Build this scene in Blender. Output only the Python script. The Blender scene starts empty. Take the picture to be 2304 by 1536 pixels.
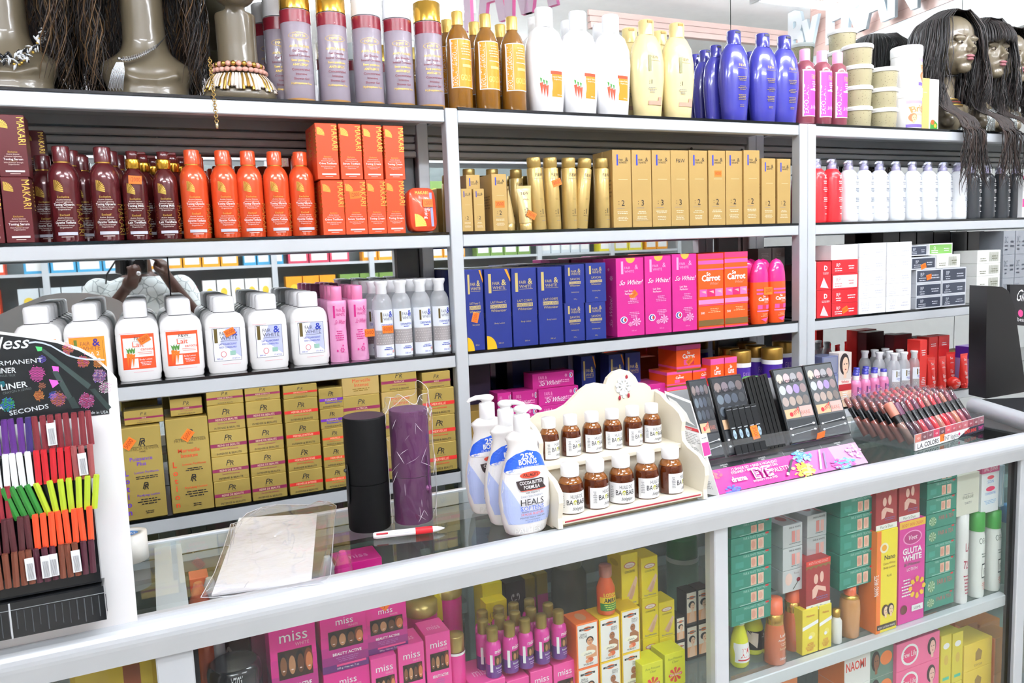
import bpy, math, random
from mathutils import Vector, Matrix
SC = bpy.context.scene
COL = SC.collection
random.seed(7)
PI = math.pi
sin, cos = math.sin, math.cos

# ------------------------------------------------------------------ camera
W_PX, H_PX = 2304, 1536
YAW, PITCH, ROLL, FPX = .4327, -.113, -.0384, 1760.7
EYE = Vector((-.6698, -1.7944, 1.5))
_f = Vector((sin(YAW)*cos(PITCH), cos(YAW)*cos(PITCH), sin(PITCH)))
_r0 = Vector((cos(YAW), -sin(YAW), 0))
_u0 = _r0.cross(_f)
_r = _r0*cos(ROLL) + _u0*sin(ROLL)
_u = -_r0*sin(ROLL) + _u0*cos(ROLL)
cam_data = bpy.data.cameras.new('camera_view')
cam = bpy.data.objects.new('camera_view', cam_data)
COL.objects.link(cam)
cam_data.sensor_width = 36.0
cam_data.lens = FPX/W_PX*36.0
cam_data.clip_start = .02
cam_data.dof.use_dof = False
cam.matrix_world = Matrix(((_r.x, _u.x, -_f.x, EYE.x), (_r.y, _u.y, -_f.y, EYE.y), (_r.z, _u.z, -_f.z, EYE.z), (0, 0, 0, 1)))
SC.camera = cam

# ------------------------------------------------------------------ world, exposure
wd = bpy.data.worlds.new('world'); SC.world = wd; wd.use_nodes = True
wd.node_tree.nodes['Background'].inputs[0].default_value = (.9, .95, 1, 1)
wd.node_tree.nodes['Background'].inputs[1].default_value = .3
SC.view_settings.view_transform = 'Standard'
SC.view_settings.look = 'None'
SC.view_settings.exposure = 0.22
SC.view_settings.gamma = 1.0
SC.view_settings.use_curve_mapping = False
SC.cycles.transparent_max_bounces = 24
SC.cycles.max_bounces = 10
SC.cycles.glossy_bounces = 5
SC.cycles.sample_clamp_indirect = 6
LAMP = 52.0      # radiance of the ceiling tubes' diffusers

# ------------------------------------------------------------------ pixel rays of the photograph meet world planes
def ray(px, py): return _f + _r*((px-1152)/FPX) - _u*((py-768)/FPX)
def onY(px, py, y):
    d = ray(px, py); return EYE + d*((y-EYE.y)/d.y)
def onZ(px, py, z):
    d = ray(px, py); return EYE + d*((z-EYE.z)/d.z)

# ------------------------------------------------------------------ materials
def lin(c): return c/12.92 if c <= .04045 else ((c+.055)/1.055)**2.4
def rgb(h):
    return tuple(lin(int(h[i:i+2], 16)/255) for i in (0, 2, 4)) + (1,)
MATS = {}
def M(h, r=.4, m=0., coat=0., em=0., tr=0., var=.03, name=None):
    """Principled material of one colour, with faint procedural unevenness."""
    k = (h, r, m, coat, em, tr, var)
    if k in MATS: return MATS[k]
    mt = bpy.data.materials.new(name or 'paint_'+h)
    mt.use_nodes = True
    nt = mt.node_tree; p = nt.nodes['Principled BSDF']
    c = rgb(h)
    p.inputs['Roughness'].default_value = r
    p.inputs['Metallic'].default_value = m
    p.inputs['Coat Weight'].default_value = coat
    p.inputs['Coat Roughness'].default_value = .06
    if tr: p.inputs['Transmission Weight'].default_value = tr; p.inputs['IOR'].default_value = 1.25
    if em:
        p.inputs['Emission Color'].default_value = c
        p.inputs['Emission Strength'].default_value = em
    if var and not em:
        n = nt.nodes.new('ShaderNodeTexNoise'); n.inputs['Scale'].default_value = 14
        tc = nt.nodes.new('ShaderNodeTexCoord'); nt.links.new(tc.outputs['Object'], n.inputs['Vector'])
        mx = nt.nodes.new('ShaderNodeMix'); mx.data_type = 'RGBA'
        mx.inputs['A'].default_value = tuple(v*(1-var*2) for v in c[:3])+(1,)
        mx.inputs['B'].default_value = tuple(min(1, v*(1+var*2)) for v in c[:3])+(1,)
        nt.links.new(n.outputs['Fac'], mx.inputs['Factor']); nt.links.new(mx.outputs['Result'], p.inputs['Base Color'])
    else: p.inputs['Base Color'].default_value = c
    MATS[k] = mt
    return mt
def glass(h='f2faf8', op=0.0, rough=.02, ior=1.45, name='clear_pane'):
    """Thin clear sheet: transparent, glossy by angle; op is how much of it is milky."""
    k = ('glass', h, op, rough, ior)
    if k in MATS: return MATS[k]
    mt = bpy.data.materials.new(name); mt.use_nodes = True
    nt = mt.node_tree; nt.nodes.clear()
    o = nt.nodes.new('ShaderNodeOutputMaterial'); t = nt.nodes.new('ShaderNodeBsdfTransparent')
    g = nt.nodes.new('ShaderNodeBsdfGlossy'); fr = nt.nodes.new('ShaderNodeFresnel'); mx = nt.nodes.new('ShaderNodeMixShader')
    t.inputs[0].default_value = rgb(h); g.inputs['Roughness'].default_value = rough; fr.inputs[0].default_value = ior
    ge = nt.nodes.new('ShaderNodeNewGeometry'); ml = nt.nodes.new('ShaderNodeMath'); ml.operation = 'MULTIPLY_ADD'; ml.inputs[1].default_value = -1
    m0 = nt.nodes.new('ShaderNodeMath'); m0.operation = 'MULTIPLY'; ml.inputs[2].default_value = 1
    nt.links.new(ge.outputs['Backfacing'], ml.inputs[0]); nt.links.new(ml.outputs[0], m0.inputs[0]); nt.links.new(fr.outputs[0], m0.inputs[1])
    nt.links.new(m0.outputs[0], mx.inputs[0]); nt.links.new(t.outputs[0], mx.inputs[1]); nt.links.new(g.outputs[0], mx.inputs[2])
    last = mx
    if op:
        d = nt.nodes.new('ShaderNodeBsdfDiffuse'); d.inputs[0].default_value = rgb(h)
        m2 = nt.nodes.new('ShaderNodeMixShader'); m2.inputs[0].default_value = op
        nt.links.new(mx.outputs[0], m2.inputs[1]); nt.links.new(d.outputs[0], m2.inputs[2]); last = m2
    nt.links.new(last.outputs[0], o.inputs[0]); MATS[k] = mt
    return mt
def film(h='ffffff', op=.05, name='crinkled_film', scale=60, ior=2.1, bump=.6):
    """Crinkled clear wrap."""
    k = ('film', h, op, scale)
    if k in MATS: return MATS[k]
    mt = glass(h, op, .08, ior, name); mt = mt.copy(); nt = mt.node_tree
    n = nt.nodes.new('ShaderNodeTexNoise'); n.inputs['Scale'].default_value = scale; n.inputs['Detail'].default_value = 3
    tc = nt.nodes.new('ShaderNodeTexCoord'); nt.links.new(tc.outputs['Object'], n.inputs['Vector'])
    b = nt.nodes.new('ShaderNodeBump'); b.inputs['Strength'].default_value = bump; b.inputs['Distance'].default_value = .004
    nt.links.new(n.outputs['Fac'], b.inputs['Height'])
    for q in nt.nodes:
        if q.bl_idname in ('ShaderNodeBsdfGlossy', 'ShaderNodeFresnel'): nt.links.new(b.outputs[0], q.inputs['Normal'])
    MATS[k] = mt
    return mt
GOLD = M('d9b45a', .28, .9)
GOLDINK = M('e0bd5c', .35, .7)
STICK = M('ff7a22', .5)
WHITE = M('f4f5f6', .35)

# ------------------------------------------------------------------ mesh builder
class MB:
    def __init__(s): s.v = []; s.f = []; s.m = []; s.sm = []; s.mats = []
    def mi(s, mat):
        if mat not in s.mats: s.mats.append(mat)
        return s.mats.index(mat)
    def add(s, vs, fs, mat, smooth=False):
        o = len(s.v); i = s.mi(mat); s.v += [tuple(v) for v in vs]
        for f in fs: s.f.append(tuple(a+o for a in f)); s.m.append(i); s.sm.append(smooth)
    def box(s, x0, x1, y0, y1, z0, z1, mat, ch=0.0, mats=None):
        if not ch:
            vs = [(x, y, z) for z in (z0, z1) for y in (y0, y1) for x in (x0, x1)]
            fs = [(0, 1, 5, 4), (1, 3, 7, 5), (3, 2, 6, 7), (2, 0, 4, 6), (4, 5, 7, 6), (2, 3, 1, 0)]
            if mats:
                for k, f in enumerate(fs): s.add([vs[i] for i in f], [(0, 1, 2, 3)], mats.get('frblto'[k], mat))
            else: s.add(vs, fs, mat)
            return s
        cx, cy, cz = (x0+x1)/2, (y0+y1)/2, (z0+z1)/2; hx, hy, hz = (x1-x0)/2, (y1-y0)/2, (z1-z0)/2
        ch = min(ch, hx*.9, hy*.9, hz*.9)
        vs = []; ix = {}
        for a in (-1, 1):
            for b in (-1, 1):
                for c in (-1, 1):
                    for q in range(3):
                        ix[(a, b, c, q)] = len(vs)
                        vs.append((cx+a*(hx-(0 if q == 0 else ch)), cy+b*(hy-(0 if q == 1 else ch)), cz+c*(hz-(0 if q == 2 else ch))))
        fs = []
        for q in range(3):
            o1, o2 = [(1, 2), (2, 0), (0, 1)][q]
            for sg in (-1, 1):
                cyc = []
                for (p, r_) in ((-1, -1), (1, -1), (1, 1), (-1, 1)):
                    k = [0, 0, 0]; k[q] = sg; k[o1] = p; k[o2] = r_; cyc.append(ix[(*k, q)])
                fs.append(tuple(cyc if sg > 0 else cyc[::-1]))
        for q in range(3):
            o1, o2 = [(1, 2), (2, 0), (0, 1)][q]
            for p in (-1, 1):
                for r_ in (-1, 1):
                    e = []
                    for sg, w in ((-1, o1), (1, o1), (1, o2), (-1, o2)):
                        k = [0, 0, 0]; k[q] = sg; k[o1] = p; k[o2] = r_; e.append(ix[(*k, w)])
                    fs.append(tuple(e if p*r_ > 0 else e[::-1]))
        for a in (-1, 1):
            for b in (-1, 1):
                for c in (-1, 1):
                    t = [ix[(a, b, c, q)] for q in range(3)]
                    fs.append(tuple(t if a*b*c > 0 else t[::-1]))
        s.add(vs, fs, mat)
        return s
    def lathe(s, prof, mat, seg=24, ax=1., ay=1., n=2., c=(0, 0), caps=True, smooth=True, z0=0.):
        """prof: list of (radius, z); section is a superellipse of exponent n, scaled ax, ay."""
        vs = []; N = len(prof)
        for r_, z in prof:
            for k in range(seg):
                t = 2*PI*k/seg; a, b = cos(t), sin(t)
                e = 2/n
                x = math.copysign(abs(a)**e, a)*r_*ax; y = math.copysign(abs(b)**e, b)*r_*ay
                vs.append((c[0]+x, c[1]+y, z0+z))
        fs = []
        for j in range(N-1):
            for k in range(seg):
                k2 = (k+1) % seg
                fs.append((j*seg+k, j*seg+k2, (j+1)*seg+k2, (j+1)*seg+k))
        s.add(vs, fs, mat, smooth)
        if caps:
            s.add(vs[:seg], [tuple(range(seg))[::-1]], mat); s.add(vs[-seg:], [tuple(range(seg))], mat)
        return s
    def tube(s, pts, rad, mat, seg=8, caps=True, smooth=True, flat=1.):
        pts = [Vector(p) for p in pts]; n = len(pts); vs = []; up = Vector((0, 0, 1))
        rr = rad if isinstance(rad, (list, tuple)) else [rad]*n
        t0 = (pts[1]-pts[0]).normalized()
        a = t0.cross(up if abs(t0.z) < .9 else Vector((1, 0, 0))).normalized()
        for i, p in enumerate(pts):
            t = (pts[min(i+1, n-1)]-pts[max(i-1, 0)]).normalized()
            a = (a-t*a.dot(t)).normalized(); b = t.cross(a)
            for k in range(seg):
                th = 2*PI*k/seg; vs.append(p+(a*cos(th)+b*sin(th)*flat)*rr[i])
        fs = [(i*seg+k, i*seg+(k+1) % seg, (i+1)*seg+(k+1) % seg, (i+1)*seg+k) for i in range(n-1) for k in range(seg)]
        s.add(vs, fs, mat, smooth)
        if caps: s.add(vs[:seg], [tuple(range(seg))[::-1]], mat); s.add(vs[-seg:], [tuple(range(seg))], mat)
        return s
    def prism(s, poly, y0, y1, mat, side=None):
        """poly in (x, z), extruded from y0 (front) to y1."""
        n = len(poly); a = [(x, y0, z) for x, z in poly]; b = [(x, y1, z) for x, z in poly]
        s.add(a, [tuple(range(n))], mat); s.add(b, [tuple(range(n))[::-1]], mat)
        s.add(a+b, [(i, n+i, n+(i+1) % n, (i+1) % n) for i in range(n)], side or mat)
        return s
    def ball(s, c, r_, mat, seg=16, rings=10, sc=(1, 1, 1)):
        vs = []; fs = []
        for i in range(rings+1):
            ph = PI*i/rings
            for k in range(seg):
                th = 2*PI*k/seg
                vs.append((c[0]+r_*sc[0]*sin(ph)*cos(th), c[1]+r_*sc[1]*sin(ph)*sin(th), c[2]+r_*sc[2]*cos(ph)))
        for i in range(rings):
            for k in range(seg):
                fs.append((i*seg+k, (i+1)*seg+k, (i+1)*seg+(k+1) % seg, i*seg+(k+1) % seg))
        s.add(vs, fs, mat, True)
        return s
    def xf(s, mtx, frm=0):
        for i in range(frm, len(s.v)): s.v[i] = tuple(mtx @ Vector(s.v[i]))
        return s
    def mesh(s, name):
        me = bpy.data.meshes.new(name)
        me.from_pydata(s.v, [], s.f)
        for mt in s.mats: me.materials.append(mt)
        me.polygons.foreach_set('material_index', s.m); me.polygons.foreach_set('use_smooth', s.sm)
        me.update()
        return me

# ------------------------------------------------------------------ lettering
_TX = {}
def glyphs(txt, bold=0.):
    k = (txt, bold)
    if k in _TX: return _TX[k]
    cu = bpy.data.curves.new('letters', 'FONT'); cu.body = txt; cu.resolution_u = 2; cu.offset = bold
    ob = bpy.data.objects.new('letters', cu); me = ob.to_mesh()
    vs = [(v.co.x/.69, v.co.y/.69) for v in me.vertices]; fs = [tuple(p.vertices) for p in me.polygons]
    ob.to_mesh_clear(); bpy.data.objects.remove(ob); bpy.data.curves.remove(cu)
    if vs:
        x0 = min(v[0] for v in vs); w = max(v[0] for v in vs)-x0
        vs = [(v[0]-x0, v[1]) for v in vs]
    else: w = 0
    _TX[k] = (vs, fs, w)
    return _TX[k]

def T(u, z, h, txt, col, al='c', mw=None, rot=0, bold=0., sh=0., fit=None):
    return ('t', u, z, h, txt, col, al, mw, rot, bold, sh, fit)
def Rc(u0, z0, u1, z1, col): return ('r', u0, z0, u1, z1, col)
def El(u, z, ru, rz, col, n=20): return ('p', [(u+ru*cos(2*PI*k/n), z+rz*sin(2*PI*k/n)) for k in range(n)], col)
def Pg(pts, col): return ('p', pts, col)
def lines(u, z, w, h, n, col, seed=0, al='c'):
    """n lines of print too small to read in the photograph, as rows of word-long dashes."""
    rr = random.Random(seed); out = []
    for i in range(n):
        zz = z-i*h; L = w*(.55+.45*rr.random()); x = u-(L/2 if al == 'c' else (0 if al == 'l' else L)); e = x+L
        while x < e-.01*w:
            q = min(w*(.08+.16*rr.random()), e-x); out.append(Rc(x, zz, x+q, zz+h*.42, col)); x += q+w*.035
    return out
def fan(u, z, ru, rz, col, a0=-.15, a1=1.45, n=9):
    """gilt fan emblem: blades spreading from a pivot at (u, z)."""
    out = []
    for k in range(n):
        a = a0+(a1-a0)*k/(n-1); d = .07
        out.append(Pg([(u, z), (u+ru*cos(a-d), z+rz*sin(a-d)), (u+ru*cos(a+d), z+rz*sin(a+d))], col))
    return out
def woman(u, z, w, h, skin, hair, top=None):
    """small portrait print: hair, face, neck, features."""
    o = []
    if top: o.append(Pg([(u-w*.5, z-h*.5), (u+w*.5, z-h*.5), (u+w*.35, z-h*.2), (u-w*.35, z-h*.2)], top))
    o += [El(u-w*.05, z+h*.1, w*.42, h*.4, hair), Rc(u-w*.12, z-h*.42, u+w*.12, z-h*.05, skin), El(u+w*.03, z+h*.05, w*.27, h*.31, skin)]
    dk = M('2a1712', .5)
    o += [El(u-w*.07, z+h*.1, w*.055, h*.022, dk, 8), El(u+w*.14, z+h*.1, w*.055, h*.022, dk, 8), El(u+w*.04, z-h*.1, w*.07, h*.025, M('a03038', .5), 8)]
    return o
def gfx(mb, items, w, h, mapf=None, y=0., curved=False, off=.00025, step=.00006):
    """lay printed items on a face of width w, height h; (u, z) run -.5..5 and 0..1. mapf(x, z, e) -> point."""
    if mapf is None: mapf = lambda x, z, e: (x, y-e, z)
    hs = w*.04 if curved else 9
    for k, it in enumerate(items):
        e = off+(step if not curved else step*1.6)*min(k, 12)+(k-12)*.00001*(k > 12)
        if it[0] == 'r':
            _, u0, z0, u1, z1, col = it
            nx = max(1, int(abs(u1-u0)*w/hs)+1) if curved else 1; nz = max(1, int(abs(z1-z0)*h/(hs*2))+1) if curved else 1
            vs = [mapf((u0+(u1-u0)*i/nx)*w, (z0+(z1-z0)*j/nz)*h, e) for j in range(nz+1) for i in range(nx+1)]
            mb.add(vs, [(j*(nx+1)+i, j*(nx+1)+i+1, (j+1)*(nx+1)+i+1, (j+1)*(nx+1)+i) for j in range(nz) for i in range(nx)], col)
        elif it[0] == 'p':
            pts = it[1]
            if curved:
                big = max(p[0] for p in pts)-min(p[0] for p in pts)
                if big > .25:
                    q_ = []
                    for (a0, a1), (b0, b1) in zip(pts, pts[1:]+pts[:1]):
                        m_ = max(1, int(math.hypot((b0-a0)*w, (b1-a1)*h)/(w*.06)))
                        q_ += [(a0+(b0-a0)*i/m_, a1+(b1-a1)*i/m_) for i in range(m_)]
                    pts = q_
                cx = sum(p[0] for p in pts)/len(pts); cz = sum(p[1] for p in pts)/len(pts); n = len(pts)
                vs = [mapf(cx*w, cz*h, e)]; fs = []; R_ = 9 if big > .5 else (5 if big > .25 else 2)
                for q in range(1, R_+1):
                    vs += [mapf((cx+(p[0]-cx)*q/R_)*w, (cz+(p[1]-cz)*q/R_)*h, e) for p in pts]
                for i in range(n):
                    fs.append((0, 1+i, 1+(i+1) % n))
                    for q in range(R_-1):
                        a = 1+q*n; b = 1+(q+1)*n; fs.append((a+i, b+i, b+(i+1) % n, a+(i+1) % n))
                mb.add(vs, fs, it[2])
            else: mb.add([mapf(p[0]*w, p[1]*h, e) for p in pts], [tuple(range(len(pts)))], it[2])
        elif it[0] == 't':
            _, u, z, th, txt, col, al, mw, rot, bold, sh, fit = it
            vs, fs, tw = glyphs(txt, bold)
            if not vs: continue
            S = th*h; sx = S
            lim = (mw*(h if rot else w)) if mw else None
            if lim and tw*S > lim: sx = lim/tw
            if fit: sx = fit*(h if rot else w)/tw
            o = {'c': -tw*sx/2, 'l': 0, 'r': -tw*sx}[al]
            out = []
            for a, b in vs:
                X = a*sx+o+b*S*sh; Z = b*S
                if rot == 90: X, Z = -Z, X
                elif rot == -90: X, Z = Z, -X
                elif rot: X, Z = X*cos(rot)-Z*sin(rot), X*sin(rot)+Z*cos(rot)
                out.append(mapf(u*w+X, z*h+Z, e))
            mb.add(out, fs, col)
def surf(prof, ax, ay, n=2., zo=0.):
    """map a flat label onto the front of a lathed body."""
    def g(x, z, e):
        z = z+zo; r_ = prof[-1][0]
        for (ra, za), (rb, zb) in zip(prof, prof[1:]):
            if za <= z <= zb and zb > za: r_ = ra+(rb-ra)*(z-za)/(zb-za); break
        A = r_*ax+e; B = r_*ay+e; t = min(.985, abs(x)/A)
        return (math.copysign(min(abs(x), A*.985), x), -B*(1-t**n)**(1/n), z)
    return g

# ------------------------------------------------------------------ objects
def raw(name, me, parent=None, loc=None):
    o = bpy.data.objects.new(name, me); COL.objects.link(o)
    if parent is not None: o.parent = parent
    if loc is not None: o.location = loc
    return o
def tag(o, label, cat, group=None, kind=None):
    if label: o['label'] = label
    if cat: o['category'] = cat
    if group: o['group'] = group
    if kind: o['kind'] = kind
    return o
def structure(name, mb, label=None):
    o = raw(name, mb.mesh(name)); o['kind'] = 'structure'
    if label: o['label'] = label
    return o
def thing(name, label, cat, loc=(0, 0, 0), rz=0., group=None):
    o = bpy.data.objects.new(name, None); o.empty_display_size = .02; COL.objects.link(o)
    o.location = loc; o.rotation_euler = (0, 0, rz); tag(o, label, cat, group)
    return o
class Kind:
    """a thing built once as named part meshes; place() makes one more of it."""
    def __init__(s, name, cat, parts): s.name = name; s.cat = cat; s.parts = parts   # parts: [(name, mesh, label|None, sub-parts)]
def mk(name, cat, **parts):
    return Kind(name, cat, [(k, b.mesh(k)) for k, b in parts.items()])
def put(kind, loc, label, group=None, rz=0., sc=1., tilt=None, sticker=None):
    loc = (loc[0], loc[1], loc[2]+.0003)
    if len(kind.parts) == 1:
        o = raw(kind.name, kind.parts[0][1]); tag(o, label, kind.cat, group); o.location = loc
    else:
        o = thing(kind.name, label, kind.cat, loc, 0, group)
        for pn, me in kind.parts: raw(pn, me, o)
    o.rotation_euler = tilt if tilt else (0, 0, rz)
    if sc != 1.: o.scale = (sc, sc, sc) if not isinstance(sc, tuple) else sc
    if sticker:
        x, y, z, a = sticker; b = MB(); w, h = .0125, .0085
        for q, (mt, s_) in enumerate(((STICK, 1), )):
            b.box(-w*s_, w*s_, -.0006, .0004, -h*s_, h*s_, mt)
        gfx(b, [T(0, -.2, .5, random.choice(['3500', '5000', '8000', '12000']), M('a03000', .5), mw=.8)], 2*w, 2*h, y=-.0006, off=.0001)
        b.xf(Matrix.Translation((x, y, z)) @ Matrix.Rotation(a, 4, 'Y'))
        raw('price_sticker', b.mesh('price_sticker'), o)
    return o
ORDN = ['first', 'second', 'third', 'fourth', 'fifth', 'sixth', 'seventh', 'eighth', 'ninth', 'tenth', 'eleventh', 'twelfth', 'thirteenth', 'fourteenth', 'fifteenth', 'sixteenth', 'seventeenth', 'eighteenth', 'nineteenth', 'twentieth', 'twenty-first', 'twenty-second', 'twenty-third', 'twenty-fourth', 'twenty-fifth', 'twenty-sixth', 'twenty-seventh', 'twenty-eighth', 'twenty-ninth', 'thirtieth']
def nth(i, n, side='left'):
    if n == 1: return 'only one'
    if i == 0: return 'leftmost'
    if i == n-1: return 'rightmost'
    return ORDN[i]+' from the left'
BACK = ['front row', 'second row back', 'third row back', 'fourth row back', 'fifth row back']
def cart(w, d, h, side, front=(), left=(), top=(), coat=.6, ch=.0008, rough=.35):
    """printed folding carton, front face at y = 0, standing on z = 0, centred in x."""
    b = MB(); b.box(-w/2, w/2, 0, d, 0, h, side, ch)
    gfx(b, list(front), w, h)
    if left: gfx(b, list(left), d, h, mapf=lambda x, z, e: (-w/2-e, d/2-x, z))
    if top: gfx(b, list(top), w, d, mapf=lambda x, z, e: (x, z, h+e))
    return b
# ------------------------------------------------------------------ the room
YM = .25           # plane of the mirrors behind the shelves
ALU = M('d3d8dc', .38, .25, name='white_aluminium')
ALUD = M('a0a4a6', .35, .5, name='bare_aluminium')
BLK = M('0b0e10', .12, 0, .5, name='black_glitter_board')
CEIL = M('f2f1f0', .5, name='ceiling_paint'); WALLP = M('e6e7e6', .6, name='wall_paint')
XL, XR, YB, YF, HC = -3.4, 4.6, -6.6, .33, 2.9
structure('floor', MB().box(XL, XR, YB, YF, -.05, 0, M('d6d2ca', .2, name='floor_tile')))
structure('ceiling', MB().box(XL, XR, YB, YF, HC, HC+.05, CEIL))
structure('wall_back', MB().box(XL, XR, YF-.06, YF, 0, HC, WALLP))
structure('wall_front', MB().box(XL, XR, YB-.05, YB, 0, HC, WALLP))
structure('wall_left', MB().box(XL-.05, XL, YB, YF, 0, HC, M('d9cfca', .6)))
structure('wall_right', MB().box(XR, XR+.05, YB, YF, 0, HC, WALLP))
# mirrors: panels with seams
mm = bpy.data.materials.new('mirror_silver'); mm.use_nodes = True
_p = mm.node_tree.nodes['Principled BSDF']; _p.inputs['Metallic'].default_value = 1; _p.inputs['Roughness'].default_value = .015
_p.inputs['Base Color'].default_value = (.80, .84, .84, 1)
seams = [-3.3, -1.95, -.62, .003, 1.085, 2.19, 3.3]
for i, (a, b_) in enumerate(zip(seams, seams[1:])):
    o = raw('mirror_panel', MB().box(a+.0015, b_-.0015, YM, YM+.005, .2, HC-.02, mm).mesh('mirror_panel'))
    o.name = 'mirror_panel'
    tag(o, 'tall mirror panel behind the shelves, ' + nth(i, 6), 'mirror', 'mirror panels behind the shelving')

# ceiling lamps: tube fixtures, diffusers give the light
LM = M('f4f8ff', .5, em=LAMP, name='lamp_diffuser')
def lamp(x, y, lx, ly, lab):
    t = thing('ceiling_light', lab, 'ceiling light', (x, y, HC), 0, 'ceiling lights')
    raw('housing', MB().box(-lx/2-.03, lx/2+.03, -ly/2-.03, ly/2+.03, -.05, -.001, WHITE, .005).mesh('housing'), t)
    b = MB()
    for q in (-1, 1): b.tube([(-lx/2, q*ly*.3, -.12), (lx/2, q*ly*.3, -.12)], .019, LM, 10)
    raw('tubes', b.mesh('tubes'), t)
    b = MB()
    for q in (-1, 1): b.box(q*(lx/2+.005)-.008, q*(lx/2+.005)+.008, -ly/2, ly/2, -.145, -.05, WHITE)
    raw('tube_holder', b.mesh('tube_holder'), t)
lamp(1.35, -.95, 1.5, .22, 'long ceiling light nearest the shelves above the middle bay')
lamp(3.0, -.95, 1.3, .22, 'long ceiling light above the right bay and wigs')
lamp(-1.7, -1.6, 1.2, .22, 'long ceiling light above the left bay')
lamp(-.9, -2.75, 1.5, .22, 'ceiling light behind the photographer')
lamp(.4, -1.75, 1.2, .22, 'ceiling light right of the photographer over the aisle')
lamp(1.6, -2.9, 1.5, .22, 'ceiling light over the aisle, right of the photographer')
lamp(-.3, -5.3, .5, .5, 'square ceiling light at the far end of the shop, left')
lamp(1.6, -5.3, .5, .5, 'square ceiling light at the far end, right')

# ------------------------------------------------------------------ shelf unit
ZS = [1.8442, 1.549, 1.2546, .9627]          # upper edge of each aluminium front bar
TH = .006
ZT = [z+TH for z in ZS]                      # standing surface
unit = thing('shelf_unit', 'white aluminium wall shelving with black boards and four levels', 'shelving', (0, 0, 0))
for i, z in enumerate(ZS+[.62, .3]):
    b = MB()
    for a, c in ((-2.3, 0.004), (.037, 1.124), (1.191, 3.2)):
        b.box(a, c, -.002, .026, z-.030, z, ALU, .002)
        b.box(a, c, YM-.03, YM-.004, z-.026, z, ALUD)
        if i == 0:
            for q in range(3): b.box(a, c, YM-.022-.004*q, YM-.003, z-.045-.02*q, z-.029-.02*q, M('c4c8ca', .45), .003)
    raw('shelf_bar', b.mesh('shelf_bar'), unit)
    b = MB()
    for a, c in ((-2.3, 0.002), (.038, 1.123), (1.192, 3.2)):
        b.box(a, c, -.003, YM-.003, z+.0002, z+TH, BLK)
        if i == 0: b.box(a, c, .027, YM-.031, z-.004, z-.0002, M('c8cccc', .25))
    raw('shelf_board', b.mesh('shelf_board'), unit)
for x0, x1 in ((.005, .036), (1.125, 1.1565), (1.158, 1.190), (-2.33, -2.30), (3.2, 3.23)):
    for y0, y1 in ((-.006, .028), (YM-.036, YM-.004)):
        raw('post', MB().box(x0, x1, y0, y1, 0, ZS[0]+.003, ALU, .002).mesh('post'), unit)
for x0, z in ((1.10, 1.80), (.9, 1.80), (.9, 1.765), (2.1, 1.765)):
    raw('screw', MB().lathe([(.004, 0), (.004, .002)], M('22242a', .4), 10).xf(Matrix.Translation((x0, YM-.031, z)) @ Matrix.Rotation(PI/2, 4, 'X')).mesh('screw'), unit)
raw('back_upright', MB().box(-.06, .0, YM-.012, YM-.001, .95, ZS[0]-.03, M('6d7174', .4, .3)).mesh('back_upright'), unit)
raw('back_upright', MB().box(1.02, 1.1, YM-.012, YM-.001, .95, ZS[0]-.03, M('6d7174', .4, .3)).mesh('back_upright'), unit)

# ------------------------------------------------------------------ display counter (glass case)
ZC = .994; CF, CB = -.597, -.25; CL, CR = -2.0, 1.318
ctr = thing('display_counter', 'glass topped display counter with rounded white aluminium front rail', 'counter', (0, 0, 0))
# rounded front rail
rail = []
for k in range(9):
    a = PI/2+PI*.62*k/8
    rail.append((-.018+.024*cos(a), ZC-.019+.024*sin(a)))
rail += [(-.030, ZC-.056), (.0, ZC-.056), (.0, ZC+.002)]
def sweepx(poly, x0, x1, yo, mat):
    b = MB(); n = len(poly); A = [(x0, yo+p[0], p[1]) for p in poly]; B_ = [(x1, yo+p[0], p[1]) for p in poly]
    b.add(A+B_, [(i, (i+1) % n, n+(i+1) % n, n+i) for i in range(n)], mat, False); b.add(A, [tuple(range(n))[::-1]], mat); b.add(B_, [tuple(range(n))], mat)
    return b
raw('front_rail', sweepx(rail, CL, CR, CF+.03, ALU).mesh('front_rail'), ctr)
raw('back_rail', MB().box(CL, CR, CB, CB+.012, ZC-.03, ZC+.003, ALU, .002).mesh('back_rail'), ctr)
raw('side_rail', MB().box(CR-.02, CR, CF+.03, CB, ZC-.03, ZC-.003, M('14171a', .3)).mesh('side_rail'), ctr)
GL = glass('fafdfc', .0, .01, 1.5, 'counter_glass')
raw('glass_top', MB().box(CL, CR-.003, CF+.026, CB, ZC-.008, ZC, GL).mesh('glass_top'), ctr)
GLF = glass('fbfdfc', .008, .02, 1.4, 'case_glass')
for a, c in ((CL+.01, -.703), (-.651, .315), (.352, 1.28)):
    raw('front_pane', MB().box(a, c, CF+.022, CF+.026, .02, ZC-.05, GLF).mesh('front_pane'), ctr)
for x0, x1 in ((-.703, -.652), (.316, .351), (1.283, 1.318)):
    raw('front_post', MB().box(x0, x1, CF+.008, CF+.04, 0, ZC-.05, ALU, .002).mesh('front_post'), ctr)
    raw('gasket', MB().box(x1, x1+.007, CF+.018, CF+.034, 0, ZC-.052, M('101214', .5)).mesh('gasket'), ctr)
raw('gasket', MB().box(1.272, 1.283, CF+.018, CF+.034, 0, ZC-.052, M('101214', .5)).mesh('gasket'), ctr)
raw('cross_strut', MB().box(-.697, -.652, CF+.03, CB, ZC-.03, ZC-.009, M('d4d4d6', .5)).mesh('cross_strut'), ctr)
raw('cross_strut', MB().box(.316, .351, CF+.03, CB, ZC-.03, ZC-.009, ALU).mesh('cross_strut'), ctr)
ZK = .575
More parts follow.
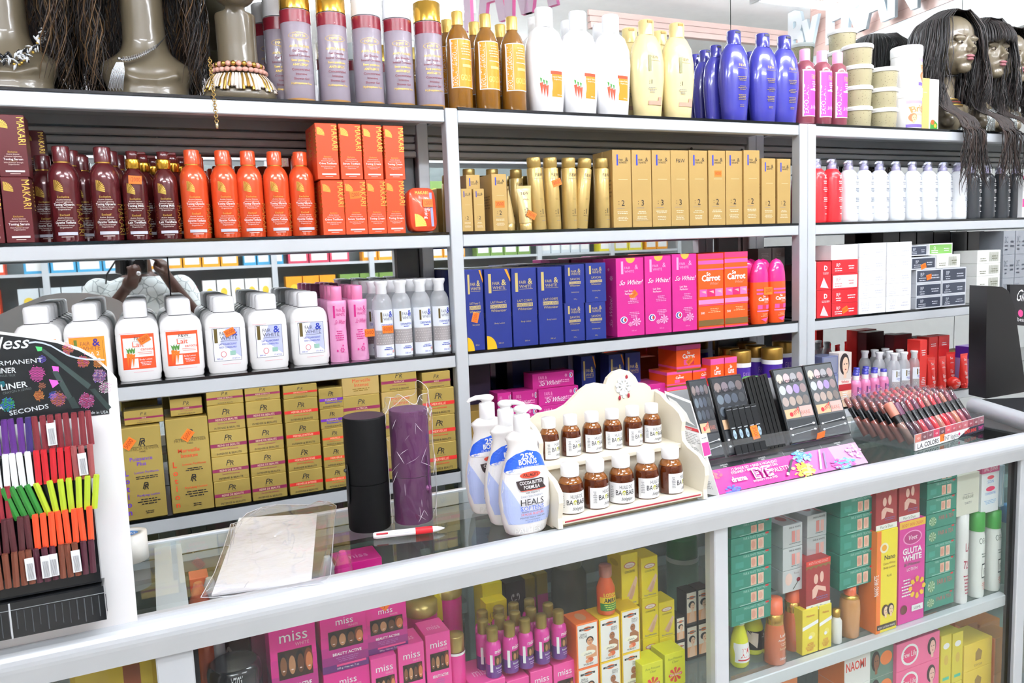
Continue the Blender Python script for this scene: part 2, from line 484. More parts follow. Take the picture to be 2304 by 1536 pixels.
for z in (ZK, .22):
    raw('case_shelf', MB().box(CL+.01, CR-.03, CF+.055, CB, z-.012, z, glass('e8efec', .12, .05, 1.4)).mesh('case_shelf'), ctr)
    raw('shelf_bar', MB().box(.352, 1.28, CF+.03, CF+.052, z-.03, z-.0005, ALU, .002).mesh('shelf_bar'), ctr)
    raw('shelf_bar', MB().box(CL+.01, .315, CF+.03, CF+.052, z-.03, z-.0005, ALU, .002).mesh('shelf_bar'), ctr)
    raw('shelf_bar', MB().box(CL+.01, CR-.03, CB-.02, CB, z-.03, z-.0005, ALU, .002).mesh('shelf_bar'), ctr)
raw('back_track', MB().box(CL, CR, CB-.04, CB-.002, ZC-.05, ZC-.03, ALUD).mesh('back_track'), ctr)
raw('case_base', MB().box(CL, CR, CF+.03, CB, 0, .08, ALU).mesh('case_base'), ctr)
raw('sliding_door', MB().box(CL, CR-.02, CB-.012, CB-.006, .08, ZC-.06, glass('cfd8d6', .25, .05, 1.5)).mesh('sliding_door'), ctr)
raw('side_pane', MB().box(CR-.008, CR-.004, CF+.05, CB, .08, ZC-.035, glass('d8ecea', .02, .02, 1.45)).mesh('side_pane'), ctr)
# ------------------------------------------------------------------ inks and prints shared by the packaging
W_ = M('f6f6f6', .4); K_ = M('1c1c20', .45); GREY = M('8a8c90', .5); RED = M('d8202a', .4); NAVY = M('2a3fae', .4)
def hatch(cols):  return None
def logo_fw(u, z, s, ink, bar, amp=None, mw=.6):
    """stacked FAIR & WHITE word mark with its upright bar."""
    return [Rc(u-.34*s-.05, z-.05*s, u-.34*s+.04, z+.27*s, bar), T(u-.3*s+.06, z+.11*s, .075*s, 'FAIR', ink, 'l', .36*s), T(u+.34*s, z+.11*s, .12*s, '&', amp or ink, 'r', .3*s, bold=.02),
            T(u-.3*s+.06, z, .075*s, 'WHITE', ink, 'l', .62*s), Rc(u-.3*s+.06, z-.035*s, u+.36*s, z-.028*s, ink)]
def makari(bg, ttl, g=GOLDINK, mid=.34):
    ink = M('f0dcd2', .4)
    return (fan(-.42, .80, .34, .13, g, -.1, 1.5) + [T(.24, .96, .105, 'MAKARI', g, 'l', None, -90, fit=.44)] +
            [T(0, mid+.05, .026, 'Exclusive', g, mw=.5, sh=.1), T(0, mid+.015, .022, 'Active Intense', ink, mw=.6, sh=.2), T(0, mid-.02, .02, 'Advanced Lightening', ink, mw=.66),
             T(0, mid-.072, .034, ttl, W_, mw=.8, bold=.015), Rc(-.12, mid-.088, .12, mid-.085, g), T(0, mid-.12, .02, 'With Maximum Strength', ink, mw=.66), T(0, mid-.15, .02, 'Organiclarine', ink, mw=.5),
             Rc(-.3, .075, .36, .105, M('d9d4d2', .5)), Rc(-.15, .045, .2, .053, ink)])

# ---- bottles: each kind is body, cap (or pump) and printed label
def closure(mb, r, z0, z1, mat, ribs=False, dome=.0):
    mb.lathe([(r, z0), (r, z1-.002-dome), (r*.93, z1-dome*.4), (r*.6, z1), (0.0005, z1)], mat, 24)
def pump_head(mb, z, mat, reach=.034, side=1, s=1.):
    mb.lathe([(.004*s, z), (.004*s, z+.012*s)], mat, 12)
    mb.lathe([(.009*s, z+.010*s), (.0105*s, z+.013*s), (.010*s, z+.020*s), (.004*s, z+.022*s)], mat, 16)
    mb.tube([(0, 0, z+.017*s), (side*reach*.5, 0, z+.0175*s), (side*reach, 0, z+.012*s)], [.0055*s, .0045*s, .003*s], mat, 8)

P = [(.032, 0), (.034, .003), (.034, .198), (.032, .201)]
def ht26(capm):
    b = MB().lathe(P, M('a59aa6', .25, 0, .3), 32).lathe([(.0342, .172), (.0342, .199)], M('8a2634', .25), 32, caps=False)
    b.lathe([(.0335, .0), (.0345, .001), (.0345, .007)], M('b98a52', .2), 32, caps=False)
    c = MB(); closure(c, .0335, .202, .248, capm)
    g = MB(); red = M('8a2c3a', .4); f = surf(P, 1, 1)
    it = [T(0, .87, .022, '+', M('d8b0b0', .3), bold=.02), El(0, .71, .36, .038, GOLDINK), El(0, .71, .345, .034, M('9c909e', .25)), T(0, .70, .026, '(+)HT 26', GOLDINK, mw=.6, bold=.01), T(0, .655, .014, 'PARIS', GOLDINK, mw=.2)]
    for k, (s_, c_) in enumerate((('ANTI-TACHES', GOLDINK), ('Gel Douche', red), ('Intensif Concentr\u00e9', red), ('Sans parabens', GOLDINK), ('ANTI-SPOT', GOLDINK), ('Concentrated', red), ('Intensive', red), ('Shower Gel', red), ('Hydroquinone free', GOLDINK))):
        it.append(T(0, .585-k*.05, .024, s_, c_, mw=.72, bold=.008))
    gfx(g, it, .062, .20, f, curved=True)
    return mk('shower_gel_bottle', 'bottle', body=b, cap=c, label=g)
HT_G, HT_W = ht26(M('e0b24c', .18, .9)), ht26(M('f2f2f4', .3))

P2 = [(.024, 0), (.0265, .004), (.0265, .128), (.0255, .142), (.020, .158), (.0125, .168), (.0115, .174)]
def exfol():
    b = MB().lathe(P2, M('8e5f1e', .08, 0, .8), 28)
    c = MB(); closure(c, .0125, .172, .2, M('e2c06a', .3, .5))
    g = MB(); oc = M('f0a01c', .35); f = surf(P2, 1, 1)
    gfx(g, [Rc(-.5, .22, .5, .74, W_), Rc(-.46, .23, .46, .73, oc), T(-.28, .245, .042, 'EXFOLIATING EXFOLIANT', W_, 'l', None, 90, fit=.46), Rc(-.24, .235, -.225, .725, W_),
            Rc(-.1, .52, .42, .528, W_), T(.12, .30, .06, 'GOLD', M('e8cf6a', .3, .3), mw=.55, bold=.02), Rc(-.05, .44, .38, .47, M('fbd58a', .4))]+lines(.14, .68, .5, .028, 5, M('fbe3b0', .4), 3), .047, .19, f, curved=True)
    return mk('scrub_bottle', 'bottle', body=b, cap=c, label=g)
EXF = exfol()

P3 = [(.034, 0), (.038, .004), (.042, .06), (.046, .13), (.044, .165), (.034, .195), (.022, .207)]
def bigwhite():
    b = MB().lathe(P3, M('f7f7f8', .25, 0, .3), 28, 1, .62, 2.4)
    c = MB().lathe([(.0205, .207), (.0205, .25), (.018, .254), (.0005, .254)], M('f8f8f9', .3), 24, 1, .8)
    g = MB(); f = surf(P3, 1, .62, 2.4); o_ = M('f0961e', .4); r_ = M('e8502a', .4)
    it = [Rc(.02, .18, .36, .42, o_), Rc(-.02, .42, .36, .455, r_), El(-.05, .30, .09, .1, M('f7f7f8', .25)), T(.34, .385, .018, 'super fade', W_, 'r', .3), T(.34, .36, .014, 'brightening', W_, 'r', .28), T(.34, .195, .014, '500 ml', W_, 'r', .2)]
    for k, (u, z) in enumerate(((-.3, .27), (-.22, .25), (-.14, .24))):
        it += [Pg([(u-.04, z+.05), (u+.05, z+.06), (u+.02, z-.08)], r_), Pg([(u, z+.05), (u-.04, z+.11), (u+.02, z+.10)], M('4a9a3a', .5))]
    gfx(g, it, .078, .22, f, curved=True)
    return mk('body_milk_bottle', 'bottle', body=b, cap=c, label=g)
BIGW = bigwhite()

P4 = [(.026, 0), (.029, .003), (.031, .03), (.036, .09), (.036, .13), (.031, .165), (.022, .185), (.016, .192)]
def tallfw(col, coat, ink, num, capmat):
    b = MB().lathe(P4, M(col, .22, 0, coat), 28, 1.05, .68, 2.2)
    c = MB().lathe([(.0165, .19), (.0165, .222), (.0145, .2245), (.0005, .2245)], capmat, 24, 1, .85)
    c.box(-.006, .006, -.0145, -.012, .216, .221, M('40404a', .5) if num is None else M('b08a38', .4))
    g = MB(); f = surf(P4, 1.05, .68, 2.2)
    it = [T(.06, .70, .035, 'F&W', ink, mw=.34, bold=.01), Rc(-.16, .675, .28, .679, ink)]
    if num: it += [T(-.12, .40, .05, ':'+num, K_, mw=.2)]+lines(-.05, .35, .34, .018, 4, GREY, 5)+[Rc(-.2, .15, .38, .2, M('c8a08a', .4)), Rc(.2, .2, .38, .25, M('c8a08a', .4)), Rc(-.2, .55, -.1, .74, M('9a9a70', .5))]
    else: it += lines(.05, .56, .42, .022, 3, ink, 2)+lines(.05, .44, .42, .02, 3, ink, 4)+lines(.05, .33, .4, .02, 4, ink, 6)+lines(.05, .2, .3, .018, 2, ink, 8)
    gfx(g, it, .06, .19, f, curved=True)
    return mk('lotion_bottle', 'bottle', body=b, cap=c, label=g)
CREAM = tallfw('ead9a0', .3, M('7a6a3a', .4), '1', M('ecd896', .3, .2))
BLUEB = tallfw('3a3a9c', .6, M('b09a58', .35, .4), None, M('34348e', .2, 0, .6))

P5 = [(.020, 0), (.022, .003), (.022, .115), (.019, .132), (.011, .140)]
def pinkgel():
    b = MB().lathe(P5, M('84404c', .1, 0, .7), 24)
    c = MB(); closure(c, .0115, .139, .165, M('f7a6cc', .3))
    g = MB(); f = surf(P5, 1, 1); pk = M('f04ab8', .35)
    gfx(g, [Rc(-.46, .10, .46, .74, W_), Rc(-.42, .11, .42, .73, pk), T(-.22, .14, .05, 'EXFOLIANT', W_, 'l', None, 90, fit=.4), T(.16, .6, .07, 'F&W', M('f7c24a', .4), mw=.4), Rc(-.1, .45, .36, .47, W_), T(.14, .2, .05, 'So White', W_, mw=.5, sh=.3)]+lines(.14, .56, .4, .03, 4, W_, 1), .04, .16, f, curved=True)
    return mk('pink_gel_bottle', 'bottle', body=b, cap=c, label=g)
PGEL = pinkgel()

def tub():
    m = bpy.data.materials.new('speckled_scrub'); m.use_nodes = True; nt = m.node_tree; p = nt.nodes['Principled BSDF']
    v = nt.nodes.new('ShaderNodeTexVoronoi'); v.inputs['Scale'].default_value = 150; r_ = nt.nodes.new('ShaderNodeValToRGB')
    r_.color_ramp.elements[0].position = .10; r_.color_ramp.elements[0].color = rgb('5a543c'); r_.color_ramp.elements[1].position = .2; r_.color_ramp.elements[1].color = rgb('aea684')
    tc = nt.nodes.new('ShaderNodeTexCoord'); nt.links.new(tc.outputs['Object'], v.inputs['Vector']); nt.links.new(v.outputs['Distance'], r_.inputs[0]); nt.links.new(r_.outputs[0], p.inputs['Base Color'])
    p.inputs['Roughness'].default_value = .25; p.inputs['Coat Weight'].default_value = .5
    b = MB().lathe([(.037, 0), (.038, .002), (.041, .052)], m, 28)
    c = MB().lathe([(.0435, .050), (.044, .052), (.044, .060), (.042, .063), (.0005, .063)], M('e8e8e4', .2, 0, .3), 28)
    c.lathe([(.0442, .052), (.0442, .058)], M('d6d6d2', .2), 28, caps=False)
    return mk('scrub_tub', 'tub', tub=b, lid=c)
TUB = tub()
PJ = [(.044, 0), (.046, .003), (.046, .096)]
def bigjar():
    b = MB().lathe(PJ, M('f3f2f0', .3, 0, .3), 32)
    c = MB().lathe([(.047, .096), (.0475, .098), (.0475, .125), (.045, .128), (.0005, .128)], M('f6f6f6', .3), 32)
    g = MB(); f = surf(PJ, 1, 1); pp = M('7a62c0', .4)
    gfx(g, [Rc(-.5, .04, .5, .14, pp), Rc(-.5, .14, .5, .9, M('ecd4ba', .4)), Rc(-.5, .80, .5, .9, M('b0a0d0', .4)), T(-.05, .58, .2, 'Bright', M('d08a50', .4), mw=.7, rot=.25, bold=.02), Rc(-.3, .42, .2, .48, M('e8c8a0', .4))]
        + woman(.28, .5, .44, .7, M('e0b088', .5), M('a86a40', .5))+woman(-.36, .32, .26, .34, M('e6bb94', .5), M('b87a50', .5)), .088, .096, f, curved=True)
    return mk('cream_jar', 'jar', jar=b, lid=c, label=g)
BJAR = bigjar()

P6 = [(.026, 0), (.0275, .003), (.0275, .118), (.0265, .132), (.021, .145), (.0135, .153)]
def toning(col, pump=False, dark=False):
    body = M(col, .18, .15, .5); P_ = P6 if not pump else [(.0235, 0), (.025, .003), (.025, .118), (.023, .132), (.017, .143), (.012, .150)]
    b = MB().lathe(P_, body, 28)
    c = MB()
    if pump:
        c.lathe([(.0135, .150), (.0145, .152), (.0145, .168), (.0135, .170), (.0005, .170)], M('d8a63c', .2, .9), 24)
        capm = M(col, .2, 0, .5); c.lathe([(.010, .169), (.0115, .172), (.0125, .186), (.010, .187), (.0005, .187)], capm, 20)
        c.box(.004, .026, -.004, .004, .180, .1855, capm, .001)
    else:
        c.lathe([(.0142, .152), (.0142, .1545)], GOLD, 24); closure(c, .0155, .1545, .184, M(col, .25, 0, .5))
    g = MB(); f = surf(P_, 1, 1); ink = M('f2e4dc', .35)
    tt = ('Toning Milk', 'Lait Tonifiant') if pump else ('Toning Glycerin', 'Glycerine Tonifiante')
    it = fan(-.3, .66, .3, .13, GOLDINK)
    for q, zz in enumerate((.56, .33)):
        it += [T(-.02, zz, .026, 'Exclusive' if q == 0 else 'Exclusif', GOLDINK, mw=.4), T(-.02, zz-.032, .02, 'Active Intense', ink, mw=.5, sh=.2), T(-.02, zz-.06, .018, 'Advanced Lightening', ink, mw=.56),
               T(-.02, zz-.098, .03, tt[q], W_, mw=.66, bold=.015), T(-.02, zz-.128, .018, 'With Maximum Strength', ink, mw=.56), T(-.02, zz-.155, .018, 'Organiclarine', ink, mw=.42)]
    it += [Rc(-.3, .085, .34, .125, M('d4d6e2', .4)), Rc(-.2, .06, .2, .068, ink), T(.385, .48, .055, 'MAKARI', GOLDINK, 'l', None, -90, fit=.4)]
    gfx(g, it, .052, .15, f, curved=True)
    return mk('toning_bottle', 'bottle', body=b, cap=c, label=g)
TB, TBP, TO = toning('5c2024'), toning('54191b', True), toning('e2552a')

def tin():
    b = MB().lathe([(.0, 0), (.9, 0), (1., .004), (1., .0295), (.96, .0335), (0.01, .0335)], M('e8512e', .25, .2, .4), 40, .0345, .0465, 5, caps=False)
    g = MB(); f = lambda x, z, e: (x, z, .0335+e)
    it = [Rc(.28, -.4, .38, .4, M('9aa0c4', .4)), T(-.02, .36, .075, 'MAKARI', GOLDINK, mw=.7), T(.05, .28, .1, 'Exfoliating', W_, 'l', .5, -90), T(.17, .2, .09, 'Soap', W_, 'l', .3, -90)]+fan(-.36, -.4, .44, .3, GOLDINK, .1, 1.5, 10)
    gfx(g, it, .066, .09, f)
    for q in (b, g): q.xf(Matrix.Translation((0, 0, .0466)) @ Matrix.Rotation(PI/2, 4, 'X'))
    return mk('soap_tin', 'tin', tin=b, label=g)
SOAPTIN = tin()

P7 = [(.0185, 0), (.0195, .002), (.0195, .150), (.0185, .152)]
def goldbottle():
    gm = M('c9ac68', .32, .35, .3)
    b = MB().lathe(P7, gm, 24)
    c = MB().lathe([(.0150, .152), (.0155, .154), (.0175, .156), (.0172, .176), (.0160, .178), (.0005, .178)], M('b89c5a', .3, .5), 24)
    g = MB(); f = surf(P7, 1, 1)
    gfx(g, [T(.1, .86, .055, 'F&W', K_, mw=.6), Rc(-.3, .825, .46, .83, GREY), T(.05, .25, .085, ':1', K_, mw=.4), Rc(-.1, .215, .36, .22, K_), Rc(.0, .14, .36, .145, GREY)]+lines(.1, .5, .4, .02, 2, M('a88f52', .4), 3), .034, .152, f, curved=True)
    return mk('gold_lotion_bottle', 'bottle', body=b, cap=c, label=g)
GB = goldbottle()
def creamtube(col='e3c98c', ink=K_, txt='F&W', num=':3', name='cream_tube', h=.105, r=.0165, capc=None):
    b = MB(); n = 14; vs = []; fs = []
    m = M(col, .25, .2, .4)
    for j in range(n+1):
        t = j/n; a = r*(1+.25*t); d = r*(1-t)**.7+.0004
        for k in range(20):
            th = 2*PI*k/20; vs.append((a*cos(th), d*sin(th), .018+t*(h-.018)))
    for j in range(n):
        for k in range(20): fs.append((j*20+k, j*20+(k+1) % 20, (j+1)*20+(k+1) % 20, (j+1)*20+k))
    b.add(vs, fs, m, True); b.box(-r*1.25, r*1.25, -.0008, .0008, h-.001, h+.006, m)
    c = MB().lathe([(r*.92, 0), (r*.95, .001), (r*.95, .019), (r*.9, .0195)], M(capc or 'd9bd7a', .2, .3, .4), 24)
    g = MB()
    def f(x, z, e):
        t = max(0, min(1, (z-.018)/(h-.018))); a = r*(1+.25*t); d = r*(1-t)**.7+.0004; return (x, -(d+e)*math.sqrt(max(.02, 1-(x/a)**2)), z)
    gfx(g, [T(0, .84, .07, txt, ink, mw=.6), T(-.05, .42, .11, num, ink, mw=.35)]+lines(0, .74, .5, .02, 2, ink, 4)+lines(0, .36, .5, .028, 3, ink, 5), r*2, h, f, curved=True, off=.0006)
    return mk(name, 'tube', tube=b, cap=c, label=g)
CT = creamtube()
CTR = creamtube('e03a34', W_, 'So', 'Fair', h=.115, r=.0150, capc='d8322c')

P8 = [(.0255, 0), (.027, .002), (.0275, .01), (.0275, .12), (.025, .134), (.018, .144), (.013, .148)]
def pump2d(col, ink, dark='c2c4cc'):
    b = MB().lathe(P8, M(col, .25, 0, .3), 28)
    c = MB(); tr = M('b8b4c8', .08, .1, .6)
    c.lathe([(.0115, .147), (.012, .149), (.0118, .158), (.009, .160), (.006, .170), (.0005, .1705)], tr, 16)
    pump_head(c, .158, M(dark, .2), .018, -1, .8)
    c.lathe([(.0122, .149), (.0126, .170), (.0105, .176), (.0005, .177)], glass('f0f0fa', .06, .03, 1.5, 'clear_cap'), 16, caps=False)
    g = MB(); f = surf(P8, 1, 1)
    it = [T(.2, .80, .07, '2C', ink, mw=.3, bold=.02)]+lines(.12, .74, .42, .035, 2, ink, 3)+lines(.15, .62, .4, .03, 3, ink, 5)+lines(.15, .44, .4, .03, 3, ink, 6)+lines(.15, .28, .36, .028, 2, ink, 7)+lines(.15, .15, .3, .025, 1, ink, 8)
    gfx(g, it, .05, .15, f, curved=True)
    return mk('pump_bottle', 'bottle', body=b, pump=c, label=g)
PR, PW, PK = pump2d('f03038', W_), pump2d('e8ecef', M('6a7488', .4)), pump2d('34383c', W_)

# lait body-lotion bottles, squarish flat
P9 = [(.90, 0), (.95, .004), (.95, .012), (1., .018), (1., .105), (.985, .108), (1., .111), (.99, .122), (.93, .134), (.80, .143), (.58, .148)]
def lait(kind):
    wm = M('f4f3f2', .3, 0, .2)
    b = MB().lathe(P9, wm, 36, .0475, .026, 3.6)
    c = MB().lathe([(.52, .149), (.54, .151), (.54, .180), (.50, .186), (.40, .188), (.01, .1885)], M('f3f3f4', .35), 36, .0475, .030, 3.2)
    c.lathe([(.53, .1482), (.53, .1505)], M('5a5c60', .4), 36, .0475, .030, 3.2, caps=False)
    g = MB(); f = surf(P9, .0475, .026, 3.6)
    rose = M('f0a0ac', .5)
    it = [Rc(-.4, .755, -.05, .76, rose), Rc(-.15, .14, .3, .145, rose)]
    if kind == 'carrot':
        og = M('ee5426', .4); pa = M('f3f1ee', .4)
        it += [Rc(-.37, .19, .37, .74, og), Rc(-.335, .21, .335, .72, pa), Rc(-.02, .21, .335, .38, og), Rc(-.335, .36, .335, .38, og), Rc(-.335, .21, -.2, .36, og), T(.04, .645, .05, 'F&W', K_, mw=.3), Rc(-.12, .625, .2, .628, GREY),
               T(0, .54, .08, 'Lait', og, mw=.4), T(.2, .48, .045, 'carotte', og, mw=.34), Rc(-.02, .45, .3, .455, og), Rc(0, .425, .3, .43, og), T(.15, .325, .028, 'Body Lotion', W_, mw=.28)]+lines(.15, .29, .26, .022, 3, W_, 2)
        for k in range(3):
            u = -.24+k*.06; it += [Pg([(u-.035, .44-.01*k), (u+.04, .45-.01*k), (u-.02, .22)], M('f07a26', .4)), Pg([(u, .44), (u-.04, .53), (u+.01, .50), (u+.05, .54), (u+.03, .45)], M('4f8a3a', .5))]
    elif kind == 'blue':
        lb = M('c6ccf2', .4)
        it += [Rc(-.34, .2, .34, .74, M('3c4260', .4)), Rc(-.33, .205, .33, .735, M('f4f5fa', .35)), Pg([(-.0, .735), (.33, .735), (.33, .25), (-.16, .5)], lb), Rc(-.30, .50, -.22, .73, M('6a5a2c', .4, .3)),
               T(-.16, .62, .06, 'FAIR', M('4a4c5a', .4), 'l', .2), T(.28, .61, .11, '&', NAVY, 'r', .2, bold=.02), T(-.16, .545, .06, 'WHITE', M('4a4c5a', .4), 'l', .42), Rc(-.16, .525, .28, .53, M('4a4c5a', .4)),
               T(.02, .46, .032, 'LAIT ECLAIRCISSANT', NAVY, mw=.44), T(.02, .41, .028, 'BODY CLEARING MILK', NAVY, mw=.42), El(-.1, .31, .07, .05, M('e07a80', .5)), El(-.1, .31, .055, .04, M('f4f5fa', .35)), Rc(.06, .29, .2, .36, M('a8d8c8', .3, .3)), T(-.2, .225, .024, '500 ml', NAVY, mw=.14), T(.2, .225, .024, '17.6 fl oz', NAVY, mw=.2)]
    else:
        og = M('f59a30', .4)
        it += [Rc(-.38, .19, .38, .75, og), Rc(-.3, .22, .34, .72, M('8a5a1c', .4)), Rc(-.292, .226, .332, .714, og), Rc(-.28, .5, -.21, .72, M('6a7a2c', .4)), T(-.14, .62, .06, 'FAIR', M('a05a3c', .4), 'l', .2), T(.28, .61, .11, '&', M('402c90', .4), 'r', .2, bold=.02), T(-.14, .545, .06, 'WHITE', M('a05a3c', .4), 'l', .42),
               T(.05, .46, .06, 'AHA 2', W_, mw=.4)]+lines(.02, .4, .5, .04, 3, W_, 2)
    gfx(g, it, .095, .15, f, curved=True)
    return mk('body_lotion_bottle', 'bottle', body=b, cap=c, label=g)
LC, LB, LO = lait('carrot'), lait('blue'), lait('orange')

P10 = [(.0195, 0), (.0205, .002), (.019, .05), (.0185, .08), (.0215, .125), (.0215, .134), (.020, .136)]
def pinklot():
    b = MB().lathe(P10, M('eaa2cc', .3, 0, .3), 24, 1, .8)
    c = MB().lathe([(.0115, .1355), (.0125, .137), (.0125, .165), (.011, .167), (.0005, .167)], M('f08cb8', .3), 24)
    g = MB(); f = surf(P10, 1, .8); mg = M('d42a86', .4)
    gfx(g, [Rc(-.3, .72, -.2, .92, mg), T(-.14, .82, .05, 'FAIR', mg, 'l', .3), T(.4, .81, .09, '&', mg, 'r', .2), T(-.14, .75, .05, 'WHITE', mg, 'l', .52), T(.05, .62, .07, 'So White!', mg, mw=.6, sh=.3)]
        + lines(0, .5, .5, .035, 5, mg, 3, 'c')+[El(.1+.09*cos(k*PI/3), .2+.03*sin(k*PI/3), .035, .014, mg, 8) for k in range(6)]+[El(-.18, .19, .05, .02, mg, 10), El(.15, .27, .04, .016, mg, 10)], .038, .136, f, curved=True)
    return mk('pink_lotion_bottle', 'bottle', body=b, cap=c, label=g)
PL = pinklot()
P11 = [(.0215, 0), (.0225, .002), (.0225, .118), (.0215, .128), (.0165, .140), (.0115, .146)]
def clearb():
    b = MB().lathe(P11, glass('f6f8fa', .3, .04, 1.45, 'clear_bottle'), 24)
    c = MB().lathe([(.0110, .144), (.0125, .146), (.0118, .160), (.0150, .168), (.0155, .172), (.014, .174), (.0005, .174)], M('f2f3f4', .3), 24)
    g = MB(); f = surf(P11, 1, 1); lb = M('edf2f8', .35)
    it = [Rc(-.47, .03, .47, .86, lb), Rc(-.47, .24, .47, .50, M('aaa4a4', .4)), T(-.1, .74, .055, 'FAIR', M('5a5c6a', .4), 'l', .3), T(.44, .73, .1, '&', NAVY, 'r', .24, bold=.02), T(-.1, .67, .055, 'WHITE', M('5a5c6a', .4), 'l', .5), Rc(-.24, .64, -.15, .82, M('6a5a2c', .4, .3)),
          T(.1, .57, .04, 'DERMAPURE', NAVY, mw=.6)]+lines(.1, .54, .5, .03, 1, NAVY, 1)
    wv = M('d8d4d2', .4)
    for j in range(5):
        for i in range(8): it.append(Rc(-.44+i*.115+(.05 if j % 2 else 0), .27+j*.045, -.44+i*.115+.05+(.05 if j % 2 else 0), .28+j*.045, wv))
    it += lines(.1, .19, .5, .03, 2, NAVY, 4)+[T(.1, .06, .03, '300 ml', NAVY, mw=.3), El(.36, .12, .05, .025, M('e0a0a0', .4))]
    gfx(g, it, .044, .128, f, curved=True)
    return mk('cleansing_water_bottle', 'bottle', body=b, cap=c, label=g)
CLB = clearb()

P12 = [(.0195, 0), (.0215, .003), (.0245, .05), (.0235, .095)]
def carrotb():
    b = MB().lathe(P12, M('fa5a20', .25, 0, .4), 28, 1, .7)
    c = MB().lathe([(.0238, .095), (.0225, .115), (.018, .133), (.010, .143), (.0005, .147)], M('e82a86', .15, 0, .6), 28, 1, .7)
    g = MB(); f = surf(P12, 1, .7); pk = M('f25aa8', .4)
    gfx(g, [Rc(-.4, .80, .4, .84, pk), Rc(-.4, .71, .4, .75, pk), T(0, .64, .05, 'So', W_, mw=.3, bold=.03), T(0, .56, .08, 'Carrot', W_, mw=.66, bold=.03), T(.12, .5, .05, 'White!', M('fbb0a0', .4), mw=.3, sh=.4), Rc(-.36, .36, -.12, .46, pk), Rc(-.12, .36, .12, .46, M('d83a4a', .4)), Rc(.12, .36, .36, .46, pk),
            Rc(-.38, .3, .38, .33, M('f78ac0', .4))]+lines(.05, .24, .5, .03, 3, M('fbb080', .4), 3)+[Pg([(-.2, .12), (.3, .16), (.1, .05)], pk)], .044, .095, f, curved=True)
    return mk('carrot_lotion_bottle', 'bottle', body=b, cap=c, label=g)
CARB = carrotb()

# ------------------------------------------------------------------ rows on the shelves
def row(kind, H0, pxs, pb, pt, z0, y, desc, group, back=0, dy=.05, sc=None, sticks=None, tilts=None, dx=0., fit=True, where='', skip=(), wx=1.):
    """pxs: base centres in the photograph; pb, pt: pixel heights of base and top (left, right ends)."""
    n = len(pxs); out = []
    pbf = lambda i: pb[0]+(pb[1]-pb[0])*i/max(1, n-1)
    ptf = lambda i: pt[0]+(pt[1]-pt[0])*i/max(1, n-1)
    if sc is None:
        s_ = 0
        for i, px in enumerate(pxs): s_ += (onY(px, ptf(i), y).z-z0)/H0
        sc = s_/n
    for r_ in range(back+1):
        for i, px in enumerate(pxs):
            if (i, r_) in skip: continue
            x = onY(px, pbf(i), y).x
            k = kind[i] if isinstance(kind, (list, tuple)) else kind
            l = f"{desc[i] if isinstance(desc, (list, tuple)) else desc}, {nth(i, n)} of the {BACK[r_]}{where}"
            st = sticks.get(i) if sticks and r_ == 0 else None
            tl = tilts.get(i) if tilts and r_ == 0 else None
            o = put(k, (x+dx*r_, y+dy*r_, z0), l, group, sc=(sc*wx, sc*wx, sc) if wx != 1. else sc, sticker=st, tilt=(0, tl, 0) if tl else None, rz=0 if r_ == 0 else random.uniform(-.3, .3))
            out.append(o)
    return out
def clear_posts(x0, x1, y0):
    if y0 < .03:
        for a, b in ((.0035, .0375), (1.123, 1.1915)):
            if x0 < b and x1 > a:
                if (x0+x1)/2 > (a+b)/2: x0 = b
                else: x1 = a
    return x0, x1
def cartons(design, name, edges, pb, pt, z0, y0, d, desc, group, back=0, sticks=None, cat='carton', where='', gap=.0012, hh=None, skip=(), depth_gap=.001):
    """edges: pixel pairs or a run of pixel edges at the base of a row of boxes; front faces on plane y0."""
    pr = [(a, b) for a, b in edges] if isinstance(edges[0], tuple) else list(zip(edges, edges[1:]))
    n = len(pr)
    for i, (a, b_) in enumerate(pr):
        q = i/max(1, n-1); yb = pb[0]+(pb[1]-pb[0])*q; yt = pt[0]+(pt[1]-pt[0])*q
        x0 = onY(a, yb, y0).x; x1 = onY(b_, yb, y0).x; h = hh or (onY((a+b_)/2, yt, y0).z-z0)
        if z0 > .9: x0, x1 = clear_posts(x0, x1, y0)
        x1 = min(x1, 1.304) if z0 < .9 else x1
        w = x1-x0-gap
        me = design(w, d, h-.0004, i).mesh(name)
        for r_ in range(back+1):
            if (i, r_) in skip: continue
            l = f"{desc[i] if isinstance(desc, (list, tuple)) else desc}, {nth(i, n)} of the {BACK[r_]}{where}"
            put(Kind(name, cat, [(name, me)]), ((x0+x1)/2, y0+r_*(d+depth_gap), z0), l, group, sticker=(sticks or {}).get(i) if r_ == 0 else None)
# ================================================================== TOP SHELF
Z = ZT[0]
w = ' on the top shelf'
row([HT_G, HT_G, HT_W, HT_W, HT_G], .248, [676, 756, 833, 902, 970], (226, 238), (-26, 8), Z, .045, ['shower gel bottle with gold cap', 'shower gel bottle with gold cap', 'shower gel bottle with white cap', 'shower gel bottle with white cap', 'shower gel bottle with gold cap'], 'tall shower gel bottles on the top shelf', sc=.99)
for i, (px, y) in enumerate(((637, .12), (612, .18))):
    put(HT_W, (onY(px, 222, y).x, y, Z), ['white capped shower gel bottle tucked behind the leftmost gold capped one', 'white capped shower gel bottle farthest back beside the chin mannequin'][i], 'tall shower gel bottles on the top shelf')
row(EXF, .2, [1037, 1099, 1158], (244, 248), (28, 41), Z, .04, 'amber exfoliating gel bottle', 'amber exfoliating bottles on the top shelf', back=1, dy=.07)
row(BIGW, .254, [1230, 1305, 1378], (254, 262), (20, 36), Z, .05, 'large white carrot milk bottle', 'large white carrot milk bottles', back=1, dy=.08, dx=.02, wx=1.13)
row(CREAM, .2245, [1457, 1525], (262, 267), (45, 57), Z, .045, 'pale gold lotion bottle', 'pale gold lotion bottles', back=1, dy=.08, wx=1.15)
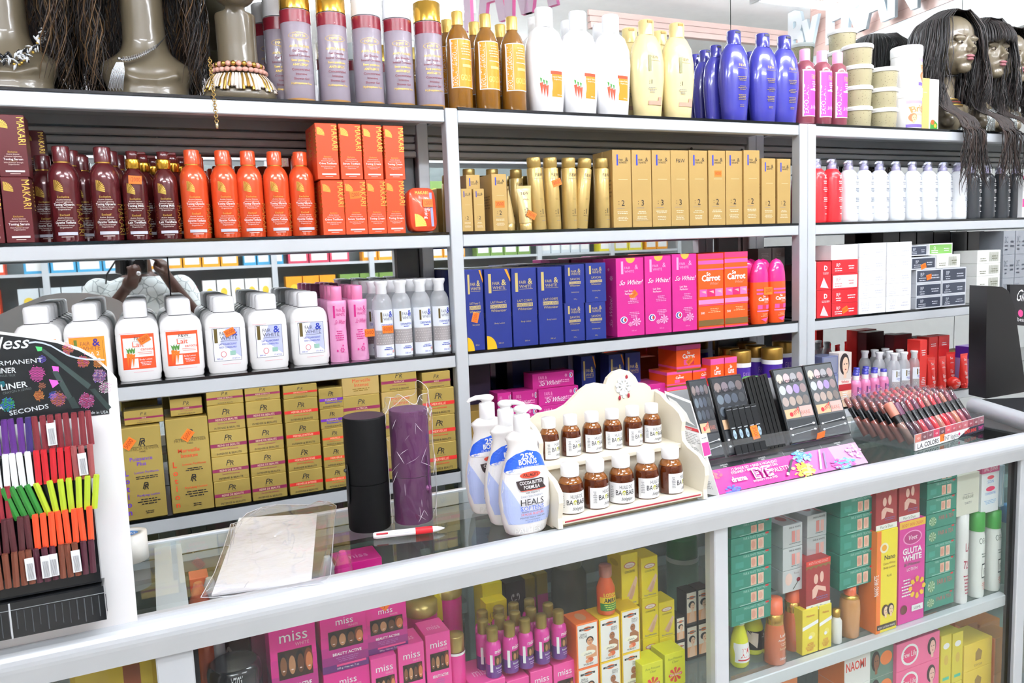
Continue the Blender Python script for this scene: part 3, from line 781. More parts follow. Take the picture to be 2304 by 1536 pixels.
row(BLUEB, .2245, [1652, 1716, 1764], (272, 274), (70, 84), Z, .035, 'royal blue lotion bottle', 'royal blue lotion bottles on the top shelf', back=0, wx=1.15)
for i, (px, y) in enumerate(((1612, .085), (1588, .14), (1568, .19), (1690, .115))):
    put(BLUEB, (onY(px, 270, y).x, y, Z), ['royal blue bottle just behind the leftmost front one', 'royal blue bottle second behind, at left of the group', 'royal blue bottle at far left back, nearest the gold ones', 'royal blue bottle behind, between the two left front ones'][i], 'royal blue lotion bottles on the top shelf', sc=(1.12, 1.05, 1.0))
row(PGEL, .165, [1810, 1848, 1883], (275, 279), (110, 121), Z, .03, 'pink label mauve gel bottle', 'mauve gel bottles with pink labels')
def stack(kind, px, pb, z0, y, n, h, desc, group, sc=1.):
    x = onY(px, pb, y).x
    for k in range(n):
        nm = 'bottom' if k == 0 else ('topmost' if k == n-1 else ORDN[k]+' from the bottom')
        put(kind, (x+random.uniform(-.001, .001), y, z0+k*h*(sc[2] if isinstance(sc, tuple) else sc)), f"{desc}, {nm} of its stack", group, rz=random.uniform(0, 6), sc=sc)
stack(TUB, 1927, 282, Z, .05, 4, .0632, 'clear lidded scrub tub, left front stack', 'scrub tubs on the top shelf', sc=(1.1, 1.1, 1.0))
stack(TUB, 1984, 287, Z, .05, 3, .0632, 'clear lidded scrub tub, right front stack', 'scrub tubs on the top shelf', sc=(1.1, 1.1, 1.0))
stack(TUB, 1893, 280, Z, .16, 5, .0632, 'clear lidded scrub tub behind the pink bottles', 'scrub tubs on the top shelf', sc=1.05)
stack(BJAR, 2037, 289, Z, .05, 2, .1285, 'white jar with woman print', 'large white cream jars', sc=1.03)
def goldside(w, d, h, i):
    f = [Rc(-.2, .72, .2, .725, W_)]
    if i == 1: f = [Pg([(-.4, .02), (.4, .02), (.42, .12), (0, .2), (-.4, .14)], M('3a8a30', .5)), El(-.15, .15, .2, .05, M('e8602a', .5)), El(.15, .08, .14, .04, M('e8a02a', .5))]
    return cart(w, d, h, [M('dcbc74', .4, .2), M('f4f2ee', .4)][i], f)
cartons(goldside, 'slim_carton', [2069, 2090, 2111], (292, 292), (175, 178), Z, .015, .045, ['gold slim carton', 'white slim carton with leaf print'], 'slim cartons beside the wigs', where=' pair')

# ================================================================== SECOND LEVEL
Z = ZT[1]
BG, OR = M('5e1f24', .3, .1), M('e4532b', .3, .05)
def mk_burg(w, d, h, i): return cart(w, d, h, BG, makari(BG, 'Toning Serum' if i else 'S\u00e9rum Tonifiant'))
def mk_or(w, d, h, i): return cart(w, d, h, OR, makari(OR, ['Cr\u00e8me Tonifiante', 'Serum Tonifiant', 'Toning Cream', 'Toning Cream'][i % 4]), [T(.0, .9, .3, 'MAKARI', GOLDINK, 'l', None, -90, fit=.5)])
zl = onY(45, 398, .0).z
cartons(mk_burg, 'serum_carton', [(-58, 13), (15, 80)], (549, 547), (398, 398), Z, .0, .06, 'burgundy serum carton', 'burgundy cartons at the left end', back=1, where=', lower layer')
cartons(mk_burg, 'serum_carton', [(-78, -2), (0, 68)], (398, 398), (262, 258), zl, .0, .06, 'burgundy serum carton', 'burgundy cartons at the left end', where=', upper layer')
cartons(mk_burg, 'serum_carton', [(60, 108)], (545, 545), (400, 400), Z, .13, .06, 'dark burgundy carton, lower one behind the bottles', 'burgundy cartons at the left end')
cartons(mk_burg, 'serum_carton', [(60, 108)], (400, 400), (293, 293), onY(85, 400, .13).z, .13, .06, 'dark burgundy carton, upper one behind the bottles', 'burgundy cartons at the left end')
row(TB, .184, [156, 248], (540, 540), (329, 334), Z, .05, 'burgundy toning glycerin bottle', 'burgundy toning bottles', back=2, dy=.062, dx=.012)
row(TB, .184, [113], (540, 540), (350, 350), Z, .11, 'burgundy toning bottle beside the left cartons', 'burgundy toning bottles', sc=.98)
row(TB, .184, [199], (540, 540), (350, 350), Z, .115, 'burgundy toning bottle seen between two glycerin bottles', 'burgundy toning bottles', sc=.98)
row(TBP, .187, [314, 382], (540, 539), (341, 342), Z, .045, 'burgundy toning milk pump bottle', 'burgundy pump bottles', back=2, dy=.06, dx=.02, sticks={0: (.002, -.0262, .125, .05)})
row(TO, .184, [446, 514, 570, 629, 686], (538, 528), (337, 345), Z, .045, 'orange toning bottle', 'orange toning bottles', back=2, dy=.06, dx=.008)
zl = onY(800, 404, .01).z
cartons(mk_or, 'cream_carton', [728, 779, 829, 872, 914], (528, 524), (405, 403), Z, .01, .055, 'orange cream carton', 'orange cartons in two layers', back=2, where=', lower layer', sticks={1: (.0, 0, .09, -.1)})
cartons(mk_or, 'cream_carton', [(715, 765), (768, 818), (820, 864), (868, 913)], (404, 404), (277, 283), zl+.0003, .01, .055, 'orange cream carton', 'orange cartons in two layers', back=1, where=', upper layer')
put(SOAPTIN, (onY(948, 521, .02).x, .035, Z), 'orange exfoliating soap tin standing on edge beside the post', None, sc=(1., 1., 1.12), tilt=(-.08, 0, .1), sticker=(.012, -.036, .06, 0))

# second level, middle bay
GD = M('c3a263', .35, .3)
def fw_gold(num, small=False, top=.9):
    def d_(w, d, h, i):
        nn = num[i % len(num)]
        f = [Rc(-.28, .80 if not small else .82, -.2, .94, NAVY if not small else K_), T(-.16, .86, .026, 'FAIR', K_, 'l', .22), T(.34, .855, .05, '&', K_, 'r', .2), T(-.16, .825, .026, 'WHITE', K_, 'l', .46)] if i % 4 != 3 else [T(.05, .84, .05, 'F&W', K_, mw=.5)]
        f += [Rc(-.2, .62, .3, .624, M('e6d6ac', .4)), T(-.2, .30, .062, ':', K_, 'c', .2), T(.02, .28, .075, nn, K_, mw=.4), Rc(-.3, .25, .1, .254, GREY)]+lines(-.02, .2, .6, .022, 2, M('e9dcbb', .4), i)+lines(-.02, .13, .6, .02, 3, M('e9dcbb', .4), i+9)
        return cart(w, d, h, GD, f, lines(0, .6, .8, .05, 5, M('8c7240', .4), i))
    return d_
g_ = 'gold cartons in the middle bay'
cartons(fw_gold('2'), 'slim_gold_carton', [(1037, 1066), (1068, 1093)], (519, 519), (424, 424), Z, .0, .03, 'short gold number 2 carton', g_)
cartons(fw_gold('2'), 'slim_gold_carton', [(1053, 1085)], (518, 518), (393, 393), Z, .035, .05, 'taller gold carton behind the two short ones', g_)
cartons(fw_gold('2'), 'slim_gold_carton', [(1110, 1144)], (518, 518), (391, 391), Z, .0, .10, 'tall gold carton with orange sticker left of the tubes', g_, sticks={0: (0, 0, .065, 0)})
put(CT, (onY(1151, 516, .02).x, .035, Z), 'gold cream tube half hidden beside the front tube', 'gold cream tubes', rz=1.2)
put(CT, (onY(1182, 517, .015).x, .01, Z), 'gold number 3 cream tube with orange sticker', 'gold cream tubes', sticker=(.009, -.017, .037, .5), tilt=(0, -.03, 0))
row(GB, .178, [1213, 1246, 1283, 1305, 1356], (515, 515), (355, 357), Z, .025, 'gold lotion bottle', 'gold bottles in the middle bay', tilts={0: -.055, 3: .11, 1: -.03}, sticks={1: (.006, -.019, .115, -.3)})
row(GB, .178, [1060, 1112, 1165], (515, 515), (355, 357), Z, .17, 'dark gold bottle deep behind the cartons', 'gold bottles in the middle bay', sc=.95)
cartons(fw_gold('2333222222'), 'gold_carton', [(1381, 1423), (1424, 1468), (1469, 1511), (1511, 1551), (1552, 1593), (1595, 1633), (1634, 1671)], (515, 514), (337, 339), Z, .005, .05, 'tall gold carton in film', g_, back=1, sticks={5: (.004, 0, .145, 0)})
cartons(fw_gold('2'), 'gold_carton', [(1674, 1710)], (513, 513), (338, 338), Z, .0, .05, 'tall gold carton right of the filmed row', g_, back=1)
cartons(fw_gold('2'), 'gold_carton', [(1714, 1745), (1749, 1779)], (512, 512), (356, 357), Z, .0, .05, 'slightly shorter gold carton', g_, back=1)
# second level, right bay
row([PR, PR], .177, [1836, 1870], (500, 500), (356, 357), Z, .04, 'red pump bottle', 'pump bottles in the right bay', back=1, dy=.06)
row(PW, .177, [1908, 1942, 1976, 2013, 2050, 2085, 2119, 2152], (499, 496), (359, 366), Z, .04, 'white pump bottle', 'pump bottles in the right bay', back=1, dy=.06)
row(PK, .177, [2184, 2217, 2249, 2281], (494, 493), (370, 372), Z, .04, 'black pump bottle', 'pump bottles in the right bay', back=1, dy=.06)
cartons(lambda w, d, h, i: cart(w, d, h, M('eef0f0', .35), [Rc(-.5, .25, .5, .45, M('f0408a', .4)), Rc(-.5, .9, .5, 1, M('e83a80', .4))]), 'slim_carton', [(2299, 2330)], (493, 493), (395, 395), Z, .0, .05, 'white carton with pink band at right edge', None)

# ================================================================== THIRD LEVEL
Z = ZT[2]
row([LO, LO, LC, LC, LB, LB, LB], .1885, [98, 206, 318, 416, 514, 608, 701], (866, 824), (687, 655), Z, .045, ['orange label lotion bottle', 'orange label lotion bottle', 'white carrot lotion bottle', 'white carrot lotion bottle', 'blue label lotion bottle', 'blue label lotion bottle', 'blue label lotion bottle'],
    'white body lotion bottles', back=3, dy=.056, sticks={2: (.014, -.0272, .098, -.5), 4: (.008, -.0272, .1, -.4)})
row(PL, .167, [765, 811], (814, 808), (643, 642), Z, .035, 'pink lotion bottle', 'pink lotion bottles', back=3, dy=.05, dx=.002, sticks={1: (.02, -.012, .06, 0)})
row(CLB, .174, [866, 908, 952, 994], (805, 796), (630, 627), Z, .03, 'clear cleansing water bottle', 'clear bottles on the third level', back=3, dy=.052, dx=-.006, sticks={0: (.004, -.0235, .066, 0)})
BX = M('27357f', .28, .05)
GI = M('d8c47c', .35, .4)
def blue(w, d, h, i):
    f = [Rc(-.36, .70, -.25, .94, GI)]+[T(-.2, .80, .038, 'FAIR', GI, 'l', .28), T(.34, .795, .07, '&', GI, 'r', .2, bold=.02), T(-.2, .745, .038, 'WHITE', GI, 'l', .56), Rc(-.2, .73, .34, .734, GI),
         T(0, .57, .03, 'LAIT Power C' if i < 2 else 'LAIT CORPS', GI, mw=.6), Rc(-.32, .508, .32, .556, GI), T(0, .514, .034, 'EXCLUSIVE', BX, mw=.6), T(0, .465, .032, 'Whitenizer', GI, mw=.62, sh=.1), T(.02, .31, .02, 'Body Lotion', GI, mw=.4, sh=.1), T(.05, .06, .018, '500 ml', GI, mw=.2)]
    if i < 2: f += [Pg([(.28, .99), (.38, .99), (.5, .88), (.5, .83)], M('f0961c', .4)), Pg([(-.5, 0)]+[(-.5+.38*cos(a/10*PI/2), .17*sin(a/10*PI/2)) for a in range(11)], M('e8b420', .35))]
    return cart(w, d, h, BX, f, [T(0, .4, .05, 'FAIR & WHITE', GI, mw=.8)], ch=.001)
cartons(blue, 'lotion_carton', [(1037, 1093), (1096, 1154), (1156, 1212), (1214, 1269)], (791, 767), (606, 600), Z, .0, .055, 'tall blue lotion carton in film', 'blue cartons on the third level', back=3, sticks={0: (.0, 0, .083, -1.3)})
def savon(w, d, h, i):
    f = [Rc(-.33, .72, -.24, .93, GI), T(-.18, .8, .06, 'FAIR', GI, 'l', .28), T(.3, .8, .1, '&', GI, 'r', .2), T(-.18, .73, .06, 'WHITE', GI, 'l', .5), T(0, .6, .06, 'SAVON', GI, mw=.56), Rc(-.3, .5, .3, .57, GI), T(0, .51, .05, 'EXCLUSIVE', BX, mw=.56), T(0, .44, .045, 'Whitenizer', GI, mw=.56), T(0, .28, .03, 'Exfoliating Soap', GI, mw=.4), T(0, .1, .03, '200 g', GI, mw=.2)]
    return cart(w, d, h, BX, f)
zl = onY(1318, 681, .0).z
cartons(savon, 'soap_carton', [(1272, 1317), (1319, 1365)], (767, 762), (681, 679), Z, .0, .055, 'small blue soap carton', 'small blue soap cartons', back=3, where=', bottom layer')
cartons(savon, 'soap_carton', [(1272, 1317), (1319, 1365)], (681, 679), (595, 591), zl, .0, .055, 'small blue soap carton', 'small blue soap cartons', back=3, where=', top layer')
MG = M('cf2e8c', .35)
PKI = M('f3a9d2', .4)
def roundel(u, z, ru, rz): return [El(u, z, ru, rz, W_), El(u, z, ru*.8, rz*.8, M('3a4a9a', .4)), El(u+ru*.1, z, ru*.45, rz*.6, W_), El(u+ru*.35, z, ru*.3, rz*.5, RED)]
def flower(u, z, ru, rz, col): return [Pg([(u, z), (u+ru*cos(a-.25), z+rz*sin(a-.25)), (u+ru*1.15*cos(a), z+rz*1.15*sin(a)), (u+ru*cos(a+.25), z+rz*sin(a+.25))], col) for a in [k*PI/4 for k in range(8)]]
def sowhite(w, d, h, i):
    f = [Pg([(.02+.17*cos(PI+PI*k/12), 1+.065*sin(PI+PI*k/12)) for k in range(13)], M('e8b04a', .4)), Rc(-.32, .80, -.24, .96, PKI), T(-.2, .86, .032, 'FAIR', PKI, 'l', .26), T(.3, .855, .06, '&', PKI, 'r', .2), T(-.2, .815, .032, 'WHITE', PKI, 'l', .5), T(0, .66, .06, 'So White!', W_, mw=.8, sh=.5), T(-.2, .57, .024, 'Lait Skin', W_, 'l', .4), T(-.2, .535, .024, 'Perfector', W_, 'l', .4)]
    f += lines(.1, .48, .4, .02, 4, PKI, 3)+lines(.12, .3, .4, .02, 4, PKI, 5)+roundel(-.26, .215, .13, .045)+flower(.2, .18, .15, .05, PKI)+flower(-.02, .155, .08, .026, PKI)+[T(.1, .06, .018, '500 ml', PKI, mw=.2)]
    l = flower(.1, .75, .12, .03, PKI)+flower(-.1, .86, .07, .02, PKI)+[T(.15, .12, .07, 'So White!', PKI, 'l', None, 90, sh=.4, fit=.38)]
    return cart(w, d, h, MG, f, l)
cartons(sowhite, 'milk_carton', [(1389, 1451), (1453, 1512), (1514, 1569)], (760, 746), (580, 571), Z, .0, .06, 'magenta milk carton', 'magenta milk cartons', back=3, sticks={0: (.01, 0, .112, -.7)})
CO, CP = M('fb5a1e', .35), M('f25aa6', .35)
def carrotbox(w, d, h, i):
    f = [Rc(-.5, .93, .5, 1, M('ee3a70', .35)), Rc(-.5, .86, .5, .91, CP), Rc(-.5, .78, .5, .80, CP), T(-.1, .71, .045, 'So', W_, mw=.3, bold=.03), T(0, .64, .075, 'Carrot', W_, mw=.84, bold=.035), T(.1, .585, .035, 'White!', M('fba090', .4), mw=.4, sh=.4)]
    for k in range(3): f += [Rc(-.46+k*.31, .43, -.16+k*.31, .53, [CP, M('e02a6a', .4), M('f07ab8', .4)][k]), Pg([(-.4+k*.31, .5), (-.2+k*.31, .47), (-.22+k*.31, .51)], M('f7b0b0', .4))]
    f += [Rc(-.5, .33, .5, .39, M('f78ac0', .35)), Rc(-.5, .31, .5, .32, M('f0407a', .35))]+lines(.12, .26, .5, .022, 3, M('fbc090', .4), 3)+[T(-.34, .2, .03, '500', W_, mw=.2), Rc(-.5, .04, .5, .12, M('9a7a4a', .3, .6)), Rc(-.5, 0, .5, .02, M('f0407a', .35))]
    return cart(w, d, h, CO, f)
cartons(carrotbox, 'carrot_carton', [(1572, 1629), (1631, 1683)], (743, 734), (570, 566), Z, .0, .06, 'orange and pink carrot carton', 'orange carrot cartons', back=2)
row(CARB, .147, [1708, 1746], (731, 725), (583, 581), Z, .01, 'orange carrot lotion bottle with pink cap', 'carrot lotion bottles', back=2, dy=.055, sticks={0: (.01, -.018, .075, 0)})
# third level, right bay: stacks of soap cartons
def flat(col, ink, frame=None, txt='PURE', marks=0):
    def d_(w, d, h, i):
        f = []
        if frame: f += [Rc(-.5, 0, .5, 1, frame), Rc(-.47, .1, .47, .9, col)]
        f += [T(-.26, .5, .26, txt, ink, mw=.3)]+lines(-.26, .34, .3, .16, 2, ink, i)+lines(.24, .5, .34, .18, 2, ink, i+3)
        if marks: f += [Rc(.0+k*.035, .15, .012+k*.035, .85, ink) for k in range(marks)]
        return cart(w, d, h, frame or col, f, ch=.0006)
    return d_
def stk(design, name, edges, pys, y0, d, desc, group, back=0, sticks=None, z0=None, cat='carton'):
    """a block of boxes: edges across, pys = pixel heights of the layer bounds from the bottom, at the first column."""
    pr = edges if isinstance(edges[0], tuple) else list(zip(edges, edges[1:]))
    xs = [clear_posts(onY(a, pys[0], y0).x, onY(b, pys[0], y0).x, y0) for a, b in pr]
    zz = [onY(pr[0][0], p, y0).z for p in pys]
    if z0 is not None: zz = [z-zz[0]+z0 for z in zz]
    nl = len(zz)-1; nc = len(xs)
    for i, (x0, x1) in enumerate(xs):
        for k in range(nl):
            dd = design(x1-x0-.001, d, zz[k+1]-zz[k]-.0005, k*3+i)
            me = dd.mesh(name)
            lay = 'single layer' if nl == 1 else ('bottom layer' if k == 0 else ('top layer' if k == nl-1 else ORDN[k]+' layer up'))
            for r_ in range(back+1):
                l = f"{desc}, {(nth(i, nc)+' in ') if nc > 1 else ''}{lay}"+('' if r_ == 0 else ', '+BACK[r_])
                j = random.uniform(-.0004, .0004)
                put(Kind(name, cat, [(name, me)]), ((x0+x1)/2+j, y0+r_*(d+.001)+abs(j), zz[k]), l, group, sticker=(sticks or {}).get((i, k)) if r_ == 0 else None)
gs = 'soap cartons in the right bay'
RD = M('d02a32', .3)
cartons(lambda w, d, h, i: cart(w, d, h, M('f4f4f4', .3)), 'slim_carton', [(1829, 1836)], (714, 714), (588, 588), Z, .0, .05, 'white carton edge beside the right post', gs)
stk(lambda w, d, h, i: cart(w, d, h, RD, [T(.1, .7, .16, 'D', W_, mw=.6, bold=.03)]+lines(.1, .6, .6, .04, 2, W_, i)+[Pg([(-.3, .1), (.3, .05), (-.05, .45)], M('eecfd0', .4))]), 'soap_carton', [(1838, 1870)], [714, 651, 587], .0, .05, 'upright red soap carton', gs, z0=Z)
stk(flat(RD, W_, txt='RP'), 'soap_carton', [(1872, 1930)], [708, 678, 647], .0, .09, 'flat red soap carton below', gs, z0=Z, sticks={(0, 0): (.0, 0, .02, -.4)})
zz = Z+onY(1872, 647, 0).z-onY(1872, 708, 0).z
stk(flat(M('f2eeee', .3), M('d89a9a', .4), RD, txt='RP'), 'soap_carton', [(1872, 1930)], [647, 611], .0, .09, 'white fronted red edged soap carton', gs, z0=zz)
zz = Z+onY(1872, 611, 0).z-onY(1872, 708, 0).z
stk(flat(RD, W_, txt='RP'), 'soap_carton', [(1872, 1930)], [611, 580], .0, .09, 'flat red soap carton under the white one', gs, z0=zz)
zz = Z+onY(1872, 580, 0).z-onY(1872, 708, 0).z
stk(flat(M('f8f8f8', .3), M('e4e4e8', .4), txt=' '), 'soap_carton', [(1870, 1930)], [579, 545], .0, .09, 'plain white carton on the red ones', gs, z0=zz)
stk(flat(M('f6f7f8', .3), M('d4d6de', .4)), 'soap_carton', [(1932, 1992), (1994, 2049)], [703, 667, 638, 607, 575, 543], .0, .09, 'white soap carton', gs, z0=Z)
SV = M('d6dae0', .3, .2); DK = M('3c4250', .3, .1)
stk(flat(DK, M('c8ccd4', .4), SV, 'BP'), 'soap_carton', [(2060, 2117), (2118, 2172)], [691, 664, 634, 602], .0, .09, 'silver framed black soap carton', gs, z0=Z, sticks={(0, 2): (.0, 0, .02, -.2)})
zz = Z+onY(2060, 602, 0).z-onY(2060, 691, 0).z
stk(flat(DK, M('c8ccd4', .4), SV, 'BP'), 'soap_carton', [(2050, 2105)], [600, 572], .0, .09, 'silver framed black carton with orange sticker', gs, z0=zz, sticks={(0, 0): (.0, 0, .01, -.3)})
stk(flat(M('eceee8', .3), M('8a8c78', .4), txt=' ', marks=10), 'soap_carton', [(2107, 2160)], [600, 570], .0, .09, 'white barcode side carton', gs, z0=zz)
z2 = zz+onY(2107, 570, 0).z-onY(2107, 600, 0).z
stk(flat(M('7ab05a', .3), W_, W_, 'Q'), 'soap_carton', [(2090, 2143)], [566, 540], .02, .09, 'green soap carton on the very top', gs, z0=z2)
stk(flat(DK, M('c8ccd4', .4), SV, 'BP'), 'soap_carton', [(2048, 2086)], [567, 543], .03, .09, 'small dark carton beside the green one', gs, z0=z2)
stk(flat(M('eceee8', .3), M('8a8c78', .4), txt=' ', marks=12), 'soap_carton', [(2196, 2248)], [683, 652, 622, 594, 564], .0, .09, 'white barcode carton in the column by the black stand', gs, z0=Z)
stk(flat(M('b4bac2', .25, .6), M('404650', .4), txt='2C'), 'soap_carton', [(2254, 2280), (2281, 2306)], [676, 625, 572, 518], .0, .09, 'silver foil carton', gs, z0=Z)
stk(flat(M('c8b0b0', .3), RD, txt='RP'), 'soap_carton', [(1880, 1925), (1928, 1978)], [575, 535], .12, .08, 'carton stored behind', gs, z0=Z+.1)

refl_box = lambda w, d, h, i: cart(w, d, h, M('15171a', .3, 0, .3), lines(0, .7, .6, .06, 3, M('5a5e64', .4), i))  # black boxes added in place of the dark mirror reflections of stock
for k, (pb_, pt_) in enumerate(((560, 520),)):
    cartons(refl_box, 'black_carton', [(1985+i*38, 2021+i*38) for i in range(7)], (672, 655), (522, 520), Z, .165, .05, 'black carton at the back of level three', 'black cartons at the back')
gry = lambda w, d, h, i: cart(w, d, h, M('7c7874', .3, .1, .4), lines(0, .7, .6, .08, 3, M('b8b4b0', .4), i))
stk(gry, 'grey_carton', [(1706, 1736), (1738, 1766)], [712, 645, 600, 556], .155, .05, 'dull grey carton behind the carrot bottles', 'grey cartons behind the carrot bottles', z0=Z)

# ================================================================== FOURTH LEVEL
Z = ZT[3]
FG = M('cbb262', .25, .45); FG2 = M('b89a44', .25, .5)
PU, DR = M('6a3ab8', .4), M('e0502a', .4)
def pr_mark(u, z, s, mw=.3): return [T(u-s*.3, z, s, 'P', K_, mw=mw*.6, sh=.3), T(u+s*.18, z-.01, s*.85, 'R', K_, mw=mw*.6, sh=.3)]
def tallpr(w, d, h, i):
    c = PU if i == 0 else DR
    f = pr_mark(.05, .80, .08)+[Rc(-.3, .785, .4, .788, K_), T(.05, .75, .032, 'PATRICIA REYNIER', M('5a4a20', .4), mw=.76), T(.05, .725, .016, 'PARIS', K_, mw=.2), T(.0, .64, .04, ['Puissance', 'Merveille'][i], c, mw=.7, bold=.01), T(.0, .585, .04, ['Plus', 'Intense'][i], c, mw=.5, bold=.01)]
    for k, ch in enumerate('Lotion'): f.append(T(-.36, .49-k*.085, .06, ch, c, mw=.2, bold=.02))
    f += [T(.1, .5, .024, 'Lotion Purifiante', c, mw=.56)]+lines(.1, .46, .56, .02, 2, K_, i)+pr_mark(.05, .33, .07)+[T(.1, .25, .024, 'Purifying Lotion', c, mw=.56)]+lines(.1, .21, .56, .025, 3, K_, i+4)+lines(.1, .08, .3, .02, 2, K_, i+7)
    return cart(w, d, h, FG, f, ch=.0015)
cartons(tallpr, 'gold_lotion_carton', [(280, 379), (388, 484)], (1166, 1145), (958, 938), Z, .0, .07, ['tall gold carton with purple print', 'tall gold carton with orange print'], 'gold foil cartons', back=1, sticks={0: (-.02, 0, .165, -.9), 1: (.0, 0, .168, -.9)}, where=', fourth level')
def smallpr(stripe, ttl, under=None):
    def d_(w, d, h, i):
        f = pr_mark(0, .62, .22, .2)+[Rc(-.14, .56, .14, .565, K_), Rc(-.5, .37, .5, .50, stripe), T(0, .39, .08, ttl, M('e8d8b0', .4), mw=.6), T(0, .25, .07, 'Savon de beaute', stripe, mw=.5)]+[T(0, .07, .075, 'INTENSE & BEAUTE', K_, mw=.7)]
        if under: f.append(T(.1, .25, .1, under, NAVY, mw=.7))
        return cart(w, d, h, FG, f, ch=.0012)
    return d_
MV = M('8a2c50', .35); RE = M('d8342e', .35); PP = M('6a2ca0', .35)
gg = 'stacked gold foil cartons'
stk(smallpr(MV, 'REINE DE BEAUTE'), 'gold_soap_carton', [(484, 567), (570, 649)], [1137, 1080, 1024, 966, 907, 872], .0, .055, 'small gold carton wine stripe', gg, back=1, z0=Z)
stk(smallpr(RE, 'MERVEILLE INTENSE'), 'gold_soap_carton', [(653, 729)], [1110, 1056, 1001, 946, 893, 862], .0, .055, 'small gold carton red stripe', gg, back=1, z0=Z)
stk(smallpr(M('e8502e', .35), 'MERVEILLE'), 'gold_soap_carton', [(733, 790)], [1099, 1050, 1002, 962], .0, .055, 'small gold carton orange stripe, beside the black case', gg, z0=Z)
zz = Z+onY(733, 962, 0).z-onY(733, 1099, 0).z
stk(smallpr(PP, 'PUISSANCE', 'Puissance Plus'), 'gold_soap_carton', [(722, 776)], [960, 915, 868], .0, .055, 'small gold carton purple stripe', gg, z0=zz)
def merv(w, d, h, i):
    if i % 2: return smallpr(MV, 'PATRICIA')(w, d, h, i)
    return cart(w, d, h, M('d0b470', .3, .35), [T(.02, .6, .16, 'Merveille', DR, mw=.6), T(.02, .4, .16, 'Intense', DR, mw=.5)]+lines(0, .28, .6, .08, 2, FG2, i), ch=.001)
stk(merv, 'gold_cream_carton', [(783, 866), (870, 950)], [1090, 1038, 990, 940, 888, 838], .0, .07, 'gold film wrapped carton behind the cases', gg, z0=Z)
stk(smallpr(RE, 'MERVEILLE'), 'gold_soap_carton', [(958, 1030)], [1058, 992, 930, 868], .0, .07, 'larger gold carton next to the post', gg, z0=Z)
zz = Z+onY(958, 868, 0).z-onY(958, 1058, 0).z
stk(smallpr(MV, 'REINE'), 'gold_soap_carton', [(950, 1014)], [866, 828], .0, .07, 'gold carton topping the post side stack', gg, z0=zz)
for i, (a, b_, pb_, pt_) in enumerate(((280, 370, 958, 926), (384, 458, 938, 899))):
    stk(smallpr(MV, 'REINE'), 'gold_soap_carton', [(a, b_)], [pb_, pt_], .015, .055, ['dark lying gold carton over the purple print one', 'gold carton lying over the orange print one'][i], gg)

# fourth level, middle bay
def sw_flat(w, d, h, i):
    f = [T(-.36, .62, .2, 'FAIR &', PKI, 'l', .2), T(-.36, .4, .16, 'WHITE', PKI, 'l', .2), T(-.1, .18, .3, 'So White!', W_, mw=.5, sh=.5)]+lines(.24, .4, .3, .12, 2, PKI, i)+roundel(.42, .7, .045, .17)+flower(.3, .72, .03, .1, PKI)
    return cart(w, d, h, MG if i else M('c42c88', .35), f)
ms = 'magenta soap cartons on the fourth level'
for lab, a, b_, pb_, pt_, y0 in (('lowest magenta soap carton', 1213, 1303, 950, 915, .06), ('middle magenta soap carton', 1213, 1303, 915, 877, .06), ('topmost magenta soap carton', 1199, 1293, 877, 842, .07), ('magenta soap carton seen end on', 1120, 1152, 925, 885, .05), ('magenta carton beside the end on one', 1154, 1211, 923, 882, .07), ('lower left magenta carton behind pumps', 1122, 1211, 962, 924, .06)):
    stk(sw_flat, 'magenta_soap_carton', [(a, b_)], [pb_, pt_], y0, .055, lab, ms)
raw_b = lambda w, d, h, i: cart(w, d, h, M('2a2038', .4))
cartons(raw_b, 'plum_box', [(1058, 1112)], (1050, 1050), (818, 818), Z, .13, .1, 'dark plum box standing behind the pumps', None)
stk(lambda w, d, h, i: cart(w, d, h, M('9a7c3c', .35, .4), lines(0, .3, .7, .05, 2, M('e6d6a0', .4), i)), 'gold_soap_carton', [(1062, 1118)], [1054, 984, 930], .0, .08, 'brown gold carton under the magenta ones', gg, z0=Z)
stk(lambda w, d, h, i: cart(w, d, h, M('7a6234', .35, .3)), 'gold_soap_carton', [(1120, 1215), (1217, 1310)], [1040, 1000, 962], .05, .08, 'brown gold supporting carton', gg, z0=Z)
cartons(blue, 'lotion_carton', [(1313, 1345), (1374, 1408), (1411, 1445)], (1010, 990), (800, 792), Z, .12, .05, 'dark blue carton in the shade', 'blue cartons on the fourth level')
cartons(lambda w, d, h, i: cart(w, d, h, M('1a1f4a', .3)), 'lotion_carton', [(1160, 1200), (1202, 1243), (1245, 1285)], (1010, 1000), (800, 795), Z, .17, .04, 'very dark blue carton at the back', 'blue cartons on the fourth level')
def carr(w, d, h, i):
    return cart(w, d, h, CO, [Rc(-.5, .82, .5, 1, CP), T(0, .66, .1, 'So', W_, mw=.2, bold=.03), T(0, .5, .16, 'Carrot', W_, mw=.5, bold=.03), Rc(-.2, .24, 0, .44, CP), Rc(.02, .24, .22, .44, M('e0304a', .4)), Rc(-.5, .12, .5, .2, CP), Rc(-.5, 0, .5, .08, M('a8884a', .3, .6))], [Rc(-.5, .8, .5, 1, CP), Rc(-.5, .12, .5, .2, CP)])
cg = 'carrot cartons on the fourth level'
stk(carr, 'carrot_soap_carton', [(1502, 1559), (1561, 1615)], [956, 912, 872, 838], .05, .09, 'wide orange carrot carton', cg)
stk(carr, 'carrot_cream_carton', [(1522, 1577)], [838, 778], .05, .09, 'orange carrot cube carton on top', cg, sticks={(0, 0): (.004, 0, .03, -.7)})
stk(carr, 'carrot_slim_carton', [(1600, 1630), (1632, 1659)], [960, 880, 808], .03, .04, 'slim carrot carton', cg)
stk(lambda w, d, h, i: cart(w, d, h, MG, lines(0, .5, .8, .2, 1, PKI, i)), 'magenta_soap_carton', [(1440, 1500)], [930, 895, 868], .06, .1, 'magenta carton lying left of the carrot ones', cg)
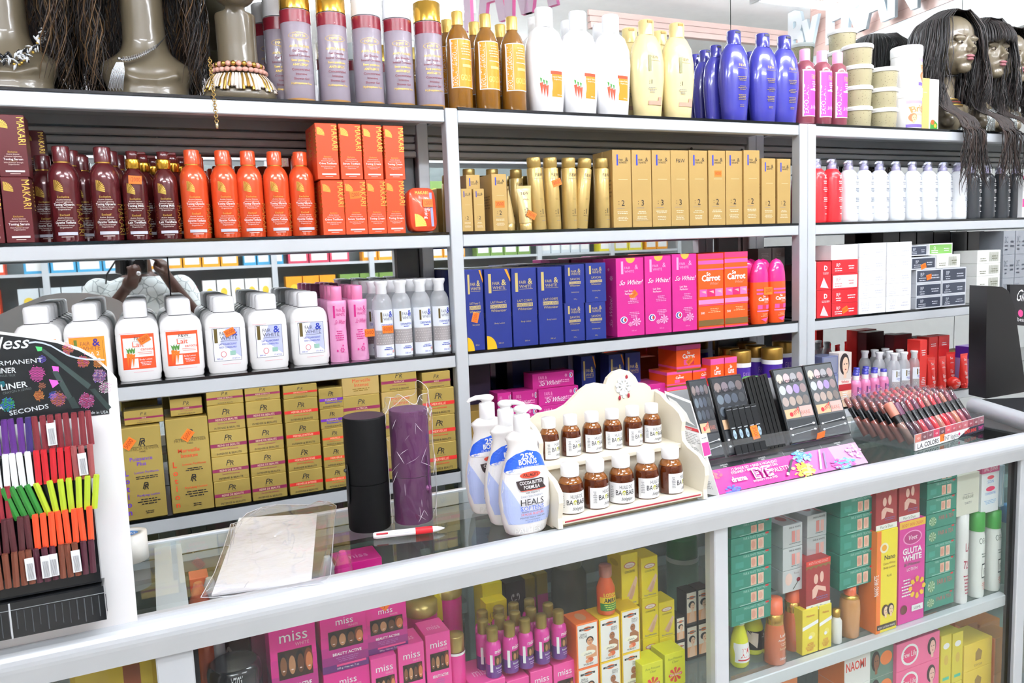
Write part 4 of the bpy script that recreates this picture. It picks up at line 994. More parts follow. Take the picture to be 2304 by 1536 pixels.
PV = [(.029, 0), (.031, .002), (.031, .105)]
def pjar():
    b = MB().lathe(PV, M('4a2a96', .3, 0, .4), 28)
    c = MB().lathe([(.0315, .106), (.032, .108), (.032, .126), (.030, .128), (.0005, .128)], M('a8823a', .3, .7), 28)
    b.lathe([(.0316, .098), (.0316, .106)], W_, 28, caps=False)
    g = MB(); f = surf(PV, 1, 1)
    gfx(g, [T(0, .74, .11, 'F&W', M('a88ac0', .4), mw=.44), Rc(-.3, .7, .3, .705, M('a88ac0', .4)), T(0, .44, .15, 'miss', W_, mw=.7, bold=.02)]+lines(0, .3, .6, .05, 3, M('b8a0d8', .4), 2), .06, .105, f, curved=True)
    return mk('purple_jar', 'jar', jar=b, lid=c, label=g)
PJAR = pjar()
PJS = (onY(1737, 781, .04).z-Z)/.128
for i, (px, y) in enumerate(((1666, .05), (1737, .04), (1700, .11), (1760, .13), (1640, .13), (1680, .19))):
    put(PJAR, (onY(px, 880, y).x, y, Z), ['purple jar with gold lid right of the carrot boxes', 'purple jar with gold lid nearest the right post', 'purple jar between and behind the front two', 'purple jar back right by the post', 'purple jar back left behind carrot boxes', 'purple jar at the very back'][i], 'purple jars with gold lids', sc=(1.0, 1.0, PJS))
# fourth level, right bay
cartons(lambda w, d, h, i: cart(w, d, h, M('8088b0', .2, .4), [Rc(-.42, .06, .42, .94, M('a8aec8', .2, .5))], ch=.001), 'silver_cube_carton', [(1848, 1886)], (880, 880), (843, 843), Z, .0, .06, 'lower silver blue cube carton', 'silver blue cube cartons')
stk(lambda w, d, h, i: cart(w, d, h, M('8088b0', .2, .4), [Rc(-.42, .06, .42, .94, M('a8aec8', .2, .5))], ch=.001), 'silver_cube_carton', [(1850, 1886)], [843, 801, 760], .0, .06, 'silver blue cube carton', 'silver blue cube cartons', z0=Z+onY(1850, 843, 0).z-onY(1850, 880, 0).z)
stk(lambda w, d, h, i: cart(w, d, h, M('eeeeee', .4), [Rc(-.5, 0, .5, .3, M('b83a50', .4))]), 'slim_carton', [(1832, 1846)], [880, 798], -.0, .04, 'white carton with red foot by the post', None, z0=Z)
def girl(w, d, h, i):
    sk = M('e8c4aa', .5); 
    return cart(w, d, h, M('f2e8e0', .4), [Rc(-.5, .5, .5, 1, M('d8ccc4', .4))]+woman(.0, .74, .9, .5, sk, M('30282a', .5))+[Rc(-.5, .3, .5, .42, M('a8262e', .4)), T(0, .44, .05, 'White', RED, mw=.6), Rc(-.5, 0, .5, .3, M('e8c8a8', .4))]+lines(0, .26, .6, .04, 4, W_, 3))
cartons(girl, 'face_print_carton', [(1886, 1915)], (905, 905), (793, 793), Z, -.0, .04, 'white carton with a girl face print and orange sticker', None, sticks={0: (.003, 0, .045, 0)})
P13 = [(.0135, 0), (.0145, .002), (.0145, .058), (.012, .068), (.008, .071)]
def pinkmini():
    b = MB().lathe(P13, M('dc82ae', .15, 0, .4), 20)
    c = MB().lathe([(.0085, .071), (.0088, .084)], W_, 20); c.lathe([(.009, .084), (.0085, .092), (.0005, .0925)], M('3a3a9c', .3), 20)
    g = MB(); gfx(g, [Rc(-.3, .12, .4, .46, M('3038a8', .4)), Rc(-.3, .5, -.15, .75, M('7a3a6a', .4))]+lines(.1, .68, .4, .06, 2, NAVY, 2), .028, .071, surf(P13, 1, 1), curved=True)
    return mk('remover_bottle', 'bottle', body=b, cap=c, label=g)
PM = pinkmini()
row(PM, .0925, [1925, 1946, 1966, 1987], (905, 896), (812, 808), Z, .0, 'small pink bottle blue cap', 'small pink bottles', back=2, dy=.035, sc=1.15)
row(CLB, .174, [2010, 2032, 2056], (890, 884), (768, 764), Z, .02, 'clear bottle on the lowest right shelf', 'clear bottles in the right bay', back=2, dy=.05, dx=-.01, sc=.86)
row(CTR, .121, [2094, 2118, 2167], (876, 866), (787, 783), Z, .0, 'red cream tube', 'red cream tubes', back=1, dy=.05, sc=1.0)
cartons(lambda w, d, h, i: cart(w, d, h, M('d8302a', .3), lines(0, .8, .6, .04, 3, W_, i)+lines(0, .3, .6, .03, 5, W_, i+3)), 'red_box', [(2068, 2084)], (882, 882), (765, 765), Z, .0, .05, 'slim red carton left of the red tubes', None)
cartons(lambda w, d, h, i: cart(w, d, h, M('c82a26', .3), lines(0, .85, .6, .04, 2, W_, i)), 'red_box', [(2088, 2108), (2110, 2134)], (874, 872), (758, 755), Z, .07, .05, 'red carton behind the tubes', 'red cartons')
t = thing('red_ball_jar', 'round red ball shaped jar between the red tubes', 'jar', (onY(2145, 870, .0).x, .0, Z))
raw('ball', MB().ball((0, 0, .022), .0225, M('e8382e', .25, 0, .4), 20, 14).mesh('ball'), t)
g = MB(); gfx(g, lines(0, .6, .6, .1, 3, W_, 3), .04, .044, lambda x, z, e: (x, -math.sqrt(max(1e-6, .0225**2-x*x-(z-.022)**2))-e, z), curved=True); raw('label', g.mesh('label'), t)
cartons(lambda w, d, h, i: cart(w, d, h, M('a890cc', .3), [Rc(-.5, .7, .5, 1, M('5a34b0', .3)), Rc(-.5, .65, .5, .7, M('c8a85a', .3, .5))]+[Rc(-.35+k*.2, .08, -.27+k*.2, .6, M('9078bc', .3)) for k in range(4)], [Rc(-.5, .7, .5, 1, M('4a2a98', .3))]), 'purple_carton', [(2183, 2216)], (866, 866), (779, 779), Z, .0, .06, 'lilac and purple carton next to the black stand', None)
for i, (a, b_) in enumerate(((2010, 2050), (2052, 2085))):  # boxes coloured dark red to stand in for reflections behind the bottles
    cartons(lambda w, d, h, i: cart(w, d, h, M('7a1c22', .3)), 'red_box', [(a, b_)], (860, 860), ((752, 752), (758, 758))[i], Z, .17, .04, ['tall dark red reflection stand-in at the back', 'dark red reflection stand-in farther right at back'][i], 'dark red reflection stand-ins')
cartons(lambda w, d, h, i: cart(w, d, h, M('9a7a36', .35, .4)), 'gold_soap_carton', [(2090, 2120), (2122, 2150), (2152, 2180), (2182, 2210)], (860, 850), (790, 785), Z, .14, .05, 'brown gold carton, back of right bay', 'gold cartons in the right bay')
# ================================================================== ON THE COUNTER
ZG = ZC+.0004
# ---- pump lotion bottles
PP_ = [(.030, 0), (.0345, .004), (.040, .025), (.0438, .055), (.0425, .085), (.036, .115), (.0285, .138), (.0252, .152), (.0268, .163), (.029, .167), (.0285, .171), (.020, .178), (.014, .180)]
def cocoa():
    wm = M('f6f3ef', .4)
    b = MB().lathe(PP_, wm, 40, 1, .6, 2.2)
    c = MB().lathe([(.0132, .178), (.0138, .180), (.0138, .206), (.0125, .208), (.0005, .208)], M('fbfbfb', .35), 28)
    c.lathe([(.0085, .207), (.0085, .214)], M('fbfbfb', .35), 20)
    c.lathe([(.0095, .212), (.0125, .215), (.0130, .219), (.009, .2225), (.0005, .2235)], M('fbfbfb', .3), 24)
    c.tube([(0, 0, .2185), (.018, 0, .2195), (.030, 0, .2165), (.035, 0, .2125)], [.008, .0065, .005, .003], M('fbfbfb', .3), 12, flat=.7)
    g = MB(); f = surf(PP_, 1, .6, 2.2); lb = M('bccaf4', .4); bl = M('2a62dc', .35); bk = M('3a3030', .4); rd = M('e0503a', .4); pa = M('f4f3f4', .4)
    W = .0876; H = .152                                   # label space: z 0..H
    def outline(s):                                      # pear shaped label
        L = []
        for k in range(25):
            t = k/24; zz = .135+t*.775
            hw = (.40+.09*sin(PI*min(1, t*1.5))) if t < .62 else .49*math.sqrt(max(0, 1-((t-.55)/.45)**2))
            L.append((hw*s, .135+.02*(1-s)+(zz-.135)*s))
        return L
    o1 = outline(1.); P1 = [(-a, z) for a, z in o1[::-1]]+[(a, z) for a, z in o1]
    it = [Pg(P1, pa), Pg([(-.4, .135), (.4, .135), (.47, .27), (.3, .2), (0, .19), (-.3, .22), (-.38, .42), (-.47, .62), (-.49, .45), (-.47, .27)], lb)]
    arch = [(u, z) for u, z in P1 if z > .68]
    it += [Pg(arch+[(.3, .69), (0, .745), (-.3, .69)] if False else arch, bl), Pg([(-.5, .68), (.5, .68), (.28, .725), (0, .74), (-.28, .725)], pa),
           T(0, .82, .058, '25%', W_, mw=.3, bold=.03), T(0, .765, .05, 'BONUS', W_, mw=.36, bold=.03), T(0, .735, .016, '17 FL. OZ. AT THE 13.5 FL. OZ. PRICE', W_, mw=.44),
           El(.02, .655, .21, .034, rd, 28), T(.02, .638, .034, "PALMER'S", M('5a2a24', .4), mw=.3, sh=.2, bold=.02),
           Pg([(-.27, .60), (-.15, .61), (.22, .61), (.29, .595), (.27, .54), (.33, .495), (.1, .50), (-.2, .50), (-.24, .53)], bk), Rc(-.2, .492, .31, .499, rd), T(.02, .562, .034, 'COCOA BUTTER', W_, mw=.46, bold=.02), T(.02, .515, .034, 'FORMULA', W_, mw=.32, bold=.02),
           T(.03, .463, .022, 'with Vitamin E', K_, mw=.28), T(.02, .425, .02, 'DAILY SKIN THERAPY', M('6a7490', .4), mw=.44), T(.02, .34, .066, 'HEALS', K_, mw=.46), T(.02, .285, .046, 'SOFTENS', M('3a6ae0', .4), mw=.46), T(.02, .262, .014, 'RELIEVES ROUGH, DRY SKIN', K_, mw=.42),
           T(.02, .23, .024, '24 HOUR MOISTURE', M('e8503a', .4), mw=.46), T(.02, .197, .017, 'SMOOTHES MARKS & TONES SKIN', K_, mw=.5), T(.02, .172, .011, 'DERMATOLOGIST RECOMMENDED', K_, mw=.3), T(.06, .148, .017, '500 ml / 17 fl. oz. e', M('4a6ab0', .4), mw=.3)]
    gfx(g, it, W, H/.93, f, curved=True, off=.0003, step=.00012)
    e = MB(); gfx(e, [T(0, .25, .5, "PALMER'S", M('ece8e2', .4), fit=.6, bold=.02)], W, .02, f, curved=True, off=.0006)
    return mk('pump_lotion_bottle', 'bottle', body=b, pump=c, label=g, embossing=e)
COC = cocoa()
for i, (px, y, rz, fl) in enumerate(((1181, -.545, 0, 0), (1146, -.480, .1, -.75), (1105, -.405, -.05, PI))):
    x = onY(px, 1150, y).x
    o = put(COC, (x, y, ZG), ['white cocoa butter pump bottle, frontmost of the three', 'white cocoa butter pump bottle, middle of the three', 'white cocoa butter pump bottle, rearmost, spout pointing left'][i], 'cocoa butter pump bottles', rz=rz, sc=(1.13, 1.08, 1.04))
    if fl:
        for ch in o.children:
            if ch.name.startswith('pump'): ch.rotation_euler = (0, 0, fl)

# ---- baobab oil rack and bottles
CRM = M('efe8d4', .45, name='cream_painted_wood'); CRD = M('d8cba8', .6)
rk = thing('oil_rack', 'cream painted two-tier wooden rack with scalloped crest', 'rack', (0, 0, 0))
crest = [(640, 440), (700, 400), (780, 385), (850, 370), (920, 330), (980, 270), (1040, 210), (1100, 165), (1170, 150), (1245, 160), (1262, 110), (1310, 60), (1380, 38), (1440, 52), (1490, 100), (1515, 150), (1570, 152), (1610, 180), (1625, 218), (1670, 205), (1730, 235), (1780, 285), (1800, 330)]
pl = [onY(1020+a/3.657, 820+b/3.657, -.42) for a, b in crest]
poly = [(p.x, p.z) for p in pl]; poly = [(-.033, ZG+.001)]+[(-.033, poly[0][1]-.02)]+poly[1:]+[(.303, poly[-1][1]-.01), (.303, ZG+.001)]
bmk = MB(); n = len(poly)
cx_ = .13; cz_ = 1.08
A = [(x, -.424, z) for x, z in poly]; B2 = [(x, -.414, z) for x, z in poly]
bmk.add(A+[(cx_, -.424, cz_)], [(i, (i+1) % n, n) for i in range(n)][::-1] and [((i+1) % n, i, n) for i in range(n)], CRM)
bmk.add(B2+[(cx_, -.414, cz_)], [(i, (i+1) % n, n) for i in range(n)], CRM)
bmk.add(A+B2, [(i, n+i, n+(i+1) % n, (i+1) % n) for i in range(n)], CRM)
raw('crest_board', bmk.mesh('crest_board'), rk)
em = MB(); c0 = onY(1402, 868, -.424); c0 = (c0.x, c0.z); gw = M('f4f8fb', .3)
for q in range(9):
    a = q*2*PI/9+PI/2; em.tube([(c0[0], -.4255, c0[1]), (c0[0]+.013*cos(a), -.4258, c0[1]+.013*sin(a))], .0022, gw, 6); em.ball((c0[0]+.015*cos(a), -.4255, c0[1]+.015*sin(a)), .0055, gw, 10, 6, (1, .3, 1))
em.box(c0[0]-.003, c0[0]+.003, -.4262, -.4242, c0[1]-.025, c0[1], gw)
for u, z in ((-.010, -.024), (.012, -.021), (.008, .018)): em.ball((c0[0]+u, -.4258, c0[1]+z), .004, M('a02434', .3), 10, 6, (.8, .3, 1.3))
raw('tree_emblem', em.mesh('tree_emblem'), rk)
side = [(-.585, 1.0008), (-.583, 1.02), (-.590, 1.05), (-.588, 1.068), (-.568, 1.085), (-.535, 1.095), (-.518, 1.106), (-.515, 1.125), (-.518, 1.145), (-.508, 1.16), (-.490, 1.17), (-.465, 1.178), (-.445, 1.19), (-.425, 1.195), (-.425, .996), (-.561, .996), (-.561, 1.0008)]
for x0 in (-.033, .2935):
    b = MB(); m_ = len(side); a = [(x0, y, z) for y, z in side]; c = [(x0+.0095, y, z) for y, z in side]
    cc = (-.47, 1.05)
    b.add(a+[(x0, *cc)], [(i, (i+1) % m_, m_) for i in range(m_)], CRM); b.add(c+[(x0+.0095, *cc)], [((i+1) % m_, i, m_) for i in range(m_)], CRM)
    b.add(a+c, [(i, m_+i, m_+(i+1) % m_, (i+1) % m_) for i in range(m_)], CRM); raw('side_panel', b.mesh('side_panel'), rk)
raw('shelf', MB().box(-.023, .293, -.582, -.505, 1.006, 1.0155, CRM, .001).mesh('shelf'), rk)
raw('red_line', MB().box(-.018, .288, -.5828, -.5822, 1.0095, 1.012, M('a8283a', .4)).mesh('red_line'), rk)
raw('shelf', MB().box(-.023, .293, -.515, -.425, 1.090, 1.0995, CRM, .001).mesh('shelf'), rk)
raw('riser', MB().box(-.023, .293, -.505, -.497, 1.016, 1.0895, CRM).mesh('riser'), rk)
raw('bottom_board', MB().box(-.023, .293, -.565, -.43, .9955, .999, CRD).mesh('bottom_board'), rk)
P14 = [(.0185, 0), (.0198, .002), (.0198, .044), (.0185, .054), (.0150, .062), (.0115, .066), (.0112, .069)]
def baobab():
    am = bpy.data.materials.new('amber_glass'); am.use_nodes = True; nt = am.node_tree; p = nt.nodes['Principled BSDF']
    tc = nt.nodes.new('ShaderNodeTexCoord'); sx = nt.nodes.new('ShaderNodeSeparateXYZ'); r_ = nt.nodes.new('ShaderNodeValToRGB')
    r_.color_ramp.interpolation = 'CONSTANT'; r_.color_ramp.elements[0].color = rgb('5a2408'); r_.color_ramp.elements[1].position = .0525; r_.color_ramp.elements[1].color = rgb('9a5a1c')
    nt.links.new(tc.outputs['Object'], sx.inputs[0]); nt.links.new(sx.outputs['Z'], r_.inputs[0]); nt.links.new(r_.outputs[0], p.inputs['Base Color'])
    p.inputs['Roughness'].default_value = .06; p.inputs['Coat Weight'].default_value = 1; p.inputs['Transmission Weight'].default_value = .25; p.inputs['IOR'].default_value = 1.3
    b = MB().lathe(P14, am, 32)
    c = MB().lathe([(.0135, .067), (.0140, .069), (.0140, .086), (.0130, .0885), (.0005, .0885)], M('fafafa', .35), 28)
    g = MB(); f = surf(P14, 1, 1); pa = M('f2f2f2', .4)
    gr = M('b8b83a', .4)
    it = [Rc(-.495, .03, .495, .62, pa), T(.08, .45, .10, 'HUILE DE', K_, mw=.5), T(-.1, .27, .15, 'BA', K_, 'l', .3, bold=.005), T(.08, .27, .14, 'BAB', K_, 'l', .33, bold=.005), El(0, .34, .07, .07, gr, 14), El(0, .32, .045, .045, pa, 12), Rc(-.012, .275, .012, .35, gr), T(.1, .12, .10, 'biologique', K_, mw=.44, sh=.35)]
    it += lines(-.43, .5, .09, .05, 7, GREY, 3)
    it[2] = T(-.09, .27, .14, 'BA', K_, 'r', .22, bold=.005)
    gfx(g, it, .0392, .066, f, curved=True)
    return mk('baobab_oil_bottle', 'bottle', body=b, cap=c, label=g)
BAO = baobab()
for i, (px, py, rz) in enumerate(((1281, 1033, -.15), (1338, 1026, .35), (1396, 1014, -.35), (1452, 1004, .1), (1507, 993, .55))):
    put(BAO, (onY(px, py, -.545).x, -.545, 1.0158), f'baobab oil bottle with white cap, {nth(i, 5)} on the lower tier', 'baobab oil bottles', rz=rz, sc=(1.25, 1.25, 1.02))
for i, (px, py, rz) in enumerate(((1233, 930, .45), (1282, 923, .35), (1330, 916, .1), (1376, 909, .05), (1422, 903, .35), (1465, 897, -.1))):
    put(BAO, (onY(px, py, -.468).x, -.468, 1.0998), f'baobab oil bottle with white cap, {nth(i, 6)} on the upper tier', 'baobab oil bottles', rz=rz, sc=(1., 1., .9))

# ---- leaflet, price tag
def quad_card(name, cat, label, q, th, mat, items, w, h, nrm=None):
    """q: bottom-left, bottom-right, top-right, top-left corners; printed items laid on its front."""
    q = [Vector(p) for p in q]; nn = (q[1]-q[0]).cross(q[3]-q[0]).normalized()
    b = MB(); bk = [p-nn*th for p in q]
    b.add(list(q)+bk, [(0, 1, 2, 3), (7, 6, 5, 4), (0, 4, 5, 1), (1, 5, 6, 2), (2, 6, 7, 3), (3, 7, 4, 0)], mat)
    def f(x, z, e):
        u = x/w+.5; v = z/h; return (q[0]*(1-u)*(1-v)+q[1]*u*(1-v)+q[2]*u*v+q[3]*(1-u)*v)+nn*e
    gfx(b, items, w, h, f)
    o = raw(name, b.mesh(name)); return tag(o, label, cat) if label else o
quad_card('leaflet', 'leaflet', 'leaning grey leaflet with a pale map on dark ground', [(.309, -.50, ZG), (.346, -.568, ZG), (.345-.006, -.488, 1.178), (.308, -.44, 1.196)], .0015, M('ececec', .45),
          [Rc(-.46, .70, .46, .97, M('8c9092', .45)), Pg([(-.4, .95), (-.1, .93), (.2, .84), (.25, .76), (.4, .72), (.1, .74), (-.15, .77), (-.3, .84)], M('e6e6e4', .45)), Rc(-.46, .655, .46, .69, M('b83038', .4)), T(0, .66, .02, 'Carte du Senegal', W_, mw=.7)]+[x for k in range(4) for x in lines(0, .62-k*.15, .8, .018, 7, M('a8a8aa', .5), k)], .09, .2)
quad_card('price_tag', 'price tag', 'small white and pink price tag at the leaflet corner', [onY(1584, 1030, -.535), onY(1601, 1024, -.535), onY(1590, 974, -.535), onY(1573, 977, -.535)], .001, W_, [Rc(-.42, .06, .46, .62, M('ee4aa0', .4))]+lines(0, .8, .6, .08, 1, GREY, 2), .017, .05)

# ---- black case and purple wrapped case
def case(px0, px1, ptop, y, pbase, col, name, label, rough=.6):
    x0, x1 = onY(px0, pbase, y).x, onY(px1, pbase, y).x; r = (x1-x0)/2; zt = onY((px0+px1)/2-8, ptop, y).z
    t = thing(name, label, 'case', ((x0+x1)/2, y, ZG)); h = zt-ZG; m_ = M(col, rough); m_.node_tree.nodes['Principled BSDF'].inputs['Specular IOR Level'].default_value = .2; hm = h*.42
    raw('base_half', MB().lathe([(r*.97, 0), (r, .003), (r, hm-.0006)], m_, 40).mesh('base_half'), t)
    raw('upper_half', MB().lathe([(r, hm+.0006), (r, h-.003), (r*.985, h-.0005), (r*.97, h)], m_, 40).mesh('upper_half'), t)
    return t, r, h, hm
t, r, h, hm = case(785, 878, 934, -.37, 1165, '08090a', 'round_case', 'black cylindrical brush case with strap, standing on the counter')
s_ = MB()
a = PI*1.08
pts = [(cos(a)*(r+.0015), sin(a)*(r+.0015), hm-.035+.0105*k) for k in range(8)]
s_.tube(pts, [.004, .0075, .008, .008, .008, .008, .0075, .004], M('141618', .4), 10, flat=.25); s_.ball((cos(a)*(r+.004), sin(a)*(r+.004), hm+.028), .004, M('2c2e30', .3), 10, 6)
raw('strap', s_.mesh('strap'), t)
raw('top_disc', MB().lathe([(r*.96, h), (r*.96, h+.0004)], M('2c2028', .5), 40).mesh('top_disc'), t)
t, r, h, hm = case(889, 972, 918, -.375, 1160, '54204e', 'round_case', 'purple cylindrical case inside a crinkled clear bag', .45)
s_ = MB(); a = -PI*.30
pts = [(cos(a)*(r+.0015), sin(a)*(r+.0015), hm-.035+.0105*k) for k in range(8)]
s_.tube(pts, [.004, .0065, .007, .007, .007, .007, .0065, .004], M('5e2c5c', .4), 10, flat=.25); s_.ball((pts[1][0], pts[1][1], pts[1][2]), .006, M('8a4a80', .3), 10, 6)
raw('strap', s_.mesh('strap'), t)
# the bag: wrinkled sleeve with torn points on top
b = MB(); vs = []; fs = []; N = 64; R_ = 34; rr = random.Random(5)
def bagpt(k, j):
    th = 2*PI*k/N; v = j/(R_-1)
    n1 = sin(th*3+v*7)*.5+sin(th*7-v*13+1)*.3+sin(th*11+v*23)*.2
    top = h+.012+.022*max(0, sin(th*1.0+2.2))+.016*sin(th*2+.6)+.006*sin(th*5)
    z = -.0+v*(top+.004)+.0005
    sq = 1+.08*abs(cos(th))**3
    rad = (r+.0045)*sq+.0026*n1+(.004*abs(n1) if v > .85 else 0)
    if z > h: rad = (r+.0045)*(1-.9*(z-h)*(6+5*sin(th*4)))+.003*n1
    return (cos(th)*rad*1.03, sin(th)*rad, z)
for j in range(R_):
    for k in range(N): vs.append(bagpt(k, j))
for j in range(R_-1):
    for k in range(N): fs.append((j*N+k, j*N+(k+1) % N, (j+1)*N+(k+1) % N, (j+1)*N+k))
b.add(vs, fs, film('ffffff', .02, scale=60, bump=1., ior=1.7), True)
raw('clear_bag', b.mesh('clear_bag'), t)
b = MB(); cw = M('f4f2f6', .12, 0, 1.); rr = random.Random(12)  # white tubes paint the film's highlights along its creases and rim
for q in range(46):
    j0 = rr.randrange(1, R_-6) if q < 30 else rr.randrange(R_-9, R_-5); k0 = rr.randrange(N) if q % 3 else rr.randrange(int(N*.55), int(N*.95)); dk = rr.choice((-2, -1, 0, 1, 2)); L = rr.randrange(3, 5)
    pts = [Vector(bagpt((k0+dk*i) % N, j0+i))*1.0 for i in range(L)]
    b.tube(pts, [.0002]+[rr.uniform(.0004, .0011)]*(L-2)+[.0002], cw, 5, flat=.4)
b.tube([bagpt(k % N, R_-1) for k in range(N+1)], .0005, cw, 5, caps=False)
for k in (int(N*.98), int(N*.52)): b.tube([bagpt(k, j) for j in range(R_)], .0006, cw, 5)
raw('bag_crease_glints', b.mesh('bag_crease_glints'), t)

# ---- pen
p0 = Vector((-.336, -.441, ZG+.0065)); p1 = Vector((-.208, -.470, ZG+.0065)); d = p1-p0
t = thing('ballpoint_pen', 'white multicolour ballpoint pen with red grip lying on glass', 'pen', p0)
seg_ = lambda a, c: [d*a, d*((a+c)/2), d*c]
raw('barrel', MB().tube([d*0, d*.02, d*.3, d*.58], [.0045, .006, .0062, .0062], M('f4f4f4', .25), 14).mesh('barrel'), t)
raw('grip', MB().tube([d*.581, d*.7, d*.82], [.0064, .0066, .006], M('d8242e', .5), 14).mesh('grip'), t)
raw('tip', MB().tube([d*.821, d*.88, d*.95, d*.99], [.0058, .005, .0028, .0008], M('f0f0f0', .25), 14).mesh('tip'), t)
raw('slider', MB().tube([d*.04+Vector((-.0008, -.0045, .0035)), d*.2+Vector((-.0008, -.0045, .0035))], .0018, M('b82838', .4), 8).mesh('slider'), t)
raw('clip', MB().tube([d*.03+Vector((0, -.003, -.0035)), d*.3+Vector((0, -.0035, -.003))], .002, M('ececec', .3), 8).mesh('clip'), t)
g = MB(); u_ = d.normalized(); gfx(g, [T(0, .2, .6, 'LE DEPOT COSMETIC', M('4a4ad0', .4), mw=.9)], .045, .004, lambda x, z, e: d*.4+u_*x+Vector((0, -.0058-e, 0))+Vector((0, .0026, .0036))*0+Vector((0, 0, z-.001))); raw('barrel_print', g.mesh('barrel_print'), t)

# ---- paper in a clear sleeve
def flatpoly(pts, z): return [tuple(Vector((onZ(a, b_, z).x, onZ(a, b_, z).y, z))) for a, b_ in pts]
cr = lambda L: [(260+a/2.88, 1080+b_/2.88) for a, b_ in L]
t = thing('paper_sleeve', 'white paper sheets in a crinkled clear plastic sleeve lying flat', 'paper sleeve', (0, 0, 0))
pg = flatpoly(cr([(622, 742), (1268, 655), (1306, 215), (800, 243)]), ZG+.003)
b = MB(); b.add([(x, y, ZG+.0005) for x, y, z in pg]+pg, [(3, 2, 1, 0), (4, 5, 6, 7), (0, 1, 5, 4), (1, 2, 6, 5), (2, 3, 7, 6), (3, 0, 4, 7)], M('f2f2f0', .6)); raw('paper', b.mesh('paper'), t)
ol = flatpoly(cr([(552, 757), (640, 752), (820, 738), (1000, 715), (1200, 688), (1388, 655), (1405, 450), (1418, 250), (1432, 170), (1390, 138), (1330, 128), (1260, 160), (1140, 150), (1040, 158), (940, 178), (850, 218), (795, 262), (745, 290), (735, 330), (700, 440), (640, 600)]), ZG+.004)
n = len(ol); cxx = sum(p[0] for p in ol)/n; cyy = sum(p[1] for p in ol)/n; b = MB(); vs = []; fs = []; RR = 16
for q in range(RR+1):
    f_ = 1-q/RR*.98
    for i, p in enumerate(ol):
        x = cxx+(p[0]-cxx)*f_; y = cyy+(p[1]-cyy)*f_
        z = ZG+.0062+.0012*sin(x*90+y*40)+.0009*sin(y*160-x*70)-(.003 if q == 0 else 0)+(.002*max(0, sin(i*1.9)) if q < 3 and 6 < i < 20 else 0)
        vs.append((x, y, z))
for q in range(RR):
    for i in range(n): fs.append((q*n+i, q*n+(i+1) % n, (q+1)*n+(i+1) % n, (q+1)*n+i))
b.add(vs, fs, film('fafafc', .05, scale=45, bump=.7), True); raw('sleeve', b.mesh('sleeve'), t)
b = MB(); rr = random.Random(6); cw = M('dcdce2', .15, 0, .8)  # pale tubes stand in for glints on the sleeve's creases and edge
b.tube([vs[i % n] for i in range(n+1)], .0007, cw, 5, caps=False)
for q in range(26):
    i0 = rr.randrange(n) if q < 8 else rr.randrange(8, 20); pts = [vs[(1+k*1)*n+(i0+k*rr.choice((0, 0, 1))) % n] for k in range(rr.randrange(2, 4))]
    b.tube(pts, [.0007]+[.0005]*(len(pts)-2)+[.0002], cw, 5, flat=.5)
raw('sleeve_crease_glints', b.mesh('sleeve_crease_glints'), t)

# ---- tape roll, dark bottle behind the pen stand
t = thing('tape_roll', 'roll of white tape with blue core print, right of the pen stand', 'tape', (-.735, -.315, ZG))
raw('tape', MB().lathe([(.017, 0), (.030, 0), (.030, .048), (.017, .048), (.017, 0)], M('efeee6', .35, 0, .2), 32, caps=False).mesh('tape'), t)
b = MB().lathe([(.0165, .002), (.0165, .046)], M('2a7ac4', .4), 32, caps=False); b.lathe([(.0168, .046), (.0005, .046)], M('2a7ac4', .4), 32, caps=False)
gfx(b, [T(0, .1, .5, 'VITAL', W_, mw=.9)], .03, .02, lambda x, z, e: (x, z-.006, .046+e)); raw('core', b.mesh('core'), t)
t = thing('dark_bottle', 'dark bottle with yellow top, half hidden behind the pen stand', 'bottle', (-.757, -.36, ZG))
raw('body', MB().lathe([(.018, 0), (.020, .003), (.020, .055), (.017, .07)], M('2a1416', .12, 0, .5), 24).mesh('body'), t)
raw('top', MB().lathe([(.0165, .07), (.016, .10), (.012, .112), (.0005, .113)], M('b8a82a', .2, 0, .4), 24).mesh('top'), t)

# ---- eyeliner pen stand
YS = -.592
st = thing('pen_display', 'white cardboard eyeliner display with black printed header', 'display', (0, 0, 0))
hd = [(-.715, 1.347)]
for px, py in ((245, 832), (215, 805), (180, 785), (130, 768), (70, 757), (0, 748)): q = onY(px, py-2, YS); hd.append((q.x, q.z))
x_l = -1.16; mid = hd[-1][1]
hd += [(-.92, mid+.004), (-.97, mid-.002), (-1.04, mid-.03), (x_l, mid-.085)]
outer = [(-.721, ZC+.001)]+[(hd[0][0]-.003, hd[0][1]+.001)]+hd[1:]+[(x_l, ZC+.001)]
b = MB(); n = len(outer); cc = (-.93, 1.2)
A = [(x, YS, z) for x, z in outer]; B2 = [(x, YS+.004, z) for x, z in outer]
b.add(A+[(cc[0], YS, cc[1])], [(i, (i+1) % n, n) for i in range(n)], M('f5f5f6', .4)); b.add(B2+[(cc[0], YS+.004, cc[1])], [((i+1) % n, i, n) for i in range(n)], M('ececec', .5)); b.add(A+B2, [(i, (i+1) % n, n+(i+1) % n, n+i) for i in range(n)], M('f5f5f6', .4))
raw('card_panel', b.mesh('card_panel'), st)
b = MB()
bkm = M('1e2224', .3, 0, .3)
pr_ = [onY(px, py, YS-.0006) for px, py in ((246, 931), (241, 833), (213, 808), (178, 789), (130, 772), (70, 761), (0, 752))]
pp = [(p.x, p.z) for p in pr_]; pp += [(-.93, pp[-1][1]+.002), (-1.0, pp[-1][1]-.02), (x_l+.01, pp[-1][1]-.09), (x_l+.01, pp[0][1])]
n = len(pp); b.add([(x, YS-.0006, z) for x, z in pp]+[(-.93, YS-.0006, 1.33)], [(i, (i+1) % n, n) for i in range(n)], bkm)
def hp(px, py, e=.001): return tuple(onY(px, py, YS-.0008-e))
